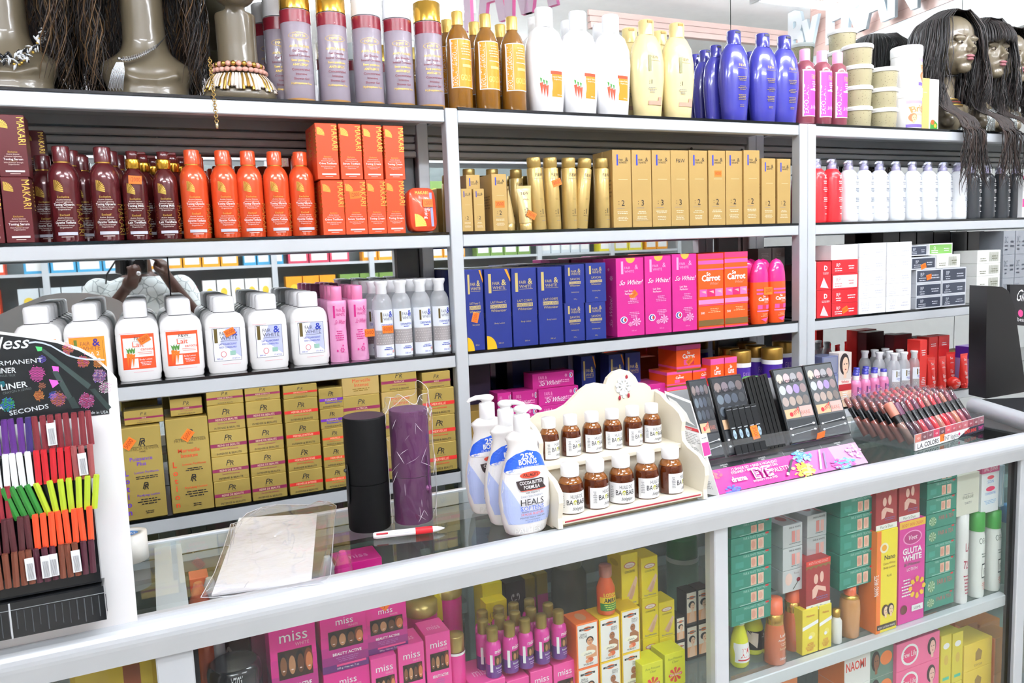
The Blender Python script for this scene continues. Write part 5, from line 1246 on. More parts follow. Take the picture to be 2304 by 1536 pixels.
C0 = lambda x, y: (x/5.908, 740+y/5.908)
gm = M('3c4a48', .3); 
for pts, mt in (([(545, 290), (580, 260), (1210, 740), (1170, 800)], gm), ([(690, 560), (770, 560), (960, 900), (900, 940)], gm), ([(1190, 800), (1260, 790), (1480, 1040), (1430, 1080)], M('33403e', .3)), ([(900, 930), (980, 900), (1060, 1050), (960, 1060)], M('33403e', .3)), ([(470, 230), (560, 240), (560, 290), (500, 295)], M('58d07a', .3)), ([(690, 490), (780, 500), (780, 570), (710, 570)], M('f06ad0', .3)), ([(650, 668), (825, 690), (700, 785)], M('f06ad0', .3))):
    b.add([hp(*C0(*p), .0004) for p in pts][::-1], [tuple(range(len(pts)))], mt)
sw = [(380, 180), (470, 170), (560, 180), (680, 220), (800, 290), (900, 345), (1000, 375), (1150, 400), (1390, 405)]
for (a0, b0), (a1, b1) in zip(sw, sw[1:]): b.add([hp(*C0(a0, b0-8), .0006), hp(*C0(a0, b0+14), .0006), hp(*C0(a1, b1+14), .0006), hp(*C0(a1, b1-8), .0006)], [(0, 1, 2, 3)], M('c8d4e4', .3))
rr = random.Random(3)
for cx, cy, rad, cols in ((490, 590, 110, ('e860b8', )), (560, 400, 60, ('6a5ac0', )), (900, 260, 80, ('f070a0', 'f09060')), (1110, 430, 90, ('f070a0', 'f0904a')), (520, 880, 75, ('e08048', 'f0a050')), (700, 880, 60, ('4a68d0', )), (770, 930, 110, ('e88a5a', 'c870a0')), (100, 1000, 100, ('30b0c8', '50d060', '4a80e0')), (1320, 620, 100, ('d080c0', 'f0d0e8', '9070d0')), (1400, 780, 90, ('e8a0d0', 'ffffff')), (1150, 950, 110, ('d060a8', 'e0a0d0', 'e84a90')), (560, 750, 50, ('b0705a', )), (30, 730, 40, ('30a0b0', )), (1300, 450, 70, ('f09a4a', ))):
    for i in range(-8, 9):
        for j in range(-8, 9):
            x = cx+i*17+(8 if j % 2 else 0); y = cy+j*15
            if ((x-cx)**2+(y-cy)**2) < rad*rad*rr.uniform(.6, 1.1):
                p = Vector(hp(*C0(x, y), .0003)); s2 = .00065
                b.add([p+Vector((s2, 0, 0)), p+Vector((0, 0, s2)), p+Vector((-s2, 0, 0)), p+Vector((0, 0, -s2))], [(3, 0, 1, 2)], M(rr.choice(cols), .3))
def htxt(s, x0, y0, x1, y1, hh, mat, bold=0., sh=0.):
    """text whose baseline runs from one photo point to another."""
    vs, fs, tw = glyphs(s, bold); a = Vector(hp(*C0(x0, y0), .0008)); c = Vector(hp(*C0(x1, y1), .0008)); S = (c-a).length/tw; dr = (c-a).normalized(); up = Vector((-dr.z, 0, dr.x)); k = hh/5.908/1467
    b.add([a+dr*(v[0]*S)+up*(v[1]*k)+dr*(v[1]*k*sh) for v in vs], fs, mat)
sv = M('dfe6e8', .3)
htxt('Endless', -480, 300, 370, 250, 140, sv, .01, .3); htxt('PERMANENT', -140, 500, 570, 440, 52, sv); htxt('EYELINER', -230, 600, 215, 580, 60, sv, .01); htxt('CRAYON LES YEUX', -120, 645, 205, 628, 26, M('707878', .4)); htxt('LIPLINER', -150, 840, 370, 765, 66, sv, .01); htxt('CRAYON A LEVRES', 40, 870, 420, 800, 26, M('707878', .4))
htxt('DRIES IN A', -420, 1100, 50, 1075, 44, sv); htxt('SECONDS', 130, 1150, 650, 1050, 52, sv, .01); htxt('Made in USA', 1145, 1130, 1440, 1120, 34, sv)
raw('header_print', b.mesh('header_print'), st)
raw('tier_box', MB().box(x_l+.02, -.757, -.624, YS-.001, 1.022, 1.070, M('14171a', .2, 0, .5)).mesh('tier_box'), st)
raw('tier_box', MB().box(x_l+.02, -.760, -.612, YS-.001, 1.072, 1.26, M('14171a', .2, 0, .5)).mesh('tier_box'), st)
b = MB(); rr = random.Random(9)
for k in range(44):
    x = x_l+.03+k*.0087; b.box(x, x+.0006+.0008*rr.random(), -.6246, -.6241, 1.024+.01*rr.random(), 1.058, M('484c50', .4))
b.box(x_l+.02, -.757, -.6248, -.6242, 1.060, 1.0608, M('8a8e90', .4)); b.box(-.868, -.866, -.6252, -.6242, 1.022, 1.070, M('c8ccce', .3))
raw('tier_print', b.mesh('tier_print'), st)
def pen(col, bar=False):
    b = MB(); m_ = M(col, .35, 0, .2)
    b.tube([(0, 0, 0), (0, 0, .0445)], .0041, m_, 6, smooth=False); b.tube([(0, 0, .0445), (0, 0, .0462)], .0036, m_, 6, smooth=False)
    if bar: b.box(-.0052, .0052, -.0050, -.0043, .006, .036, M('eceef0', .4)); gfx(b, [Rc(-.3+i*.11, .2, -.25+i*.11, .8, GREY) for i in range(6)], .0104, .036, y=-.0050)
    return b.mesh('eyeliner_pen')
PENS = {}
def penk(c, bar=False):
    if (c, bar) not in PENS: PENS[(c, bar)] = Kind('eyeliner_pen', 'pen', [('eyeliner_pen', pen(c, bar))])
    return PENS[(c, bar)]
NMC = {'5a2a7e': 'purple', '3a2a6a': 'indigo', '7a2c34': 'wine red', 'f0f2f2': 'white', 'c4202c': 'bright red', '9a5050': 'dusty rose', '8a2430': 'dark red', '2a7a2e': 'dark green', 'b4cc30': 'lime green', '3a9ac8': 'sky blue', '4c2026': 'dark brown', 'f0522a': 'orange', 'd8b83a': 'yellow', '6e3a28': 'brown', '4a1c2c': 'burgundy', 'e04a8a': 'pink'}
# tier: photo y of the pen tops, colour runs from the left (count, colour)
tiers = [('top tier', 928, -.612, [(16, '5a2a7e'), (10, '5a2a7e'), (1, '3a2a6a'), (8, '7a2c34')], 205, {29: 1}),
         ('second tier', 1004, -.616, [(14, '9a5050'), (3, 'e04a8a'), (11, 'f0f2f2'), (5, 'c4202c'), (3, '9a5050')], 207, {34: 1}),
         ('third tier', 1075, -.620, [(15, 'f0f2f2'), (9, '8a2430'), (4, '2a7a2e'), (7, 'b4cc30')], 212, {18: 1}),
         ('fourth tier', 1146, -.624, [(18, '3a9ac8'), (9, '4c2026'), (8, 'f0522a')], 205, {20: 1}),
         ('bottom tier', 1222, -.628, [(16, '6e3a28'), (2, 'd8b83a'), (10, '6e3a28'), (3, '4a1c2c'), (3, '6e3a28'), (2, '4a1c2c')], 210, {27: 1, 29: 1, 30: 1, 33: 1})]
for nm, py, y, runs, pxr, bars in tiers:
    seq = [c for k, c in runs for _ in range(k)]; n = len(seq); xr = onY(pxr-6, py, y).x; ztop = onY(130, py, y).z
    for i, c in enumerate(seq):
        x = xr-(n-1-i)*.00885
        if x < -.897: continue
        lean = random.uniform(-.03, .03)
        if c == 'b4cc30': lean = (-.25, -.1, -.02, 0, .06, .10, .14)[(i-28) % 7]
        if c == '2a7a2e': lean = -.28
        if nm == 'second tier' and 14 <= i < 21: lean = -.3 if i % 2 else -.2
        fromr = n-1-i; wh = 'rightmost' if fromr == 0 else ORDN[min(fromr, 29)]+' from the right'
        put(penk(c, bool(bars.get(i))), (x, y-random.uniform(0, .002), ztop-.0462-.0018), f"{NMC[c]} eyeliner pen, {wh} in the {nm} of the display", 'eyeliner pens in the card display', tilt=(.0, lean, 0))
# ---- eye palette display
pd = thing('palette_display', 'eye palette display tray with magenta printed front panel', 'display', (.347, -.5625, ZG+.0004), .018)
Wd = .436
pv = lambda s: (s*.0446, s*.0478)        # front panel direction (y, z)
b = MB(); bkp = M('17191b', .3, 0, .3)
b.add([(0, 0, 0), (Wd, 0, 0), (Wd, .0446, .0478), (0, .0446, .0478), (0, .16, .19), (Wd, .16, .19), (Wd, .16, 0), (0, .16, 0)], [(0, 1, 2, 3), (3, 2, 5, 4), (4, 5, 6, 7), (0, 3, 4, 7), (1, 6, 5, 2), (0, 7, 6, 1)], bkp)
raw('tray', b.mesh('tray'), pd)
PL_ = math.hypot(.0446, .0478)
b = MB(); g_m = M('c02a90', .25, 0, .4)
fm = lambda x, z, e: (x+Wd/2, z*.0446/PL_-e*.73, z*.0478/PL_+e*.68)
rr = random.Random(4)
def splat(u, z, ru, rz, cols, n=60, seed=1):
    r2 = random.Random(seed); out = []
    for _ in range(n):
        a = r2.uniform(0, 2*PI); q = r2.random()**.6; out.append(El(u+ru*q*cos(a), z+rz*q*sin(a), ru*r2.uniform(.08, .28), rz*r2.uniform(.08, .28), M(r2.choice(cols), .35), 7))
    return out
it = [Rc(-.5, 0, .5, .83, g_m), Rc(-.5, .83, .5, 1, M('22262a', .3)), Rc(.12, .0, .5, .83, M('d070b8', .25, 0, .4)), Rc(.3, .0, .5, .83, M('e0a0d4', .25, 0, .4))]
for u in (-.38, -.14, .12, .38): it += [T(u, .91, .05, 'DARLING', W_, mw=.07), T(u, .85, .04, 'CS696', W_, mw=.05)]
for u in (-.26, 0, .26): it.append(Rc(u-.001, .83, u+.001, 1, GREY))
it += splat(-.46, .68, .04, .18, ('f07080', 'e85a78'), 30, 2)+splat(-.40, .05, .05, .14, ('4a4ad8', '5a70e8'), 40, 3)+splat(.06, .2, .07, .25, ('f0d84a', 'e8c83a', 'f4e890'), 60, 4)+splat(.1, .68, .06, .22, ('70b0f0', '5090e8', 'a0d0f8'), 60, 5)+splat(.33, .15, .08, .2, ('60a8e8', '8ac8f4', 'e060b0'), 60, 6)+splat(.45, .5, .05, .3, ('e8a0e0', 'f0c8f0'), 40, 7)
it += [T(-.36, .66, .085, '12 SHADE SET + BASE & HIGHLIGHT', W_, 'l', .34), T(-.37, .55, .085, 'EYELINER + BRUSH & APPLICATORS', W_, 'l', .34), T(-.39, .28, .17, 'drama', W_, 'l', .14, bold=.03), T(-.25, .26, .34, 'EYE', W_, 'l', .12, bold=.05), T(-.243, .285, .29, 'EYE', g_m, 'l', .106, bold=-.0), T(-.13, .34, .14, 'PALETTE', W_, 'l', .17), T(-.27, .14, .07, 'INTENSIFY YOUR EYES', W_, 'l', .2)]
it += [Pg([(-.06, .15), (-.045, .12), (.03, .62), (.02, .66)], M('2a2430', .3)), Pg([(-.06, .15), (-.045, .12), (-.036, .22), (-.05, .25)], W_), Pg([(.16, .1), (.175, .1), (.235, .8), (.225, .8)], M('e8e4f0', .3)), Pg([(.2, .1), (.212, .1), (.255, .7), (.245, .7)], M('8a7aa0', .3))]
gfx(b, it, Wd, PL_, fm); raw('front_print', b.mesh('front_print'), pd)
lip = MB(); lip.add([(0, .044, .0478), (Wd, .044, .0478), (Wd, .030, .098), (0, .030, .098)], [(0, 1, 2, 3)], glass('e8ecec', .10, .05, 1.5, 'acrylic'))
lip.add([(0, .0440, .0478), (0, .030, .098), (0, .075, .10), (0, .08, .05)], [(0, 1, 2, 3)], glass('e8ecec', .10, .05, 1.5, 'acrylic')); raw('clear_lip', lip.mesh('clear_lip'), pd)
# frame of the leaning back: origin at (y .052, z .05), rises to (.145, .20)
th_ = math.atan2(.056, .15)
def leaning(x, s, off=0.):   # world position of a point on the leaning plane
    p = Vector((x, .050+s*sin(th_)-off*cos(th_), .0545+s*cos(th_)+off*sin(th_))); return Matrix.Translation(pd.location) @ Matrix.Rotation(.018, 4, 'Z') @ p
pd_t = (-th_, 0, .018)
def palette(dark, tools=True):
    w, h = .098, .175
    b = MB(); fr = M('15181a', .25, 0, .5); b.box(-w/2, w/2, 0, .009, 0, h, fr, .0015)
    b2 = MB(); sh = ['cdbfae', 'cfaeb0', '9a9a9e', 'a08a88', 'b8c0c8', 'b4a8c4', '9a84bc', '8a7878', 'a89a94', 'a8988e', '9c8c80', '6c6460'] if not dark else ['7a6c68', '70646a', '5a5c64', '5c5050', '5e6a74', '4c5460', '3c4450', '2e3236', '4c5660', '3a424c', '363a44', '2a2c30']
    it = [Rc(-.46, .02, .46, .98, M('5c6062' if not dark else '33363a', .2, 0, .6))]
    for j in range(3):
        for i in range(4): it.append(El(-.33+i*.22, .86-j*.155, .10, .062, M(sh[j*4+i], .5), 18))
    it += [T(-.40, .79, .045, 'L.A. COLORS', K_, 'l', .8, bold=.02)]
    it += [Rc(-.44, .33, .02, .45, M('d8b08a', .4)), Rc(.04, .33, .44, .47, M('c8a8a0' if not dark else '4a4444', .4)), El(-.25, .38, .06, .03, M('d8303a', .4), 10), T(-.16, .36, .07, 'my', M('d8303a', .4), 'l', .3, .5, .02, .3), T(.06, .36, .05, 'BARE', M('b06a5a', .4), 'l', .36), Rc(-.44, .05, .44, .31, M('3a3d40', .3))] if not dark or tools else []
    gfx(b2, it, w, h, y=0, off=.0004)
    b3 = MB()
    for zz in (.20, .12): b3.tube([(-.035, -.0025, zz*h), (.030, -.0025, zz*h+.004)], .0012, M('c8ccd0', .2, .6), 6); b3.ball((.034, -.0025, zz*h+.0044), .0034, W_, 8, 6, (1.3, .7, .8)); b3.ball((-.039, -.0025, zz*h-.0004), .003, W_, 8, 6, (1.3, .7, .8))
    return mk('eye_palette', 'palette', case=b, shades=b2, applicators=b3)
PA, PB = palette(False), palette(True)
PXL = lambda a, c: (onY(a, 855, -.458).x+onY(c, 855, -.458).x)/2-.347
for i, (x, k, lab) in enumerate(((.028, PB, 'dark eyeshadow palette, leftmost, partly behind the leaflet'), (PXL(1588, 1668), PB, 'smoky eyeshadow palette behind the eyeliner tubes'), (PXL(1733, 1804), PA, 'nude eyeshadow palette, left of the two on the right'), (PXL(1806, 1870), PA, 'nude eyeshadow palette, rightmost in the display'))):
    put(k, leaning(x, .002, .0155), lab, 'eye palettes in the display', tilt=pd_t, sc=((.50, .90, .95, .92)[i], 1, .98))
SL = mk('slim_case', 'case', slim_case=MB().box(-.0045, .0045, 0, .085, 0, .165, M('101213', .2, 0, .6), .001))
for i in range(6): put(SL, leaning(.2135+i*.0098, 0, .012) if False else leaning(PXL(1672, 1676)+i*.0112, .002, .0155), f'black palette box standing edge on, {nth(i, 6)} of six', 'black palette boxes edge on', tilt=pd_t, sc=(1, .1, .97+.012*(i % 3)))
def liner():
    b = MB().box(-.0072, .0072, -.0065, 0, 0, .088, M('1a1d1f', .2, 0, .5), .001); b2 = MB(); gfx(b2, [El(0, .42, .28, .1, M('9ab4c4', .3), 12), T(0, .38, .07, 'Satin', K_, mw=.4), Rc(-.3, .55, .3, .565, M('c8d0d8', .3)), Rc(-.4, .94, .4, .95, GREY)], .0144, .088, y=-.0065)
    return mk('liner_tube', 'cosmetic tube', tube=b, label=b2)
LN = liner()
for i in range(5): put(LN, leaning(PXL(1588, 1668)-.022+i*.0172, .002, .0190), f'slim black liner pack, {nth(i, 5)} before the smoky palette', 'liner packs in the display', tilt=pd_t, sc=(1.12, 1, 1.15), sticker=(.002, -.0075, .035, 1.5) if i == 3 else None)
tk = raw('price_sticker', MB().box(-.012, .012, -.0006, 0, -.008, .008, STICK).mesh('price_sticker'), pd); tk.location = (.318, .028, .075); tk.rotation_euler = (.28, -.12, 0)
put(mk('green_lid_jar', 'jar', jar=MB().lathe([(.028, 0), (.03, .003), (.03, .16)], M('e8ece8', .4), 24), lid=MB().lathe([(.031, .16), (.031, .178), (.029, .18), (.0005, .18)], M('1ea04a', .35), 24)), (onY(1699, 850, -.33).x, -.33, ZG), 'jar with bright green lid standing behind the palettes', None)

# ---- lip gloss tray
RZ = .14
gd = thing('gloss_display', 'clear acrylic lip gloss tray with shade strip in front', 'display', (.950, -.541, ZG), RZ)
GW, GD_ = .318, .165
ac = glass('eef2f2', .06, .04, 1.5, 'acrylic')
b = MB().box(0, GW, .0, GD_, .0005, .003, ac); b.box(0, .002, 0, GD_, .003, .05, ac); b.box(GW-.002, GW, 0, GD_, .003, .045, ac); b.box(0, GW, GD_-.002, GD_, .003, .02, ac)
raw('tray', b.mesh('tray'), gd)
b = MB(); wh = M('f3f3f3', .4)
b.box(0, GW, -.003, -.001, .001, .040, M('e0dcdc', .2, 0, .6))
shades = ['d07a6a', '7a4a50', '86505a', 'c83a5a', '6a4048', 'd85a64', 'c05060', 'b85a62', 'c87078', 'a04a58', '8a5058', '96606a']
it = [Rc(-.5+i/12, .52, -.5+(i+1)/12-.002, .98, M(shades[i], .35)) for i in range(12)]
it += [T(-.5+(i+.5)/12, .68, .12, str(425+i), W_, mw=.045) for i in range(12)]
it += [Rc(-.5, .02, .10, .5, wh), Pg([(.10, .02), (.28, .5), (.10, .5)], wh), Pg([(.10, .02), (.5, .02), (.5, .5), (.28, .5)], M('2a2a3a', .35)), T(-.47, .12, .28, 'L.A. COLORS', K_, 'l', .33, bold=.02), T(-.12, .12, .28, 'TINT lipgloss', K_, 'l', .24), T(.2, .16, .22, 'SUPER SHINE', M('e8483a', .35), 'l', .18, bold=.02), T(.41, .16, .22, 'TEMPT', M('d83a90', .35), 'l', .08, bold=.02), El(.12, .28, .015, .1, M('e83a80', .4), 10)]
gfx(b, it, GW, .040, lambda x, z, e: (x+GW/2, -.003-e, z)); raw('shade_strip', b.mesh('shade_strip'), gd)
tk = raw('price_sticker', MB().box(-.010, .010, -.0006, 0, -.009, .009, STICK).mesh('price_sticker'), gd); tk.location = (.118, -.0035, .014)
def gloss(col):
    cm = M(col, .15, 0, .6); b = MB().lathe([(.0085, 0), (.009, .001), (.009, .050)], cm, 16)
    c = MB().lathe([(.0085, .0505), (.0085, .078)], M('15171a', .2, 0, .5), 16)
    c2 = MB().lathe([(.0092, .070), (.0092, .112), (.0085, .1145), (.0005, .115)], glass('fafafc', .01, .03, 1.5, 'clear_cap'), 16, caps=False)
    c3 = MB().lathe([(.0055, .078), (.0060, .098), (.0045, .106), (.0005, .107)], M(col, .35), 12)
    return mk('lip_gloss', 'lip gloss', tube=b, collar=c, clear_cap=c2, lip_colour=c3)
cols = ['9a5a50', '7a4a50', '5a3a40', 'a83a44', '7a4a60', 'c83a44', 'a8766a', 'd0303c', 'a04050', 'b0705a', '8a4450', '5a3040']
cn = ['brown', 'taupe', 'dark brown', 'brick', 'mauve', 'red', 'nude', 'bright red', 'rose', 'sand', 'berry', 'plum']
GK = [gloss(c) for c in cols]
BIG = mk('lip_gloss', 'lip gloss', tube=MB().lathe([(.0085, 0), (.0095, .001), (.0095, .055)], M('8a6a60', .15, 0, .6), 18), collar=MB().lathe([(.0098, .055), (.0098, .074)], M('1a1614', .3), 18), cap=MB().lathe([(.0112, .0745), (.0115, .076), (.0115, .108), (.0105, .110), (.0005, .110)], M('d88a74', .3), 20))
BIG2 = mk('lip_gloss', 'lip gloss', tube=MB().lathe([(.0085, 0), (.009, .001), (.009, .052)], M('3a2434', .15, 0, .6), 18), collar=MB().lathe([(.0092, .052), (.0092, .072)], M('141214', .3), 18), cap=MB().lathe([(.0098, .0725), (.010, .074), (.010, .104), (.0092, .106), (.0005, .106)], M('5a2a48', .3), 20))
mt0 = Matrix.Translation(gd.location) @ Matrix.Rotation(RZ, 4, 'Z')
for r_ in range(6):
    for i in range(12):
        p = mt0 @ Vector((.018+i*.0255, (.014+r_*.0236), .012))
        k = GK[i]; nm = cn[i]
        if r_ == 0 and i == 0: k = BIG; nm = 'opaque peach capped'
        if r_ == 0 and i == 1: k = BIG2; nm = 'opaque plum capped'
        put(k, p, f'{nm} lip gloss, {nth(i, 12)} of the {["front row", "second row", "third row", "fourth row", "fifth row", "last row"][r_]} in the tray', 'lip glosses in the acrylic tray', tilt=(-.62, 0, RZ))

# ---- neighbouring counter with the black stand
oc = thing('side_counter', 'neighbouring counter with rounded white rail at far right', 'counter', (1.62, -.21, 0), .0)
dv = Vector((-.404, -.915, 0)); nv = Vector((.915, -.404, 0))
def obox(a0, a1, b0, b1, z0, z1, mat):
    b = MB(); P_ = [dv*a+nv*c for a, c in ((a0, b0), (a1, b0), (a1, b1), (a0, b1))]
    b.add([(p.x, p.y, z0) for p in P_]+[(p.x, p.y, z1) for p in P_], [(3, 2, 1, 0), (4, 5, 6, 7), (0, 1, 5, 4), (1, 2, 6, 5), (2, 3, 7, 6), (3, 0, 4, 7)], mat); return b
b = MB(); b.tube([tuple(dv*a+nv*.02+Vector((0, 0, ZC-.024))) for a in (0, .25, .5)], .026, ALU, 16); raw('rail', b.mesh('rail'), oc)
raw('top', obox(0, .5, .02, .8, ZC-.012, ZC-.004, M('2a2c30', .1)).mesh('top'), oc)
raw('rail_skirt', obox(0, .5, .004, .03, ZC-.075, ZC-.03, M('a0a4a4', .4)).mesh('rail_skirt'), oc)
raw('side_glass', obox(0, .5, .02, .024, .08, ZC-.05, glass('e8eeee', .1, .03, 1.45)).mesh('side_glass'), oc)
raw('base', obox(0, .5, .02, .8, 0, .08, ALU).mesh('base'), oc)
raw('inner_shelf', obox(.02, .48, .04, .7, .80, .812, M('a8a89c', .4)).mesh('inner_shelf'), oc)
for lab, a, c, col in (('brown carton inside the side counter', .06, .07, '8a6c3c'), ('orange carton with black lettering inside the side counter', .22, .06, 'e8963a')):
    p = Vector((1.62, -.21, 0))+dv*a+nv*c
    o = put(Kind('carton', 'carton', [('carton', cart(.16, .07, .12, M(col, .4), [T(0, .4, .3, 'L', K_, mw=.3)] if col[0] == 'e' else []).mesh('carton'))]), (p.x, p.y, .8124), lab, None, rz=math.atan2(dv.y, dv.x))
ys = -.25; blk = M('060506', .35)
ot = [(2218, 900), (2219, 760), (2221, 643), (2255, 645), (2270, 655), (2283, 690), (2297, 790), (2306, 860), (2311, 921)]
pl = [onY(a, b_, ys) for a, b_ in ot]; poly = [(p.x, max(p.z, ZC+.003)) for p in pl]
b = MB(); n = len(poly); fA = [(x, ys, z) for x, z in poly]; fB = [(x+.02, ys+.07, z) for x, z in poly]
b.add(fA, [tuple(range(n))[::-1]], blk); b.add(fB, [tuple(range(n))], blk); b.add(fA+fB, [(i, n+i, n+(i+1) % n, (i+1) % n) for i in range(n)], blk)
tag(raw('black_stand', b.mesh('black_stand')), 'glossy black display stand with rounded shoulder at the right edge', 'display stand')
quad_card('girl_display', 'display', 'black display card with pink lips print behind the black stand', [onY(2276, 730, -.17), onY(2330, 735, -.17), onY(2330, 640, -.17), onY(2272, 640, -.17)], .01, M('16161a', .3), [T(-.1, .6, .28, 'Girl', W_, mw=.4, sh=.3), El(-.12, .3, .1, .09, M('e84a90', .4)), El(.2, .4, .1, .06, M('e84a90', .4)), T(.0, .1, .1, 'beauty', W_, mw=.5)], .06, .1)

# ================================================================== INSIDE THE CASE
def col(design, name, a, b_, ptop, hn, y0, d, desc, group, zb=ZK, depth_rows=0, cat='carton', sticks=None, slim=.0012):
    """a column of equal boxes from the shelf up to the photo height of its top."""
    zt = onY((a+b_)/2, ptop, y0).z; x0 = onY(a, ptop, y0).x; x1 = onY(b_, ptop, y0).x; n = max(1, round((zt-zb)/hn)); h = (zt-zb)/n
    me = None
    for k in range(n):
        me = design(x1-x0-slim, d, h-.0006, k).mesh(name)
        nm = '' if n == 1 else (', top of its stack' if k == n-1 else f', {ORDN[n-1-k]} from the top')
        for r_ in range(depth_rows+1): put(Kind(name, cat, [(name, me)]), ((x0+x1)/2, y0+r_*(d+.001), zb+.0002+k*h), desc+nm+(', '+BACK[r_] if r_ else ''), group, sticker=sticks if (k == n-1 and r_ == 0) else None)
    return zt
MP = ['e62a94', 'd8288e', 'c22a8a', 'a02a82', '6e2a7c']
def missbox(small=False):
    def d_(w, d, h, i):
        pk = M('e62a94' if not small else 'ec4a9e', .3)
        f = []
        if not small: f += [Rc(-.5, z0, .5, z1, M(c, .3)) for z0, z1, c in ((.42, .60, MP[1]), (.26, .42, MP[2]), (.12, .26, MP[3]), (0, .12, MP[4]))]
        z = .77; f += [T(.02, z, .115, 'miss', W_, mw=.66), T(.2, z-.06, .035, 'WHITE', M('f0b0c8', .4), mw=.3)]
        r_ = Rc(-.34, .38, .4, .68, M('3a2418', .5)); f.append(r_)
        for k, (sk, hr) in enumerate((('8a5a3a', '1c1210'), ('c08a60', '3a2018'), ('6a4028', '141010'), ('d07a4a', '7a3a20'))): f += [El(-.24+k*.185, .55, .095, .115, M(hr, .5)), El(-.23+k*.185, .52, .072, .1, M(sk, .5)), El(-.23+k*.185, .47, .03, .008, M('f0d8d0', .5), 6)]
        f += [T(.04, .27, .045, 'BEAUTY ACTIVE', W_, mw=.62, bold=.02)]+lines(.04, .22, .5, .03, 3, M('b86ab0', .4), i)+[Rc(-.2, .085, .44, .12, M('f04a90', .35)), T(.04, .035, .03, '200 g / Net wt. 7 oz', W_, mw=.6)]
        return cart(w, d, h, pk, f, [Rc(-.5, 0, .5, .4, M('8a2a80', .3))], [T(0, .3, .3, 'miss', M('f8b0d4', .4), mw=.5)])
    return d_
mg_ = 'magenta soap cartons in the case'
col(missbox(), 'portrait_soap_carton', 600, 708, 1392, .135, -.50, .06, 'magenta portrait carton, left of the big ones', mg_)
col(missbox(), 'portrait_soap_carton', 716, 824, 1372, .13, -.495, .06, 'magenta portrait carton, middle of the big ones', mg_)
zt = col(missbox(True), 'small_soap_carton', 832, 892, 1478, .115, -.50, .06, 'small pink carton, left of three', mg_)
col(missbox(True), 'small_soap_carton', 893, 954, 1449, .115, -.49, .06, 'small pink carton, middle of three', mg_)
col(missbox(True), 'small_soap_carton', 955, 1013, 1424, .115, -.48, .06, 'small pink carton, right of three', mg_)
cartons(missbox(), 'portrait_soap_carton', [(820, 921)], (1480, 1480), (1352, 1352), zt+.0005, -.485, .06, 'magenta portrait carton with orange sticker, on the small ones', mg_, sticks={0: (.004, 0, .09, -.8)})
col(missbox(), 'portrait_soap_carton', 760, 860, 1262, .13, -.36, .07, 'magenta carton far back under the glass', mg_, depth_rows=0)
for i, (a, b_, pt) in enumerate(((1060, 1138, 1527), (1139, 1191, 1521), (1192, 1243, 1500), (1244, 1294, 1484))):
    zt = col(missbox(True), 'small_soap_carton', a, b_, pt+6, .115, -.50+.004*i, .09, f'pink carton under the mini bottles, {nth(i, 4)}', mg_)
P15 = [(.0150, 0), (.0158, .002), (.0158, .062), (.0145, .068), (.0095, .073)]
def mini():
    b = MB().lathe(P15, M('d8389c', .25, 0, .4), 22); b.lathe([(.0159, .001), (.0159, .028)], M('6a3088', .25, 0, .4), 22, caps=False); b.lathe([(.0148, .0665), (.0098, .0725)], M('3c2c18', .2), 22, caps=False)
    c = MB().lathe([(.0108, .072), (.0112, .074), (.0112, .096), (.0102, .098), (.0005, .0985)], M('a08a48', .35, .5), 22)
    g = MB(); gfx(g, [T(.1, .72, .12, 'miss', W_, mw=.56), Rc(-.22, .38, .4, .66, M('4a3020', .5)), El(-.02, .5, .1, .1, M('b07a50', .5), 10), El(.22, .5, .1, .1, M('8a5a3a', .5), 10), T(.1, .28, .05, 'Beauty Active', W_, mw=.5)]+lines(.1, .2, .4, .05, 2, M('c8a0d8', .4), 2)+[Rc(-.46, .2, -.34, .7, W_)], .031, .07, surf(P15, 1, 1), curved=True)
    return mk('serum_bottle', 'bottle', body=b, cap=c, label=g)
MN = mini(); zt = onY(1190, 1512, -.5).z+.004
mp = [(1113, 1525, -.49), (1152, 1514, -.485), (1187, 1504, -.48), (1224, 1493, -.475), (1263, 1482, -.47)]
for r_ in range(3):
    for i, (px, py, y) in enumerate(mp):
        if r_ == 2 and i == 4: continue
        x = onY(px, 1470, -.49).x
        put(MN, (x+(-.004*r_)+(.018 if r_ == 2 else 0), -.482+.036*r_, zt+.001*0), f'small pink serum bottle with gold cap, {nth(i, 5 if r_ < 2 else 4)} of the {BACK[r_]}', 'small pink serum bottles in the case', rz=.2, sc=.98)
# supporting plate for the bottles is the carton tops; gold capped jar bottle beside
t_ = mk('gold_cap_bottle', 'bottle', body=MB().lathe([(.016, 0), (.018, .003), (.018, .22)], M('ea3a98', .25, 0, .4), 24), ring=MB().lathe([(.0182, .22), (.0182, .226)], W_, 24, caps=False), cap=MB().lathe([(.0165, .226), (.017, .228), (.017, .262), (.015, .265), (.0005, .2655)], M('b8a060', .3, .6), 24))
put(t_, (onY(1034, 1500, -.48).x, -.462, ZK), 'pink bottle with tall gold cap beside the small cartons', None, sc=(1., 1., (onY(1034, 1427, -.47).z-ZK)/.2655))
for i, (px, py, y, s_) in enumerate(((945, 1350, -.38, 1.15), (952, 1385, -.43, 1.0), (1006, 1312, -.34, 1.0), (935, 1400, -.44, .9))):
    if i in (1, 3): continue
    put(mk('gold_lid_jar', 'jar', jar=MB().lathe([(.026, 0), (.028, .003), (.028, .2)], M('d83a90', .3), 24), lid=MB().lathe([(.029, .2), (.029, .218), (.0005, .22)], M('b09a58', .3, .5), 24)), (onY(px, py, y).x, y, ZK), ['pink jar with wide gold lid behind the portrait carton', '', 'pink jar with gold lid farther back', ''][i], 'gold lid jars', sc=(s_, s_, (onY(px, py, y).z-ZK)/.22))
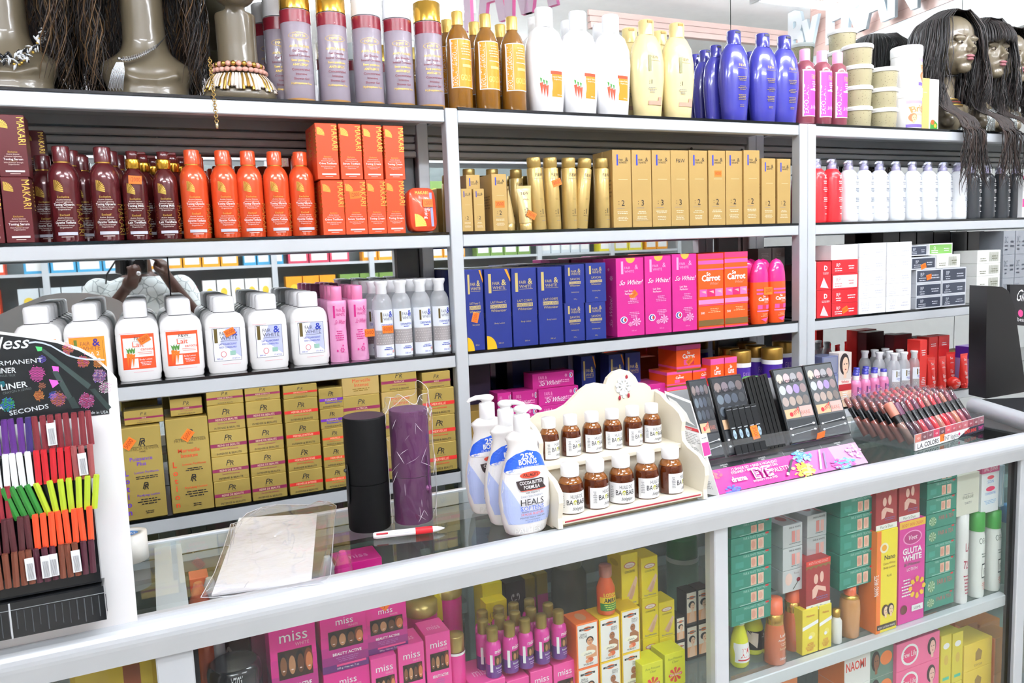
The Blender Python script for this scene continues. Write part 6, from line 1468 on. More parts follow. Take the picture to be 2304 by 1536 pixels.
def yl(w, d, h, i): return cart(w, d, h, M('d8c81e', .35), [El(0, .80, .3, .06, M('e8e07a', .4)), El(0, .5, .2, .04, M('b8a818', .4))]+lines(0, .6, .6, .03, 2, K_, i))
col(yl, 'yellow_carton', 973, 1028, 1262, .4, -.36, .05, 'tall yellow carton behind the pink ones', 'yellow cartons at the back')
col(yl, 'yellow_carton', 1084, 1130, 1312, .3, -.37, .05, 'shorter yellow carton behind the serum bottles', 'yellow cartons at the back')
col(lambda w, d, h, i: cart(w, d, h, M('f0d81e', .35), [T(0, .86, .05, '( MSDS )', K_, mw=.6), T(0, .78, .04, 'PIGEON', K_, mw=.6), T(0, .72, .04, 'ROMA', K_, mw=.5)]), 'bright_yellow_carton', 1092, 1141, 1352, .3, -.40, .03, 'bright yellow carton peeking over serum bottles', None)
col(lambda w, d, h, i: cart(w, d, h, M('1c1c1e', .3), [T(0, .84, .05, '(*_*)', W_, mw=.4)]+lines(0, .8, .3, .02, 1, W_, 3)), 'black_carton', 1135, 1182, 1308, .3, -.36, .05, 'black carton with white emblem behind serum bottles', None)
def zero(orange):
    def d_(w, d, h, i):
        e = M('f0742a' if orange else 'f0c818', .35); sk = M('d89a70' if orange else 'a8704a', .5)
        f = [Rc(-.44, .02, .44, .97, M('f2efe8', .4)), El(0, .86, .2, .05, M('f06a2a', .4)), Rc(-.36, .84, .3, .885, K_), T(-.02, .847, .03, "L'Ensorceleuse", W_, mw=.56), T(-.2 if orange else .2, .73, .045, 'ZERO', K_, mw=.36), T(-.2 if orange else .2, .675, .045, 'TACHE' if orange else 'SPOT', K_, mw=.36), El(.1, .6, .17, .085, M('3a2418' if orange else 'e8e8ec', .5)), El(.1, .57, .13, .085, sk), Pg([(-.1, .2), (.4, .2), (.4, .42), (.2, .5), (-.05, .46)], sk), El(0, .32, .34, .06, M('f8f4e0', .4)), El(.1, .16, .14, .055, M('d8643a', .4)), El(-.02, .14, .1, .04, M('e89a70', .4))]+lines(0, .31, .5, .02, 2, K_, i)+lines(0, .08, .7, .02, 2, K_, i+2)
        f += [El(.06, .595, .03, .008, K_, 6), El(.16, .595, .03, .008, K_, 6), El(.11, .53, .04, .01, M('a83a3a', .4), 6)]
        return cart(w, d, h, e, f, [Rc(-.4, .1, .4, .9, M('e86a24' if orange else 'e8c020', .4))], [El(0, .5, .2, .3, sk)] if orange else [])
    return d_
zg = 'spot remover cartons in the case'
col(zero(True), 'spot_remover_carton', 1295, 1346, 1400, .118, -.50, .055, 'orange edged spot remover carton with smiling woman', zg)
za = col(zero(False), 'spot_remover_carton', 1347, 1395, 1388, .118, -.497, .055, 'yellow edged spot remover carton, left of two', zg)
col(zero(False), 'spot_remover_carton', 1396, 1440, 1370, .118, -.490, .055, 'yellow edged spot remover carton, right of two', zg)
P16 = [(.018, 0), (.020, .003), (.0195, .055), (.013, .072), (.0105, .078)]
ob_ = MB().lathe(P16, M('e0602e', .15, 0, .5), 24); oc_ = MB().lathe([(.0125, .078), (.0135, .080), (.0135, .100), (.0125, .102), (.0005, .102)], M('b87a6a', .3, .4), 24); og_ = MB()
gfx(og_, [T(0, .56, .1, 'LOTION', M('f0e030', .4), mw=.7, bold=.02), Rc(-.48, .36, .48, .54, M('f0d020', .4)), T(0, .39, .12, 'AMIRA', K_, mw=.7, bold=.03), Rc(-.48, .14, .48, .36, M('3a8a3a', .4))]+lines(0, .3, .7, .06, 3, M('d8e060', .4), 2), .039, .072, surf(P16, 1, 1), curved=True)
put(mk('lotion_flask', 'bottle', body=ob_, cap=oc_, label=og_), (onY(1364, 1375, -.475).x, -.475, za+.0012), 'small orange lotion flask standing on the spot remover cartons', None, sc=.98)
def palm(w, d, h, i): return cart(w, d, h, M('eed81a', .35), [El(0, .78, .34, .06, M('c86a5a', .4)), El(0, .78, .29, .045, M('f4ead8', .4)), T(0, .76, .03, 'PALMA', M('c84a3a', .4), mw=.5), T(0, .64, .04, 'CONCENTRE', K_, mw=.6), Pg([(-.2, .2), (.35, .56), (.45, .5), (.2, .18)], M('e8c0a0', .5)), Pg([(-.1, .15), (.2, .4), (.3, .34), (.1, .12)], M('d8a888', .5)), T(0, .05, .04, 'Pure Princesse', NAVY, mw=.7)], [El(0, .8, .3, .06, M('d8c010', .4))])
pg_ = 'yellow hand cream cartons'
za2 = onY(1419, 1370, -.46).z
cartons(palm, 'hand_cream_carton', [(1399, 1438)], (1368, 1368), (1244, 1244), za2-.002, -.445, .055, 'yellow hand cream carton, tallest, beside the orange flask', pg_)
col(palm, 'hand_cream_carton', 1442, 1480, 1252, .095, -.455, .05, 'yellow hand cream carton, second column', pg_)
col(palm, 'hand_cream_carton', 1482, 1518, 1352, .095, -.455, .05, 'yellow hand cream carton, right column', pg_)
def lemon(w, d, h, i): return cart(w, d, h, M('d8d81e', .35), [T(0, .8, .07, 'Pure Princesse', M('6a7a1a', .4), mw=.7, sh=.2), T(0, .7, .07, 'Clear', M('6a7a1a', .4), mw=.4, sh=.2)]+flower(0, .35, .3, .2, M('d83a2a', .4))+[T(0, .33, .06, 'Vita Special', W_, mw=.6)])
col(lemon, 'lemon_carton', 1444, 1492, 1490, .12, -.515, .05, 'lemon green carton, left of the pair', 'lemon green cartons')
col(lemon, 'lemon_carton', 1495, 1542, 1467, .12, -.508, .05, 'lemon green carton, right of the pair', 'lemon green cartons')
def lady(w, d, h, i): return cart(w, d, h, M('26221f', .35), [Rc(-.44, .1, .44, .97, M('f0e4d4', .4)), Rc(-.44, .1, .44, .4, M('eeb080', .4)), El(0, .82, .28, .05, M('f0742a', .4)), Rc(-.4, .80, .36, .84, K_), T(0, .81, .03, "L'Ensorceleuse", W_, mw=.6), El(.0, .62, .3, .1, K_), El(.08, .56, .2, .11, M('f2c8a8', .5)), Pg([(-.3, .1), (.3, .1), (.25, .36), (.05, .46), (-.2, .34)], M('f2c8a8', .5)), El(.12, .52, .05, .012, M('b03a3a', .5), 6), El(.02, .59, .04, .008, K_, 6), El(.18, .59, .04, .008, K_, 6)])
lg = 'black edged portrait cartons'
col(lady, 'portrait_carton', 1521, 1541, 1388, .07, -.45, .035, 'black edged portrait carton, leftmost column', lg)
col(lady, 'portrait_carton', 1543, 1568, 1330, .07, -.44, .035, 'black edged portrait carton, middle column', lg)
col(lady, 'portrait_carton', 1569, 1596, 1323, .07, -.44, .035, 'black edged portrait carton, right column', lg)
put(mk('green_cap_bottle', 'bottle', body=MB().lathe([(.036, 0), (.038, .003), (.038, .2)], M('7a9a8a', .4), 28), ring=MB().lathe([(.0385, .2), (.0385, .213)], M('c8d8d4', .4), 28, caps=False), cap=MB().lathe([(.037, .213), (.036, .262), (.034, .266), (.0005, .2665)], M('1c7a3a', .35), 28)), (onY(1534, 1215, -.31).x, -.31, ZK), 'large bottle with dark green cap at the back of the case', None, sc=(1, 1, (onY(1534, 1205, -.31).z-ZK)/.2665))
put(mk('dotted_bottle', 'bottle', body=MB().lathe([(.036, 0), (.04, .004), (.04, .23), (.03, .25)], glass('8a8c80', .35, .1, 1.4, 'grey_plastic'), 28), cap=MB().lathe([(.03, .25), (.03, .27), (.0005, .272)], M('74786c', .5), 28)), (onY(1278, 1260, -.31).x, -.31, ZK), 'large grey bottle standing behind the orange flask', None, sc=(1, 1, (onY(1278, 1252, -.31).z-ZK)/.272))
for i, (a, b_, pt) in enumerate(((1180, 1204, 1300), (1207, 1232, 1290))): col(lambda w, d, h, i: cart(w, d, h, M('7a6a1c', .4), [Rc(-.5, 0, .5, .8, M('a83a7a', .4))]), 'gold_tall_carton', a, b_, pt, .4, -.33, .03, ['dull gold tall carton behind serum bottles, left', 'dull gold tall carton behind serum bottles, right'][i], None)
t = thing('hair_wax_tin', 'round black wax tin lying upside down with white brand lettering', 'tin', (onY(512, 1520, -.50).x+.012, -.485, onY(512, 1530, -.5).z-.1))
hk = .06; zt_ = onY(512, 1500, -.50).z; t.location.z = zt_-hk
put(Kind('dark_carton', 'carton', [('dark_carton', cart(.085, .085, zt_-hk-ZK-.001, M('2a1614', .35)).mesh('dark_carton'))]), (t.location.x, t.location.y-.0425, ZK), 'dark brown carton under the wax tin', 'dark brown cartons')
raw('tin', MB().lathe([(.040, 0), (.043, .004), (.043, hk-.012), (.040, hk-.003), (.036, hk)], M('24262a', .2, 0, .5), 32).mesh('tin'), t)
g = MB(); vs_ = [(.040, 0), (.043, .004), (.043, hk-.012), (.040, hk)]
gfx(g, [T(0, .2, .6, 'KUZA', M('e0e2e4', .3), fit=.6, bold=.02, sh=.1, rot=PI)], .086, .03, lambda x, z, e: surf(vs_, 1, 1)(x, z+hk-.014, e), curved=True); raw('label', g.mesh('label'), t)
col(lambda w, d, h, i: cart(w, d, h, M('3a1c18', .35), [T(0, .82, .1, 'A', M('a8988c', .4), mw=.5), Pg([(-.3, .75), (-.05, .84), (-.1, .72)], M('8a8078', .4)), Pg([(.3, .75), (.05, .84), (.1, .72)], M('8a8078', .4))]), 'dark_carton', 462, 560, 1425, .2, -.42, .05, 'dark brown carton with pale emblem behind the wax tin', 'dark brown cartons')
col(lambda w, d, h, i: cart(w, d, h, M('8a1c50', .35)), 'dark_pink_carton', 562, 600, 1415, .15, -.43, .05, 'dark pink carton left of the portrait cartons', None)
col(lambda w, d, h, i: cart(w, d, h, M('b89a2a', .3, .3), [Rc(-.44, .6, .44, .94, M('c8ac3c', .3, .3)), Rc(.1, .2, .3, .9, M('8a4a2a', .4))]), 'gold_yellow_carton', 150, 352, 1478, .17, -.54, .09, 'gold yellow carton at the left under the pen stand', None)
for i, (px, py) in enumerate(((445, 1310), (472, 1300), (745, 1250), (770, 1240))):
    zt_ = onY(px, py, -.45+.02*(i % 3)).z
    put(mk('gel_tube', 'tube', tube=MB().lathe([(.006, zt_-ZK), (.016, zt_-ZK-.03), (.017, .03), (.016, 0)][::-1], M(['c86a50', 'c8ccd0', 'c8ccd0', 'd83a90'][i], .2, .2, .5), 16)), (onY(px, py, -.45).x, -.45+.02*(i % 3), ZK), f'upright gel tube under the glass top, {nth(i, 4)}', 'gel tubes under the glass')
col(lambda w, d, h, i: cart(w, d, h, M('c84a3a', .35), [Rc(-.3, .6, .3, .9, M('d8d0c8', .4))]), 'red_box', 425, 470, 1300, .3, -.40, .04, 'red and white carton under the paper sleeve', None)

# ---- right bay of the case
TG = M('1f8a74', .3, .1, .4)
def teal(leaf=False):
    def d_(w, d, h, i):
        sk = M('e8b8a0', .5)
        if leaf: f = [El(-.3, .5, .12, .3, M('c8dcc0', .4)), T(.15, .5, .28, 'FAIR & TEA', M('c86a6a', .4), mw=.5)]+flower(-.3, .5, .1, .3, M('6a9a6a', .4))
        else: f = [Rc(-.02, .12, .12, .72, sk), El(.04, .42, .05, .22, M('d89a84', .5)), Rc(.16, .12, .3, .72, M('ecc8b4', .5)), El(.22, .42, .05, .22, M('e0aa94', .5)), T(.1, .8, .14, 'FAIR & WHITE TREATMENT', M('a8d8cc', .4), mw=.6), Rc(-.4, .25, -.2, .6, M('3a9a88', .4)), Rc(-.3, .06, .3, .1, M('a8d8cc', .4))]
        return cart(w, d, h, TG, f+[Rc(.34, .88, .42, .98, RED)], [], [El(-.1, .5, .2, .3, M('8a9a3a', .4)), Rc(.3, .1, .34, .9, RED)])
    return d_
tg = 'teal treatment cartons in the case'
def pile(design, name, a, b_, pys, y0, d, desc, group, leafs=()):
    z = [onY(a, p, y0).z for p in pys]; x0, x1 = onY(a, pys[0], y0).x, onY(b_, pys[0], y0).x; n = len(z)-1
    for k in range(n):
        dd = design(x1-x0-.001, d, z[k+1]-z[k]-.0008, k) if not leafs else teal(k in leafs)(x1-x0-.001, d, z[k+1]-z[k]-.0008, k)
        lay = 'bottom' if k == 0 else ('top' if k == n-1 else ORDN[k]+' up')
        put(Kind(name, 'carton', [(name, dd.mesh(name))]), ((x0+x1)/2+random.uniform(-.001, .001), y0, z[k]+.0002), f'{desc}, {lay} of its pile', group)
    return z[0]
zl = pile(None, 'treatment_carton', 1646, 1737, [1412, 1372, 1334, 1293, 1254, 1213, 1176+8], -.535, .085, 'teal carton in the left pile', tg, leafs=(99,))
PLM = [(.016, 0), (.021, .006), (.0215, .03), (.018, .06), (.011, .082), (.009, .088)]
lm = MB().lathe(PLM, M('e0e23a', .15, 0, .5), 24); lm2 = MB().lathe([(.011, .088), (.011, .1), (.0005, .101)], M('e8e8c0', .3), 20); lm3 = MB(); gfx(lm3, [Rc(-.5, .15, .5, .6, W_), T(0, .28, .2, 'AW', RED, mw=.6, bold=.03), Rc(-.4, .2, .4, .23, RED)], .04, .088, surf(PLM, 1, 1), curved=True)
LIM = mk('lemon_bottle', 'bottle', body=lm, cap=lm2, label=lm3)
hz = zl-ZK
put(LIM, (onY(1664, 1500, -.505).x, -.505, ZK), 'lemon yellow bottle with white label, under the teal pile', 'lemon yellow bottles', sc=(1, 1, min(1.6, (hz-.001)/.101)))
lm3 = MB(); gfx(lm3, [Rc(-.5, .15, .5, .6, M('1c1a1a', .3)), Pg([(-.5, .35), (-.2, .2), (-.1, .55), (-.5, .6)], M('e8d8c8', .4)), T(.2, .42, .1, '-8', W_, mw=.3)], .04, .088, surf(PLM, 1, 1), curved=True)
put(Kind('lemon_bottle', 'bottle', LIM.parts[:2]+[('label', lm3.mesh('label'))]), (onY(1702, 1480, -.485).x, -.475, ZK), 'lemon yellow bottle with black label, under the teal pile', 'lemon yellow bottles', sc=(1.15, 1.15, min(1.6, (hz-.001)/.101)))
SLV = M('ccd0d2', .28, .2, .3)
def silver(w, d, h, i):
    sk = M('d88a84', .5)
    f = [Rc(-.05, .2, .12, .7, sk), Rc(.18, .2, .36, .7, M('e8b4ac', .5)), T(.1, .82, .08, 'FAIR & WHITE', K_, mw=.6)]+lines(.1, .14, .6, .05, 1, K_, i)
    if i == 9: f = [El(-.2, .6, .18, .28, M('e8c8bc', .5)), T(.2, .78, .1, 'Rose', M('8a7a7a', .4), mw=.4), El(.3, .5, .1, .1, M('8a1c30', .4)), Pg([(.0, .1), (.05, .1), (.3, .42), (.27, .44)], M('2a3a2a', .5))]
    return cart(w, d, h, SLV, f, [], [El(0, .5, .2, .2, M('b86a6a', .4)), Rc(.3, .1, .34, .9, RED)])
sg = 'silver cartons in the case'
zs = pile(lambda w, d, h, k: silver(w, d, h, 9 if k == 0 else k), 'silver_carton', 1761, 1805, [1337, 1287, 1236, 1184], -.53, .075, 'silver carton in the left column', sg)
zs2 = pile(silver, 'silver_carton', 1815, 1859, [1262, 1212, 1161], -.515, .075, 'silver carton in the right column', sg)
def spray():
    b = MB().lathe([(.022, 0), (.025, .004), (.022, .09), (.0185, .12)], M('c86a40', .15, 0, .6), 26)
    n_ = MB().lathe([(.0185, .120), (.0185, .150), (.016, .152)], M('c8a050', .2, .8), 26); c = MB().lathe([(.017, .152), (.0175, .154), (.0165, .196), (.0005, .197)], M('e8704a', .3), 26)
    g = MB(); f = surf([(.025, .004), (.022, .09), (.0185, .12)], 1, 1)
    gfx(g, [T(.1, .72, .07, 'Lait', W_, mw=.5), T(.1, .62, .05, 'Antitaches', W_, mw=.6), T(.1, .4, .06, 'bride', M('e8c8a0', .4), mw=.5), T(.05, .15, .06, '500 ml', W_, mw=.4)]+lines(.1, .55, .6, .04, 2, M('e8c0a8', .4), 3), .045, .12, f, curved=True)
    return mk('orange_spray_bottle', 'bottle', body=b, collar=n_, cap=c, label=g)
SPR = spray()
zsil = zs-ZK
for i, (px, y) in enumerate(((1743, -.53), (1784, -.505))):
    put(SPR, (onY(px, 1450, y).x, y, ZK), ['orange glass bottle with gold collar, left one', 'orange glass bottle with gold collar, right one'][i], 'orange gold collared bottles', sc=(1, 1, (zsil-.002)/.197))
cartons(lambda w, d, h, i: cart(w, d, h, M('e8d43a', .35), [T(0, .82, .05, 'Madame', M('c8483a', .4), mw=.5), Pg([(-.5, .62), (.5, .72), (.5, .64), (-.5, .54)], W_), El(.1, .4, .2, .07, M('f0e070', .4)), El(0, .36, .12, .04, W_), T(0, .18, .06, 'ACIDE', M('c8483a', .4), mw=.4), T(0, .12, .05, 'GLYCOLIQUE', M('c8483a', .4), mw=.6), T(0, .06, .05, 'PURET', M('c8483a', .4), mw=.4)]),
        'lemon_acid_carton', [(1805, 1841), (1843, 1871)], (1473, 1462), (1369, 1360), ZK, -.545, .05, 'yellow acid carton', 'yellow acid cartons', where=' pair')
def fds(w, d, h, i): 
    hd_ = M('ecc0b0', .5)
    return cart(w, d, h, M('a02c30', .35), [Rc(-.5, .9, .5, 1, M('d8382e', .35)), T(0, .925, .05, 'ANTI-TACHES DOIGT', M('f0c8c0', .4), mw=.8), Pg([(-.5, .9)]+[(-.5+k/10, .87 if k % 2 else .83) for k in range(11)]+[(.5, .9)], M('8a6a3a', .4)), El(-.1, .62, .09, .1, hd_), El(.14, .64, .08, .11, hd_), Pg([(-.25, .24), (-.1, .26), (0, .4), (.32, .32), (.3, .42), (-.08, .5), (-.25, .42)], hd_), Pg([(-.25, .24), (-.1, .26), (-.08, .5), (-.2, .46)], hd_), Rc(-.5, 0, .5, .12, M('f2f2ea', .4)), T(0, .03, .06, "Flori's Duo", M('3a5a3a', .4), mw=.8)]+lines(.15, .24, .5, .04, 2, M('7a6aa0', .4), i))
zq = onY(1840, 1366, -.535).z
cartons(fds, 'finger_cream_carton', [(1813, 1868)], (1368, 1368), (1258, 1258), zq, -.542, .05, 'dark red finger cream carton on the yellow pair', 'dark red finger cream cartons')
wb = mk('small_white_bottle', 'bottle', body=MB().lathe([(.010, 0), (.012, .002), (.012, .05), (.007, .06)], M('ecece6', .3), 20), cap=MB().lathe([(.0085, .06), (.0085, .077), (.0005, .078)], M('c8a04a', .25, .7), 18))
o = put(wb, (onY(1881, 1445, -.535).x, -.535, ZK), 'small white bottle with gold cap beside the yellow acid cartons', None, sc=1.05)
PPE = [(.020, 0), (.022, .003), (.0235, .07), (.022, .095), (.014, .105)]
pe = mk('peach_bottle', 'bottle', body=MB().lathe(PPE, M('c8905a', .15, 0, .5), 26), collar=MB().lathe([(.020, .100), (.021, .103), (.014, .108)], GOLD, 26), cap=MB().lathe([(.014, .108), (.014, .13), (.0005, .131)], M('e8704a', .3), 22))
zg2 = onY(1889, 1330, -.54).z
for i, (px, y) in enumerate(((1911, -.525), (1950, -.49))): put(pe, (onY(px, 1430, y).x, y, ZK), ['peach bottle with gold collar under the second teal pile', 'peach bottle with gold collar, farther back'][i], 'peach bottles', sc=(1, 1, (zg2-ZK-.001)/.131))
pile(None, 'treatment_carton', 1889, 1968, [1330, 1290, 1250, 1208, 1166, 1127, 1094], -.54, .085, 'teal carton in the middle pile', tg, leafs=(5,))
cartons(lambda w, d, h, i: cart(w, d, h, M('f0dc2e', .35), [Rc(-.5, 0, -.3, 1, M('f07a2a', .35)), El(-.15, .83, .2, .05, M('f4ecc8', .4)), El(-.15, .83, .12, .03, M('e8a020', .4)), T(.12, .71, .045, 'Nano', K_, mw=.6, bold=.01), T(.1, .66, .022, 'Extra White', M('8a5a1c', .4), mw=.6), T(.1, .62, .022, 'Body Lotion', M('8a5a1c', .4), mw=.6), T(.1, .54, .02, 'PLUS', K_, mw=.3), T(-.4, .38, .06, 'NANO WHITE', W_, 'l', None, 90, fit=.2), Rc(-.46, .03, .46, .08, M('4a3a2a', .4)), T(0, .04, .02, 'BODY LOTION WHITE', W_, mw=.8)]+woman(-.05, .2, .4, .14, M('f0d0a8', .5), M('4a2a1c', .5))+woman(.2, .2, .4, .14, M('f0d0a8', .5), M('2a1a14', .5)), [Rc(-.5, 0, .5, 1, M('f0802e', .35))]), 'yellow_lotion_carton', [(1970, 2017)], (1421, 1421), (1192, 1192), ZK, -.555, .05, 'tall yellow and orange lotion carton', None)
def gluta(w, d, h, i):
    return cart(w, d, h, M('d8389a', .35), [Rc(-.5, .93, .5, 1, M('e8b83a', .4)), T(0, .945, .03, 'BODY SKIN CREAM', M('c8302a', .4), mw=.8), El(0, .83, .36, .07, M('f0a0d0', .4)), El(0, .83, .32, .06, M('b82a7a', .4)), T(0, .81, .045, 'Veet', W_, mw=.4, sh=.2), T(0, .68, .055, 'GLUTA', W_, mw=.8, bold=.03), T(0, .61, .055, 'WHITE', W_, mw=.86, bold=.03), T(0, .56, .03, 'Bi-Whitener', M('4a6a5a', .4), mw=.8, sh=.2), T(0, .51, .028, 'LOTION', W_, mw=.4)]+lines(-.2, .42, .4, .03, 6, W_, 3, 'l' if False else 'c')+flower(.2, .33, .3, .10, M('f0c02a', .4))+[El(.2, .33, .2, .055, M('d82a7a', .4)), El(-.3, .14, .13, .045, M('6a2a2a', .4)), Rc(.0, .1, .44, .16, M('f0f0f0', .4)), T(.22, .115, .025, '500ML', K_, mw=.3)])
cartons(gluta, 'pink_lotion_carton', [(2020, 2078)], (1400, 1400), (1170, 1170), ZK, -.55, .05, 'tall pink whitening lotion carton with yellow starburst', None)
zn = onY(1993, 1192, -.555).z; zg3 = onY(2049, 1170, -.55).z
cartons(fds, 'finger_cream_carton', [(1970, 2018)], (1190, 1190), (1090, 1090), zn+.0004, -.552, .05, 'dark red finger cream carton on the yellow lotion carton', 'dark red finger cream cartons')
cartons(fds, 'finger_cream_carton', [(2022, 2069)], (1170, 1170), (1070, 1070), zg3+.0004, -.547, .05, 'dark red finger cream carton on the pink lotion carton', 'dark red finger cream cartons')
pile(None, 'treatment_carton', 2080, 2146, [1376, 1345, 1303, 1267, 1230, 1195, 1161, 1127, 1091, 1056], -.545, .075, 'teal carton in the right pile', tg, leafs=(0, 1, 4, 5))
P17 = [(.0195, 0), (.0210, .003), (.0210, .092), (.018, .104)]
def opal(capc, ink, t1):
    b = MB().lathe(P17, M('e8ece6', .3, 0, .3), 26); c = MB().lathe([(.0195, .104), (.0200, .106), (.0195, .132), (.0005, .133)], M(capc, .35), 26); g = MB()
    gfx(g, [T(.05, .82, .09, t1, ink, mw=.7), Rc(-.1, .3, .34, .52, M('2a3a3a', .4)), Rc(-.07, .32, .34, .5, M('e8ece6', .3)), T(.12, .35, .1, 'TR', K_, mw=.3)]+lines(.1, .66, .5, .04, 2, ink, 2)+lines(.1, .22, .4, .03, 4, M('d8847a', .4), 5), .042, .104, surf(P17, 1, 1), curved=True)
    return mk('capped_lotion_bottle', 'bottle', body=b, cap=c, label=g)
hb = lambda px, pt, y: (onY(px, pt, y).z-ZK)
put(mk('slim_white_bottle', 'bottle', body=MB().lathe([(.016, 0), (.017, .003), (.017, .1), (.0165, .135), (.0005, .136)], M('ececea', .3), 24), label=(lambda g: (gfx(g, [T(.1, .62, .1, 'LA', M('a83a50', .4), mw=.5), T(.1, .42, .09, '72 H', M('a83a50', .4), mw=.7, bold=.02)]+lines(.05, .32, .6, .04, 6, M('a83a50', .4), 2), .034, .13, lambda x, z, e: surf([(.017, 0), (.017, .14)], 1, 1)(x, z, e), curved=True), g)[1])(MB())), (onY(2163, 1345, -.54).x, -.535, ZK), 'slim white bottle with red print right of teal pile', None, sc=(1, 1, hb(2163, 1157, -.54)/.136))
for i, (px, y, pt, k, lab) in enumerate(((2193, -.53, 1151, opal('3a9a3c', M('6a7a70', .4), 'OPAL'), 'white lotion bottle with green cap, left one'), (2229, -.525, 1147, opal('3a9a3c', M('6a7a70', .4), 'OPAL'), 'white lotion bottle with green cap, right one'), (2264, -.52, 1136, opal('5a9ad8', M('7aa0c8', .4), 'body'), 'white lotion bottle with blue cap'))):
    put(k, (onY(px, 1330, y).x, y, ZK), lab, 'white capped lotion bottles in the case', sc=(.96, .96, hb(px, pt, y)/.133))
zt1, zt2 = onY(2180, 1152, -.535).z, onY(2229, 1147, -.53).z
cartons(lambda w, d, h, i: cart(w, d, h, M('dcdccc', .35), [T(0, .4, .07, 'ENERGIE', M('6a7060', .4), mw=.6)]+lines(0, .5, .7, .03, 1, GREY, 1)+lines(0, .3, .5, .03, 2, GREY, 3)), 'pale_carton', [(2152, 2202)], (1155, 1155), (1066, 1066), zt1+.0004, -.545, .05, 'pale grey green carton on the white bottles', None)
cartons(lambda w, d, h, i: cart(w, d, h, M('eef2f4', .35), [Rc(-.5, .84, .5, 1, M('d85a8a', .35)), T(0, .88, .07, 'APAL JEUNES', W_, mw=.8), El(0, .74, .2, .04, M('e85a6a', .4)), T(0, .62, .06, 'SOIN', M('5a9ad8', .4), mw=.5), El(0, .5, .26, .05, M('e83a6a', .4)), T(0, .38, .05, 'CONCENTRE', M('5a9ad8', .4), mw=.6)]+lines(0, .25, .7, .03, 3, M('8ab8e0', .4), 2), [Rc(-.5, .84, .5, 1, M('d85a8a', .35))], [El(0, .5, .2, .2, RED)]), 'white_blue_carton', [(2207, 2246)], (1150, 1150), (1046, 1046), zt2+.0004, -.54, .05, 'white carton with pink band and blue print', None)
cartons(lambda w, d, h, i: cart(w, d, h, M('c8dce8', .15, .1, .6), [T(.2, .78, .08, 'L\'S', K_, mw=.3), Pg([(-.3, .05), (-.1, .05), (.3, .9), (.2, .95)], W_)]), 'clear_front_carton', [(2249, 2283)], (1137, 1137), (1044, 1044), zt2+.004, -.535, .05, 'pale blue glossy carton in the corner', None)
# bottom level, right bay
ZB = .22
bg = 'cartons on the bottom shelf'
col(lambda w, d, h, i: cart(w, d, h, M('ee8a44', .35), lines(0, .7, .7, .1, 2, M('c85a2a', .4), i)), 'orange_flat_carton', 1690, 1795, 1536, .07, -.50, .07, 'orange carton pile at the left', bg, zb=ZB)
col(lambda w, d, h, i: cart(w, d, h, M('f0f0ec', .35), [Rc(.0, 0, .5, 1, M('6a8a7a', .4)), T(-.28, .55, .3, 'NAOMI', M('e0402a', .4), mw=.38, bold=.02), El(.32, .6, .12, .25, M('e8803a', .4))]+woman(.12, .5, .2, .9, M('8a5a3c', .5), M('1c1210', .5)), [Rc(-.5, 0, .5, 1, M('ee8a44', .35))]), 'hair_care_carton', 1900, 2014, 1466, .07, -.52, .08, 'white and orange hair carton with woman print', bg, zb=ZB)
col(lambda w, d, h, i: cart(w, d, h, M('ee6a9a', .35), [El(-.2, .5, .2, .38, W_), El(-.2, .5, .16, .3, M('e83a7a', .4)), T(-.2, .42, .2, 'Few Life', W_, mw=.3)]+woman(.32, .45, .24, .8, M('f0c0b0', .5), M('3a2428', .5))), 'pink_carton', 2018, 2115, 1434, .065, -.53, .08, 'pink carton with round white logo', bg, zb=ZB)
col(lambda w, d, h, i: cart(w, d, h, M('e0d03a', .35), [El(0, .78, .3, .06, W_), El(0, .5, .2, .1, M('d8b84a', .4)), Rc(-.3, .1, .3, .16, M('5ac8a8', .4))]), 'yellow_tall_carton', 2118, 2142, 1428, .12, -.53, .05, 'yellow slim carton, left column', bg, zb=ZB)
col(lambda w, d, h, i: cart(w, d, h, M('e0d03a', .35), [El(0, .78, .3, .06, W_), El(0, .5, .2, .1, M('d8b84a', .4)), Rc(-.3, .1, .3, .16, M('5ac8a8', .4))]), 'yellow_tall_carton', 2144, 2168, 1422, .12, -.53, .05, 'yellow slim carton, right column', bg, zb=ZB)
col(lambda w, d, h, i: cart(w, d, h, M('eed04a', .35), [Pg([(-.1, .3), (.1, .3), (.14, .6), (0, .75), (-.1, .6)], M('a8884a', .4)), T(0, .1, .12, 'cocoa', M('a8884a', .4), mw=.3)]), 'yellow_wide_carton', 2170, 2233, 1442, .07, -.53, .07, 'wide yellow carton', bg, zb=ZB)
col(lambda w, d, h, i: cart(w, d, h, M('f08a48', .35), [Rc(-.1, .5, -.04, .8, M('8a3a1c', .4)), Rc(.25, .5, .42, .56, M('8a3a1c', .4))]), 'orange_tall_carton', 2237, 2281, 1430, .10, -.52, .06, 'orange carton at the right end', bg, zb=ZB)
for i, (a, b_, pt) in enumerate(((2110, 2150, 1400), (2152, 2200, 1405), (2205, 2250, 1398))): col(lambda w, d, h, i: cart(w, d, h, M('e07a3a', .35)), 'orange_back_carton', a, b_, pt, .12, -.42, .06, f'orange carton in the back, {nth(i, 3)}', bg, zb=ZB)
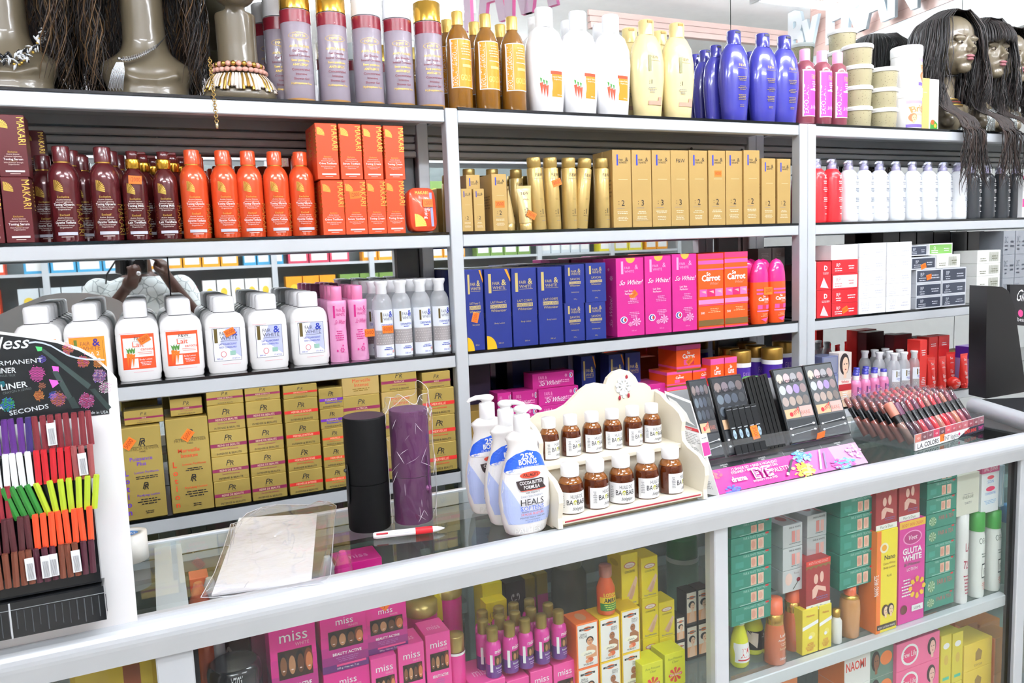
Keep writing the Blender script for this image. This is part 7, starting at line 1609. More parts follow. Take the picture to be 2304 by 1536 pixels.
# ================================================================== MANNEQUINS
SKM = M('6e6450', .32, 0, .35, name='mannequin_skin')
def remesh(o, v, it=4):
    m = o.modifiers.new('fuse', 'REMESH'); m.mode = 'VOXEL'; m.voxel_size = v; m.use_smooth_shade = True
    s = o.modifiers.new('soften', 'SMOOTH'); s.factor = .5; s.iterations = it
    return o
def loft(b, rings, mat, seg=28):
    """rings: (cx, cy, z, rx, ry)"""
    vs = []
    for cx, cy, z, rx, ry in rings:
        for k in range(seg): a = 2*PI*k/seg; vs.append((cx+rx*cos(a), cy+ry*sin(a), z))
    n = len(rings); fs = [(j*seg+k, j*seg+(k+1) % seg, (j+1)*seg+(k+1) % seg, (j+1)*seg+k) for j in range(n-1) for k in range(seg)]
    fs += [tuple(range(seg))[::-1], tuple(range((n-1)*seg, n*seg))]
    b.add(vs, fs, mat, True); return b
def head(b, c, s, mat):
    """a woman's head facing -y, chin to crown 1.0*s tall, centred at c."""
    x, y, z = c
    b.ball((x, y+.06*s, z+.12*s), .5*s, mat, 24, 16, (.70, .84, .76))
    b.ball((x, y-.08*s, z-.13*s), .5*s, mat, 24, 16, (.56, .60, .62))
    b.ball((x, y-.28*s, z-.37*s), .11*s, mat, 16, 10, (1.1, .9, .8))
    b.ball((x, y-.22*s, z-.24*s), .2*s, mat, 16, 10, (1., .8, .7))
    for sg in (-1, 1):
        b.ball((x+sg*.17*s, y-.20*s, z-.08*s), .15*s, mat, 14, 10, (.95, .75, .8))
        b.ball((x+sg*.13*s, y-.315*s, z+.065*s), .11*s, mat, 14, 8, (1.1, .4, .35))
        b.ball((x+sg*.13*s, y-.300*s, z+.0*s), .062*s, mat, 12, 8, (1.1, .6, .6))
        b.ball((x+sg*.045*s, y-.395*s, z-.135*s), .035*s, mat, 10, 8)
    b.tube([(x, y-.33*s, z+.06*s), (x, y-.385*s, z-.04*s), (x, y-.445*s, z-.125*s)], [.035*s, .04*s, .05*s], mat, 12)
    b.ball((x, y-.375*s, z-.215*s), .07*s, mat, 14, 8, (1.1, .6, .35)); b.ball((x, y-.370*s, z-.265*s), .065*s, mat, 14, 8, (1., .6, .4))
    return b
def lips(c, s, mat):
    x, y, z = c; b = MB()
    b.ball((x, y-.395*s, z-.218*s), .072*s, mat, 14, 8, (1.1, .55, .32)); b.ball((x, y-.388*s, z-.262*s), .066*s, mat, 14, 8, (1., .6, .38)); return b
def eyes(c, s, lid):
    x, y, z = c; b = MB()
    for sg in (-1, 1):
        b.ball((x+sg*.13*s, y-.325*s, z-.0*s), .05*s, M('9a9282', .3), 12, 8, (1.1, .5, .5)); b.ball((x+sg*.13*s, y-.343*s, z), .022*s, M('2a1c14', .1), 10, 8, (1, .5, 1))
        b.tube([(x+sg*(.07+.024*k)*s, y-(.335-.004*abs(k-2))*s, z+(.012+.016*sin(PI*k/5))*s) for k in range(6)], .006*s, lid, 6)
        b.tube([(x+sg*(.06+.032*k)*s, y-(.355-.012*k)*s, z+(.09+.022*sin(PI*k/6))*s) for k in range(6)], .008*s, M('4a3a2c', .6), 6)
    return b
def hairstrands(c, s, length, n, col, seed, curl=.0, fringe=False, spread=1., ymax=.1, rmin=.008, rmax=.015, rough=.55):
    """wig: strands leave a centre parting (or a crown whorl), cling to the skull and hang past the face."""
    rr = random.Random(seed); b = MB(); x, y, z = c; cols = [M(h_, rough, 0, .15) for h_ in col]
    b.ball((x, y+.15*s, z+.13*s), .5*s, cols[0], 24, 14, (.78, .86, .80))
    for i in range(n):
        fr = fringe and i % 3 == 0
        u = rr.random(); sg = 1 if rr.random() < .5 else -1
        py = y+(-.30+.70*u)*s; pz = z+(.44+.10*sin(PI*min(1, u*1.2+.15)))*s
        if fr: a = -PI/2+rr.uniform(-.75, .75)
        else:
            lo, hi = (-.27, .5)                              # angle about the head: front edge of the curtain to the back
            a = (lo+(hi-lo)*(u**.8+rr.uniform(-.05, .05)))*PI
            if sg < 0: a = PI-a
        ca, sa = cos(a), sin(a)
        def sk(e, k=1.): return Vector((x+.44*s*cos(e)*ca*k, y+.08*s+.50*s*cos(e)*sa*k, z+.12*s+.46*s*sin(e)))
        if fr: p0 = Vector((x+rr.uniform(-.1, .1)*s, y+.05*s, z+.54*s)); L = .0
        else: p0 = Vector((x+sg*.012*s, py, pz))
        k_ = 1.03+rr.uniform(0, .14)*spread
        pts = [p0, p0*.45+sk(.85, k_)*.55+Vector((0, 0, .05*s)), sk(.62, k_), sk(.3, k_)]
        if fr: pts += [sk(.12, k_), sk(-.02+rr.uniform(-.06, .04), k_)]
        else:
            q = sk(.0, k_); Ln = length*rr.uniform(.72, 1.05); ph = rr.uniform(0, 6); fq = rr.uniform(8, 13)
            for k in range(13):
                t = k/12; w = curl*s*(.25+t)
                v3 = q+Vector((ca*.07*s*spread*sin(t*2.6)+w*sin(ph+t*fq), sa*.05*s*spread*sin(t*2.2)+w*cos(ph+t*fq), -Ln*t))
                if v3.z < .008+.05*ca*ca: v3.z = max(v3.z, .010+.004*rr.random())
                v3.y = min(v3.y, ymax); pts.append(v3)
        r0 = s*rr.uniform(rmin, rmax)
        b.tube(pts, [r0*.6]+[r0]*(len(pts)-4)+[r0*.8, r0*.5, r0*.2], rr.choice(cols), 4, flat=.6)
    return b
def bust_rings(s, w=1.):
    return [(0, 0, 0, .52*s*w, .28*s), (0, 0, .10*s, .50*s*w, .27*s), (0, 0, .25*s, .55*s*w, .27*s), (0, 0, .42*s, .62*s*w, .25*s), (0, .01*s, .52*s, .60*s*w, .21*s), (0, .02*s, .60*s, .44*s*w, .19*s), (0, .03*s, .66*s, .28*s, .18*s), (0, .03*s, .74*s, .215*s, .17*s), (0, .02*s, .95*s, .185*s, .17*s), (0, 0, 1.2*s, .18*s, .18*s)]
def chain(b, pts, r, mat, n=3):
    for a, c in zip(pts, pts[1:]):
        for k in range(n): b.ball(tuple(Vector(a)+(Vector(c)-Vector(a))*k/n), r, mat, 8, 6)
    return b
Z = ZT[0]+.001
BR = ['17110f', '1e1512', '251a15', '120d0c']; BR2 = ['17110f', '241812', '5a4020', '120d0c', '3a2616']
GR = ['12100f', '1a1615', '241c1a', '0e0c0c']
# left: two busts and one neck stand, heads above the frame
def bust(px, y, label, seed, rz=0., n=700):
    x = onY(px, 205, y).x; s = .205
    t = thing('wig_mannequin', label, 'mannequin', (x, y, Z), 0, 'wig mannequins on the top shelf')
    R = [(0, 0, 0, .078, .05), (0, 0, .012, .082, .052), (0, 0, .03, .080, .05), (0, 0, .05, .088, .050), (0, 0, .068, .094, .048), (0, .003, .082, .088, .045), (0, .005, .096, .066, .042), (0, .006, .108, .052, .040), (0, .006, .125, .045, .038), (0, .005, .16, .0425, .038), (0, .003, .25, .042, .040), (0, -.0, .30, .042, .042)]
    b = loft(MB(), R, SKM, 36); hc = (0, -.012, .335)
    head(b, hc, s, SKM)
    b.tube([(-.06, -.036, .056), (-.02, -.044, .042), (.02, -.044, .042), (.06, -.036, .056)], .0095, SKM, 10)
    remesh(raw('bust', b.mesh('bust'), t), .0038, 6)
    raw('lips', lips(hc, s, M('9a5a58', .3)).mesh('lips'), t); raw('eyes', eyes(hc, s, M('1a1412', .5)).mesh('eyes'), t)
    raw('hair', hairstrands(hc, s, .335, n, BR2, seed, .055, spread=1.3, rmin=.006, rmax=.012, rough=.6, ymax=.09).mesh('hair'), t)
    return t, x, y
t, x0, y0 = bust(22, .125, 'brown bust with black and white petal necklace at the left edge', 1)
b = MB(); rr = random.Random(2); cv = [onY(a, c, .068) for a, c in ((-60, 110), (-30, 128), (0, 134), (30, 137), (55, 128), (78, 110), (92, 88))]+[onY(100, 72, .10)]
for k in range(110):
    u = rr.random()*(len(cv)-1.001); i = int(u); q = cv[i]*(1-u+i)+cv[i+1]*(u-i); q = Vector((q.x-x0, q.y-y0-rr.uniform(0, .006), q.z-Z+rr.uniform(-.014, .012)))
    m = [M('e4e8ea', .2, 0, .5), M('101218', .2, 0, .5), GOLD][rr.choice((0, 0, 0, 1, 1, 1, 2))]; aa = rr.uniform(0, PI); L = .0065 if m is not GOLD else .003
    d_ = Vector((cos(aa), 0, sin(aa)))*L
    b.tube([tuple(q-d_), tuple(q+Vector((0, -.003, 0))), tuple(q+d_)], [.001, .0034, .0012], m, 6, flat=.5)
raw('necklace', b.mesh('necklace'), t)
t, x0, y0 = bust(335, .125, 'brown bust with silver tassel necklace and long curly wig', 4)
b = MB(); sv = M('a8acb0', .25, .9); loc_ = lambda a, c, yy: Vector((onY(a, c, yy).x-x0, yy-y0, onY(a, c, yy).z-Z))
arc = [loc_(378, 74, .12), loc_(366, 90, .10), loc_(350, 106, .082), loc_(330, 118, .073), loc_(310, 127, .07), loc_(290, 133, .069), loc_(272, 134, .069)]
b.tube(arc, [.001, .0015, .003, .0045, .0048, .005, .005], sv, 8, flat=.6)
for i in range(2, 6):
    for k in range(5): q = arc[i]*(1-k/5)+arc[i+1]*(k/5); b.tube([tuple(q+Vector((-.001, -.004, -.005))), tuple(q+Vector((.002, -.0055, .005)))], .0009, M('d8dce0', .15, .9), 5)
b.ball(tuple(loc_(268, 132, .066)), .004, M('e0e4e8', .1, .9), 8, 6)
for k in range(15):
    a0 = loc_(262+k*1.1, 140, .066); b.tube([a0, loc_(252+k*2.0, 160, .064), loc_(247+k*2.2, 182, .064), loc_(244+k*2.3, 198+3*(k % 3), .066)], .0009, sv, 4)
for k in range(6): b.tube([loc_(378, 74-0, .12), loc_(376, 66, .135)], .0008, sv, 4)
raw('necklace', b.mesh('necklace'), t)
# neck stand with bead collar
x = onY(542, 212, .07).x
t = thing('jewellery_mannequin', 'chin and neck mannequin with pink bead collar and hanging chain', 'mannequin', (x, .075, Z), -.1, 'wig mannequins on the top shelf')
b = loft(MB(), [(0, 0, 0, .070, .05), (0, 0, .010, .078, .056), (0, 0, .024, .076, .054), (0, 0, .038, .060, .046), (0, 0, .055, .047, .040), (0, 0, .08, .0425, .037), (0, 0, .12, .042, .037), (0, 0, .19, .043, .04)], SKM, 32)
head(b, (0, -.014, .285), .205, SKM); remesh(raw('neck_form', b.mesh('neck_form'), t), .004)
raw('lips', lips((0, -.014, .285), .205, M('9a5a58', .3)).mesh('lips'), t)
b = MB(); pk_, gd_, cl = M('e0a898', .25, 0, .4), M('c8a050', .25, .9), M('e8dcd0', .1, 0, .6)
for k in range(15):
    a = PI*(1.0+k/14*1.0); 
    def rp(r_, z): return Vector((r_*1.16*cos(a), r_*.98*sin(a), z*1.25))
    b.ball(tuple(rp(.043, .062)), .0062, pk_ if k % 2 else gd_, 10, 8); b.ball(tuple(rp(.048, .052)), .0068, pk_, 10, 8, (1, .7, .8))
    for j in range(3): aa = a+(j-1)*.09; b.tube([(.058*cos(aa), .050*sin(aa), .056), (.068*cos(aa), .056*sin(aa), .042), (.077*cos(aa), .061*sin(aa), .026-.006*(k % 2))], [.002, .0042, .0032], cl if (j+k) % 3 else gd_, 7)
raw('bead_collar', b.mesh('bead_collar'), t)
b = MB(); p = Vector((-.052, -.044, .08)); n_ = 26
for k in range(n_):
    c_ = p+Vector((.0006*k*.3-.006, -.018-.0026*k if k < 14 else -.0544, -.0054*k)); R_ = .0036
    ring = [(c_.x+R_*cos(q)*(1 if k % 2 else .3), c_.y+R_*cos(q)*(.0 if k % 2 else .9), c_.z+R_*1.1*sin(q)) for q in [i*PI/4 for i in range(9)]]
    b.tube(ring, .0009, M('b8985a', .25, .9), 5, caps=False)
b.ball((c_.x, c_.y, c_.z-.009), .0035, M('d8c8a0', .2, .8), 8, 8, (1, 1, 2)); raw('extender_chain', b.mesh('extender_chain'), t)
# right: three wig mannequins
def wigm(px, pchin, ptop, y, label, seed, fringe, rz, jew):
    x = onY(px, 285, y).x; zt = onY(px, ptop, y).z; H = zt-Z; s = H/2.28
    t = thing('wig_mannequin', label, 'mannequin', (x, y, Z), rz, 'wig mannequins on the top shelf')
    hs = 1.22*s; hc = (0, -.04*s, 1.66*s)
    b = loft(MB(), [(0, 0, 0, .14*s, .2*s), (0, -.02*s, .14*s, .2*s, .24*s), (0, -.03*s, .34*s, .33*s, .26*s), (0, -.01*s, .50*s, .40*s, .22*s), (0, .02*s, .62*s, .30*s, .18*s), (0, .03*s, .70*s, .17*s, .15*s), (0, .02*s, .95*s, .15*s, .15*s), (0, .0, 1.36*s, .165*s, .18*s)], SKM)
    for sg in (-1, 1): b.ball((sg*.42*s, -.0*s, .48*s), .125*s, SKM, 14, 10); b.ball((sg*.17*s, -.2*s, .24*s), .13*s, SKM, 12, 8)
    head(b, hc, hs, SKM); remesh(raw('bust', b.mesh('bust'), t), .0036)
    raw('lips', lips(hc, hs, M('a0646a', .35)).mesh('lips'), t); raw('eyes', eyes(hc, hs, M('1a1412', .5)).mesh('eyes'), t)
    raw('neck_band', MB().tube([(.17*s*cos(a), .0*s+.18*s*sin(a), 1.12*s+.02*s*sin(a)) for a in [k*PI/10 for k in range(21)]], .022*s, M('141414', .5), 8, caps=False).mesh('neck_band'), t)
    raw('hair', hairstrands(hc, hs, 1.45*s, 950, GR+['2c211c'], seed, .03, fringe, spread=1.25, rmin=.006, rmax=.011).mesh('hair'), t)
    # long front locks fall over the shelf edge
    lk = MB(); rr = random.Random(seed+9)
    for k in range(64):
        x0 = rr.uniform(-.5, -.34)*s; r_ = s*rr.uniform(.007, .013); w1, w2 = rr.uniform(-.14, .14), rr.uniform(-.2, .2); cu = rr.uniform(0, 6)
        yy = -.28*s
        pts = [(x0*.5, -.05*s, 2.15*s), (x0*1.15, -.15*s, 1.75*s), (x0*1.15+w1*s*.5, -.22*s, 1.0*s), (x0*.95+w1*s, yy-.08*s, .5*s), (x0*.5+w2*s, min(yy-.22*s, -y-.012), .24*s), (x0*.45+w2*s, -y-.032, .04*s), (x0*.4+w2*s, -y-.03-rr.uniform(0, .03), -.12*s), (x0*.4+w2*1.4*s, -y-.03-rr.uniform(.0, .03), -.42*s-rr.uniform(0, .45)*s), (x0*.3+w2*2*s, -y-.03-rr.uniform(0, .03), -.75*s-rr.uniform(0, .5)*s)]
        # smooth resample
        P_ = [Vector(q) for q in pts]; out = []
        for i in range(len(P_)-1):
            p0, p1, p2, p3 = P_[max(0, i-1)], P_[i], P_[i+1], P_[min(len(P_)-1, i+2)]
            for j in range(3):
                u = j/3; out.append(.5*((2*p1)+(p2-p0)*u+(2*p0-5*p1+4*p2-p3)*u*u+(3*p1-p0-3*p2+p3)*u**3))
        out.append(P_[-1]); out = [q+Vector((.05*s*sin(cu+i*.9), 0, 0))*max(0, (i-8)/12) for i, q in enumerate(out)]; lk.tube(out, [r_]*(len(out)-4)+[r_*.8, r_*.6, r_*.4, r_*.15], M(rr.choice(['2c2019', '1e1613', '3a2a22', '181312']), .6), 5, flat=.55)
    raw('front_locks', lk.mesh('front_locks'), t)
    j = MB(); 
    if jew == 'gold':
        for rr_, m in ((.0, GOLD), (.03, M('6a2a24', .3)), (.06, GOLD)):
            j.tube([((.22+rr_*1.6)*s*cos(a), .02*s+(.2+rr_*1.4)*s*sin(a), (.66-rr_*2-.05*(1+sin(a))*0+.0)*s) for a in [PI*1.05+k*PI*.9/14 for k in range(15)]], .014*s, m, 6)
    else:
        for rr_ in (0, .03, .06): j.tube([((.26+rr_)*s*cos(a), -.02*s+(.24+rr_)*s*sin(a), (.62-.12*abs(sin(a))-rr_)*s) for a in [PI*1.02+k*PI*.96/14 for k in range(15)]], .018*s, M('d8dcda', .2, .8), 6)
        for k in range(8): j.tube([((k-4)*.02*s, -.27*s, .48*s), ((k-4)*.03*s, -.31*s, .3*s), ((k-4)*.034*s, -.30*s, .08*s)], .009*s, M('c8d0d0', .2, .8), 5)
    raw('necklace', j.mesh('necklace'), t)
    return t
wigm(2128, 172, 34, .10, 'wig mannequin with centre parted long dark hair and gold collar', 11, False, -.10, 'gold')
wigm(2200, 190, 52, .11, 'wig mannequin with dark fringe wig and silver bow necklace', 12, True, -.06, 'silver')
wigm(2252, 195, 72, .12, 'wig mannequin at the right edge with long hair, cropped by the frame', 13, False, -.1, 'silver')

# ================================================================== THE PHOTOGRAPHER, seen in the mirror
SK = M('4a2c20', .45, 0, .1)
pt = thing('person', 'person in a white printed tee holding a camera, reflected in mirror', 'person', (0, 0, 0))
px_, py_ = -.70, -2.03     # body axis
b = MB()
# legs, torso, neck, head (body faces +y), continuous after fusing
T_ = lambda pts, r_, seg=14: b.tube(pts, r_, SK, seg)
for sg in (-1, 1):
    T_([(px_+sg*.10, py_, .92), (px_+sg*.105, py_+.01, .52), (px_+sg*.11, py_-.01, .10)], [.092, .062, .042]); b.ball((px_+sg*.11, py_+.06, .045), .06, SK, 14, 8, (.8, 1.9, .7))
loft(b, [(px_, py_, .86, .16, .11), (px_, py_, .98, .175, .115), (px_, py_, 1.12, .15, .10), (px_, py_, 1.28, .175, .115), (px_, py_, 1.38, .19, .11), (px_, py_, 1.43, .12, .085), (px_, py_+.01, 1.47, .062, .062), (px_, py_+.03, 1.54, .056, .058)], SK)
hx, hy, hz = px_, py_+.055, 1.645
bb = MB(); head(bb, (0, 0, 0), .235, SK); bb.xf(Matrix.Translation((hx, hy, hz)) @ Matrix.Rotation(PI+.05, 4, 'Z')); b.add(bb.v, bb.f, SK, True)
for sg in (-1, 1): b.ball((hx+sg*.078, hy-.01, hz-.01), .026, SK, 10, 8, (.4, .8, 1.2))
# arms: left hand under the lens, right hand on the grip
sh = 1.385
LA = [(px_-.185, py_, sh), (px_-.22, py_+.10, 1.19), (px_-.06, py_+.175, 1.40)]
RA = [(px_+.185, py_, sh), (px_+.27, py_+.08, 1.20), (px_+.115, py_+.155, 1.46)]
for A_ in (LA, RA): b.ball(A_[0], .062, SK, 14, 10); T_([A_[0], A_[1]], [.052, .040]); b.ball(A_[1], .040, SK, 12, 8); T_([A_[1], A_[2]], [.038, .026])
# hands
def hand(w, d_, up, s=1.):
    w = Vector(w); d_ = Vector(d_).normalized(); up = Vector(up).normalized(); sd = d_.cross(up)
    b.ball(tuple(w+d_*.045), .036, SK, 14, 10, (1, 1, 1)); T_([w, w+d_*.05], [.026, .034])
    for k, L in enumerate((.062, .072, .068, .054)):
        o = sd*(.027-.018*k)*s; p0 = w+d_*.065+o; p1 = p0+d_*L*.45+up*.006; p2 = p1+d_*L*.25+up*.024; p3 = p2+up*.022-d_*.006
        T_([p0, p1, p2, p3], [.0095, .009, .0083, .007], 8)
    p0 = w+d_*.02+sd*.03*s; T_([p0, p0+sd*.028*s+d_*.022+up*.01, p0+sd*.03*s+d_*.045+up*.03], [.011, .0095, .008], 8)
hand(LA[2], (.28, .4, .35), (-.2, -.2, .9)); hand(RA[2], (-.25, .3, .6), (-.9, .2, .1), -1.)
body = raw('body', b.mesh('body'), pt); remesh(body, .0065, 3)
raw('eyes', (lambda q: (q.xf(Matrix.Translation((hx, hy, hz)) @ Matrix.Rotation(PI+.05, 4, 'Z')), q)[1])(eyes((0, 0, 0), .235, M('120c0a', .5))).mesh('eyes'), pt)
raw('lips', (lambda q: (q.xf(Matrix.Translation((hx, hy, hz)) @ Matrix.Rotation(PI+.05, 4, 'Z')), q)[1])(lips((0, 0, 0), .235, M('5a2a26', .4))).mesh('lips'), pt)
tm = bpy.data.materials.new('printed_tee'); tm.use_nodes = True; nt = tm.node_tree; p_ = nt.nodes['Principled BSDF']; p_.inputs['Roughness'].default_value = .8
v_ = nt.nodes.new('ShaderNodeTexVoronoi'); v_.feature = 'DISTANCE_TO_EDGE'; v_.inputs['Scale'].default_value = 22; r_ = nt.nodes.new('ShaderNodeValToRGB'); tc = nt.nodes.new('ShaderNodeTexCoord')
r_.color_ramp.elements[0].position = .01; r_.color_ramp.elements[0].color = rgb('9aa4a4'); r_.color_ramp.elements[1].position = .05; r_.color_ramp.elements[1].color = rgb('e8eeec')
nt.links.new(tc.outputs['Object'], v_.inputs['Vector']); nt.links.new(v_.outputs['Distance'], r_.inputs[0]); nt.links.new(r_.outputs[0], p_.inputs['Base Color'])
b = MB(); loft(b, [(px_, py_, .90, .20, .14), (px_, py_, 1.0, .195, .135), (px_, py_, 1.12, .175, .125), (px_, py_, 1.28, .195, .135), (px_, py_, 1.38, .20, .125), (px_, py_, 1.425, .15, .10), (px_, py_+.0, 1.455, .085, .078)], tm)
for A_ in (LA, RA): b.tube([A_[0], tuple(Vector(A_[0])*.35+Vector(A_[1])*.65)], [.072, .066], tm, 16); b.ball(A_[0], .07, tm, 14, 10)
remesh(raw('shirt', b.mesh('shirt'), pt), .009, 4)
b = MB(); gfx(b, [T(0, .5, .25, 'CALIFORNIA', NAVY, mw=.8, rot=.2), Pg([(.1, .3), (.5, .45), (.45, .6), (.1, .45)], RED), Pg([(.3, 0), (.5, .1), (.6, .3), (.4, .2)], M('e8d040', .4))], .16, .1, lambda x, z, e: (px_-.02-x, py_+.137+e-.3*abs(x), 1.22+z)); raw('shirt_print', b.mesh('shirt_print'), pt)
b = MB(); jm = M('26304a', .8)
loft(b, [(px_, py_, .84, .185, .135), (px_, py_, .90, .19, .135), (px_, py_, .96, .182, .125)], jm)
for sg in (-1, 1): b.tube([(px_+sg*.095, py_, .9), (px_+sg*.105, py_+.01, .52), (px_+sg*.11, py_-.01, .09)], [.105, .08, .07], jm, 18)
remesh(raw('trousers', b.mesh('trousers'), pt), .01, 4)
hb_ = MB(); hb_.ball((hx, hy-.02, hz+.035), .118, M('14100e', .7), 22, 14, (.80, .92, .90)); raw('hair', hb_.mesh('hair'), pt)
er = MB(); er.tube([(hx-.085, hy+.01, hz-.06), (hx-.10, hy+.02, hz-.12), (hx-.085, hy+.03, hz-.17), (hx-.06, hy+.03, hz-.14)], .0022, M('e8e8ec', .2, .5), 6); raw('earphone_wire', er.mesh('earphone_wire'), pt)
rg = MB(); w_ = Vector(LA[2])+Vector((.06, .1, .07)); rg.ball(tuple(w_), .011, M('f0f0f4', .15, .8), 10, 8); raw('ring', rg.mesh('ring'), pt)
# camera body, behind the viewpoint, its lens front at the viewpoint
dv_ = Vector(_f); cm = thing('photo_camera', 'black photo camera held to the eye, reflected in mirror', 'camera', EYE-dv_*.06)
cm.rotation_euler = (PITCH, 0, -YAW)
ck = M('141517', .4)
b = MB().box(-.066, .066, -.10, -.045, -.048, .042, ck, .008); b.box(-.024, .024, -.10, -.04, .04, .068, ck, .006); b.box(-.072, -.045, -.10, -.03, -.048, .035, ck, .008); raw('camera_body', b.mesh('camera_body'), cm)
b = MB().lathe([(.033, 0), (.035, .004), (.035, .05), (.033, .055), (.028, .055), (.026, .046), (.0005, .045)], ck, 28).xf(Matrix.Translation((0, -.052, 0)) @ Matrix.Rotation(-PI/2, 4, 'X')); raw('lens', b.mesh('lens'), cm)
b = MB().tube([(-.07, -.07, .03), (-.10, -.12, -.05), (-.09, -.16, -.10)], .004, ck, 6); raw('strap', b.mesh('strap'), cm)

# ================================================================== THE FAR SIDE OF THE SHOP (seen in the mirrors) AND THE SIGNS
def far_unit(name, label, x0, x1, y, zs, h, depth=.3, col_=ALU):
    t = thing(name, label, 'shelving', (0, 0, 0))
    b = MB()
    for z in zs: raw('shelf_board', MB().box(x0, x1, y-depth, y, z-.02, z, col_).mesh('shelf_board'), t)
    n = int((x1-x0)/.8)+1
    for k in range(n+1): x = x0+(x1-x0)*k/n; raw('post', MB().box(x-.02, x+.02, y-.02, y+.01, 0, h, col_).mesh('post'), t)
    raw('back_panel', MB().box(x0, x1, y-depth-.02, y-depth, 0, h, M('8a9494', .4)).mesh('back_panel'), t)
    return t
FY = -3.9
ZF = [.35, .75, 1.12, 1.48, 1.85]
far_unit('far_shelf_unit', 'long shelving across the shop, seen in the mirror', -2.8, 4.0, FY, ZF, 2.25)
rr = random.Random(21); palc = [('f0a028', 'orange'), ('f4f2f0', 'white'), ('e8d840', 'yellow'), ('e05030', 'red orange'), ('d8e0e4', 'pale grey'), ('c8405a', 'crimson'), ('4aa0c8', 'blue'), ('e890b0', 'pink'), ('3a3a40', 'black'), ('7a9a50', 'green'), ('c8a860', 'gold')]
FK = {}
for zi, z in enumerate(ZF[1:]):
    x = -2.7; idx = 0
    while x < 3.85:
        c, cnm = rr.choice(palc if x > -1 or zi != 3 else palc[:4]); w = rr.choice((.10, .13, .16)); n = rr.choice((3, 4, 5)); hh = rr.choice((.18, .22, .26))
        if zi == 0: hh = .2
        key = (c, w, hh)
        if key not in FK:
            bm_ = cart(w-.008, .1, hh, M(c, .4), [Rc(-.4, .1, .4, .5, M('f4f4f0', .4)), El(0, .65, .25, .12, M('e8c840' if c != 'e8d840' else 'e06a30', .4))]); FK[key] = Kind('stock_carton', 'carton', [('stock_carton', bm_.mesh('stock_carton'))])
        for k in range(n):
            if x > 3.85: break
            idx += 1
            put(FK[key], (x+w/2, FY-.026, z), f'{cnm} carton seen in mirror, {ORDN[idx-1] if idx <= 30 else ORDN[idx-31]} {"left" if idx <= 30 else "right"} one on far level {["two", "three", "four", "five"][zi]}', f'{cnm} cartons on far shelf {zi}', rz=PI)
            x += w
        x += rr.choice((.03, .1))
# sign fascia on the right wall side and pink letters, standing in the virtual mirror space of the photo, folded back into the room
def fold(v): return (v[0], 2*YM-v[1], v[2])
def sign(txt, pA, pB, hgt, mat, edge, name, label, depth=.02, slant=0., panel=None, bold=.03):
    vs, fs, tw = glyphs(txt, bold); A = Vector(pA); B_ = Vector(pB); S = (B_-A).length/tw; dr = (B_-A).normalized(); nn = Vector((dr.y, -dr.x, 0)).normalized()
    if (Vector(EYE)-A).dot(nn) < 0: nn = -nn
    t = thing(name, label, 'sign', (0, 0, 0)); b = MB()
    pos = [A+dr*(v[0]*S)+Vector((0, 0, v[1]*hgt)) for v in vs]
    n = len(pos); F_ = [fold(p+nn*depth) for p in pos]; G_ = [fold(p) for p in pos]
    b.add(F_, [f[::-1] for f in fs], mat)
    # side walls from boundary edges
    cnt = {}
    for f in fs:
        for i in range(len(f)): a, c = f[i], f[(i+1) % len(f)]; cnt[(a, c)] = 1
    for (a, c) in cnt:
        if (c, a) not in cnt: b.add([F_[a], F_[c], G_[c], G_[a]], [(0, 1, 2, 3)], edge)
    raw('letters', b.mesh('letters'), t)
    return t
zf = onY(1900, 95, .25)
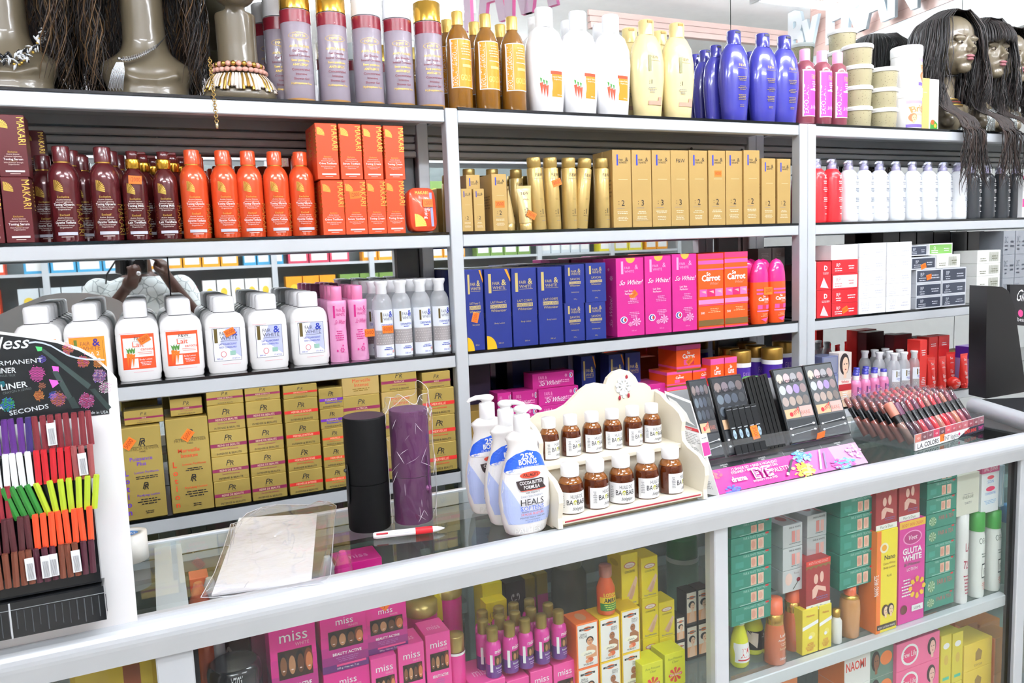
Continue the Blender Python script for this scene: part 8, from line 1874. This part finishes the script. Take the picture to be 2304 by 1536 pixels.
# fascia: bottom edge through two photo points, in virtual space
A = onY(1872, 108, 1.0); B_ = onY(2110, 10, .60)
dr = (B_-A); dr.z = 0; dr.normalize()
def vbox(P0, P1, z0, z1, th, mat, name, parent=None):
    d_ = (P1-P0); d_.z = 0; d_.normalize(); nn = Vector((d_.y, -d_.x, 0)); b = MB()
    q = [P0, P1, P1+nn*th, P0+nn*th]; v = [fold((p.x, p.y, z0)) for p in q]+[fold((p.x, p.y, z1)) for p in q]
    b.add(v, [(0, 1, 2, 3), (7, 6, 5, 4), (4, 5, 1, 0), (5, 6, 2, 1), (6, 7, 3, 2), (7, 4, 0, 3)], mat); return raw(name, b.mesh(name), parent)
# ---- fascia with white letters, pink letters, cornice
PNK = M('d8b4a8', .35, 0, .2)
def virt(px, py, z):            # photo pixel met at height z (beyond the mirror plane)
    return onZ(px, py, z)
zfa = 2.60
a0, a1 = virt(1880, 106, zfa), virt(2080, 26, zfa)
e0, e1 = a0+(a0-a1)*.35, a1+(a1-a0)*.9
fs_ = thing('sign_fascia', 'salmon fascia board above the wigs carrying white letters', 'sign', (0, 0, 0))
vbox(e0, e1, zfa, zfa+.30, -.03, PNK, 'fascia_board', fs_)
vbox(e0, e1, zfa-.22, zfa-.002, -.05, M('f2f2f2', .4), 'white_beam', fs_)
for k in range(4): vbox(e0, e1, zfa+.05+.07*k, zfa+.053+.07*k, -.031, M('b88a7c', .5), 'board_groove', fs_)
A = virt(1800, 96, zfa+.02); B_ = virt(2110, 20, zfa+.02)
dd = (a1-a0).normalized(); nf = Vector((dd.y, -dd.x, 0)); nf = nf if nf.x < 0 else -nf
A = a0+dd*(-.38)+nf*.034; B_ = A+dd*1.85
A = Vector((A.x, A.y, zfa+.03)); B_ = Vector((B_.x, B_.y, zfa+.03))
sign('By FRANCOISE', A, B_, .25, M('eef4f8', .3), M('b4c4cc', .4), 'shop_sign', 'white cut-out shop name letters on the salmon fascia', .02, bold=.045)
A = virt(1052, 62, 2.45); B_ = virt(1260, -2, 2.45)
sign('FARA', A, A+(B_-A)*1.0, .30, M('f8dcf0', .35), M('f07ab8', .4), 'pink_sign', 'pale pink cut-out letters above the amber bottles', .02, bold=.05)
# dropped soffit and cornice on the far wall
zt0, zt1 = onY(1500, 78, 2.1).z, onY(1500, 34, 2.1).z
for k in range(3): structure('trim_%d' % (k+1), MB().box(onY(1330, 45, 2.1).x, 3.6, -1.64, -1.60-.012*k, zt0+(zt1-zt0)*k/3, zt0+(zt1-zt0)*(k+.82)/3, M('d8b8ae', .35)))
structure('wall_mid', MB().box(XL, XR, -4.35, -4.25, 2.3, HC, M('e6e2e6', .3)))
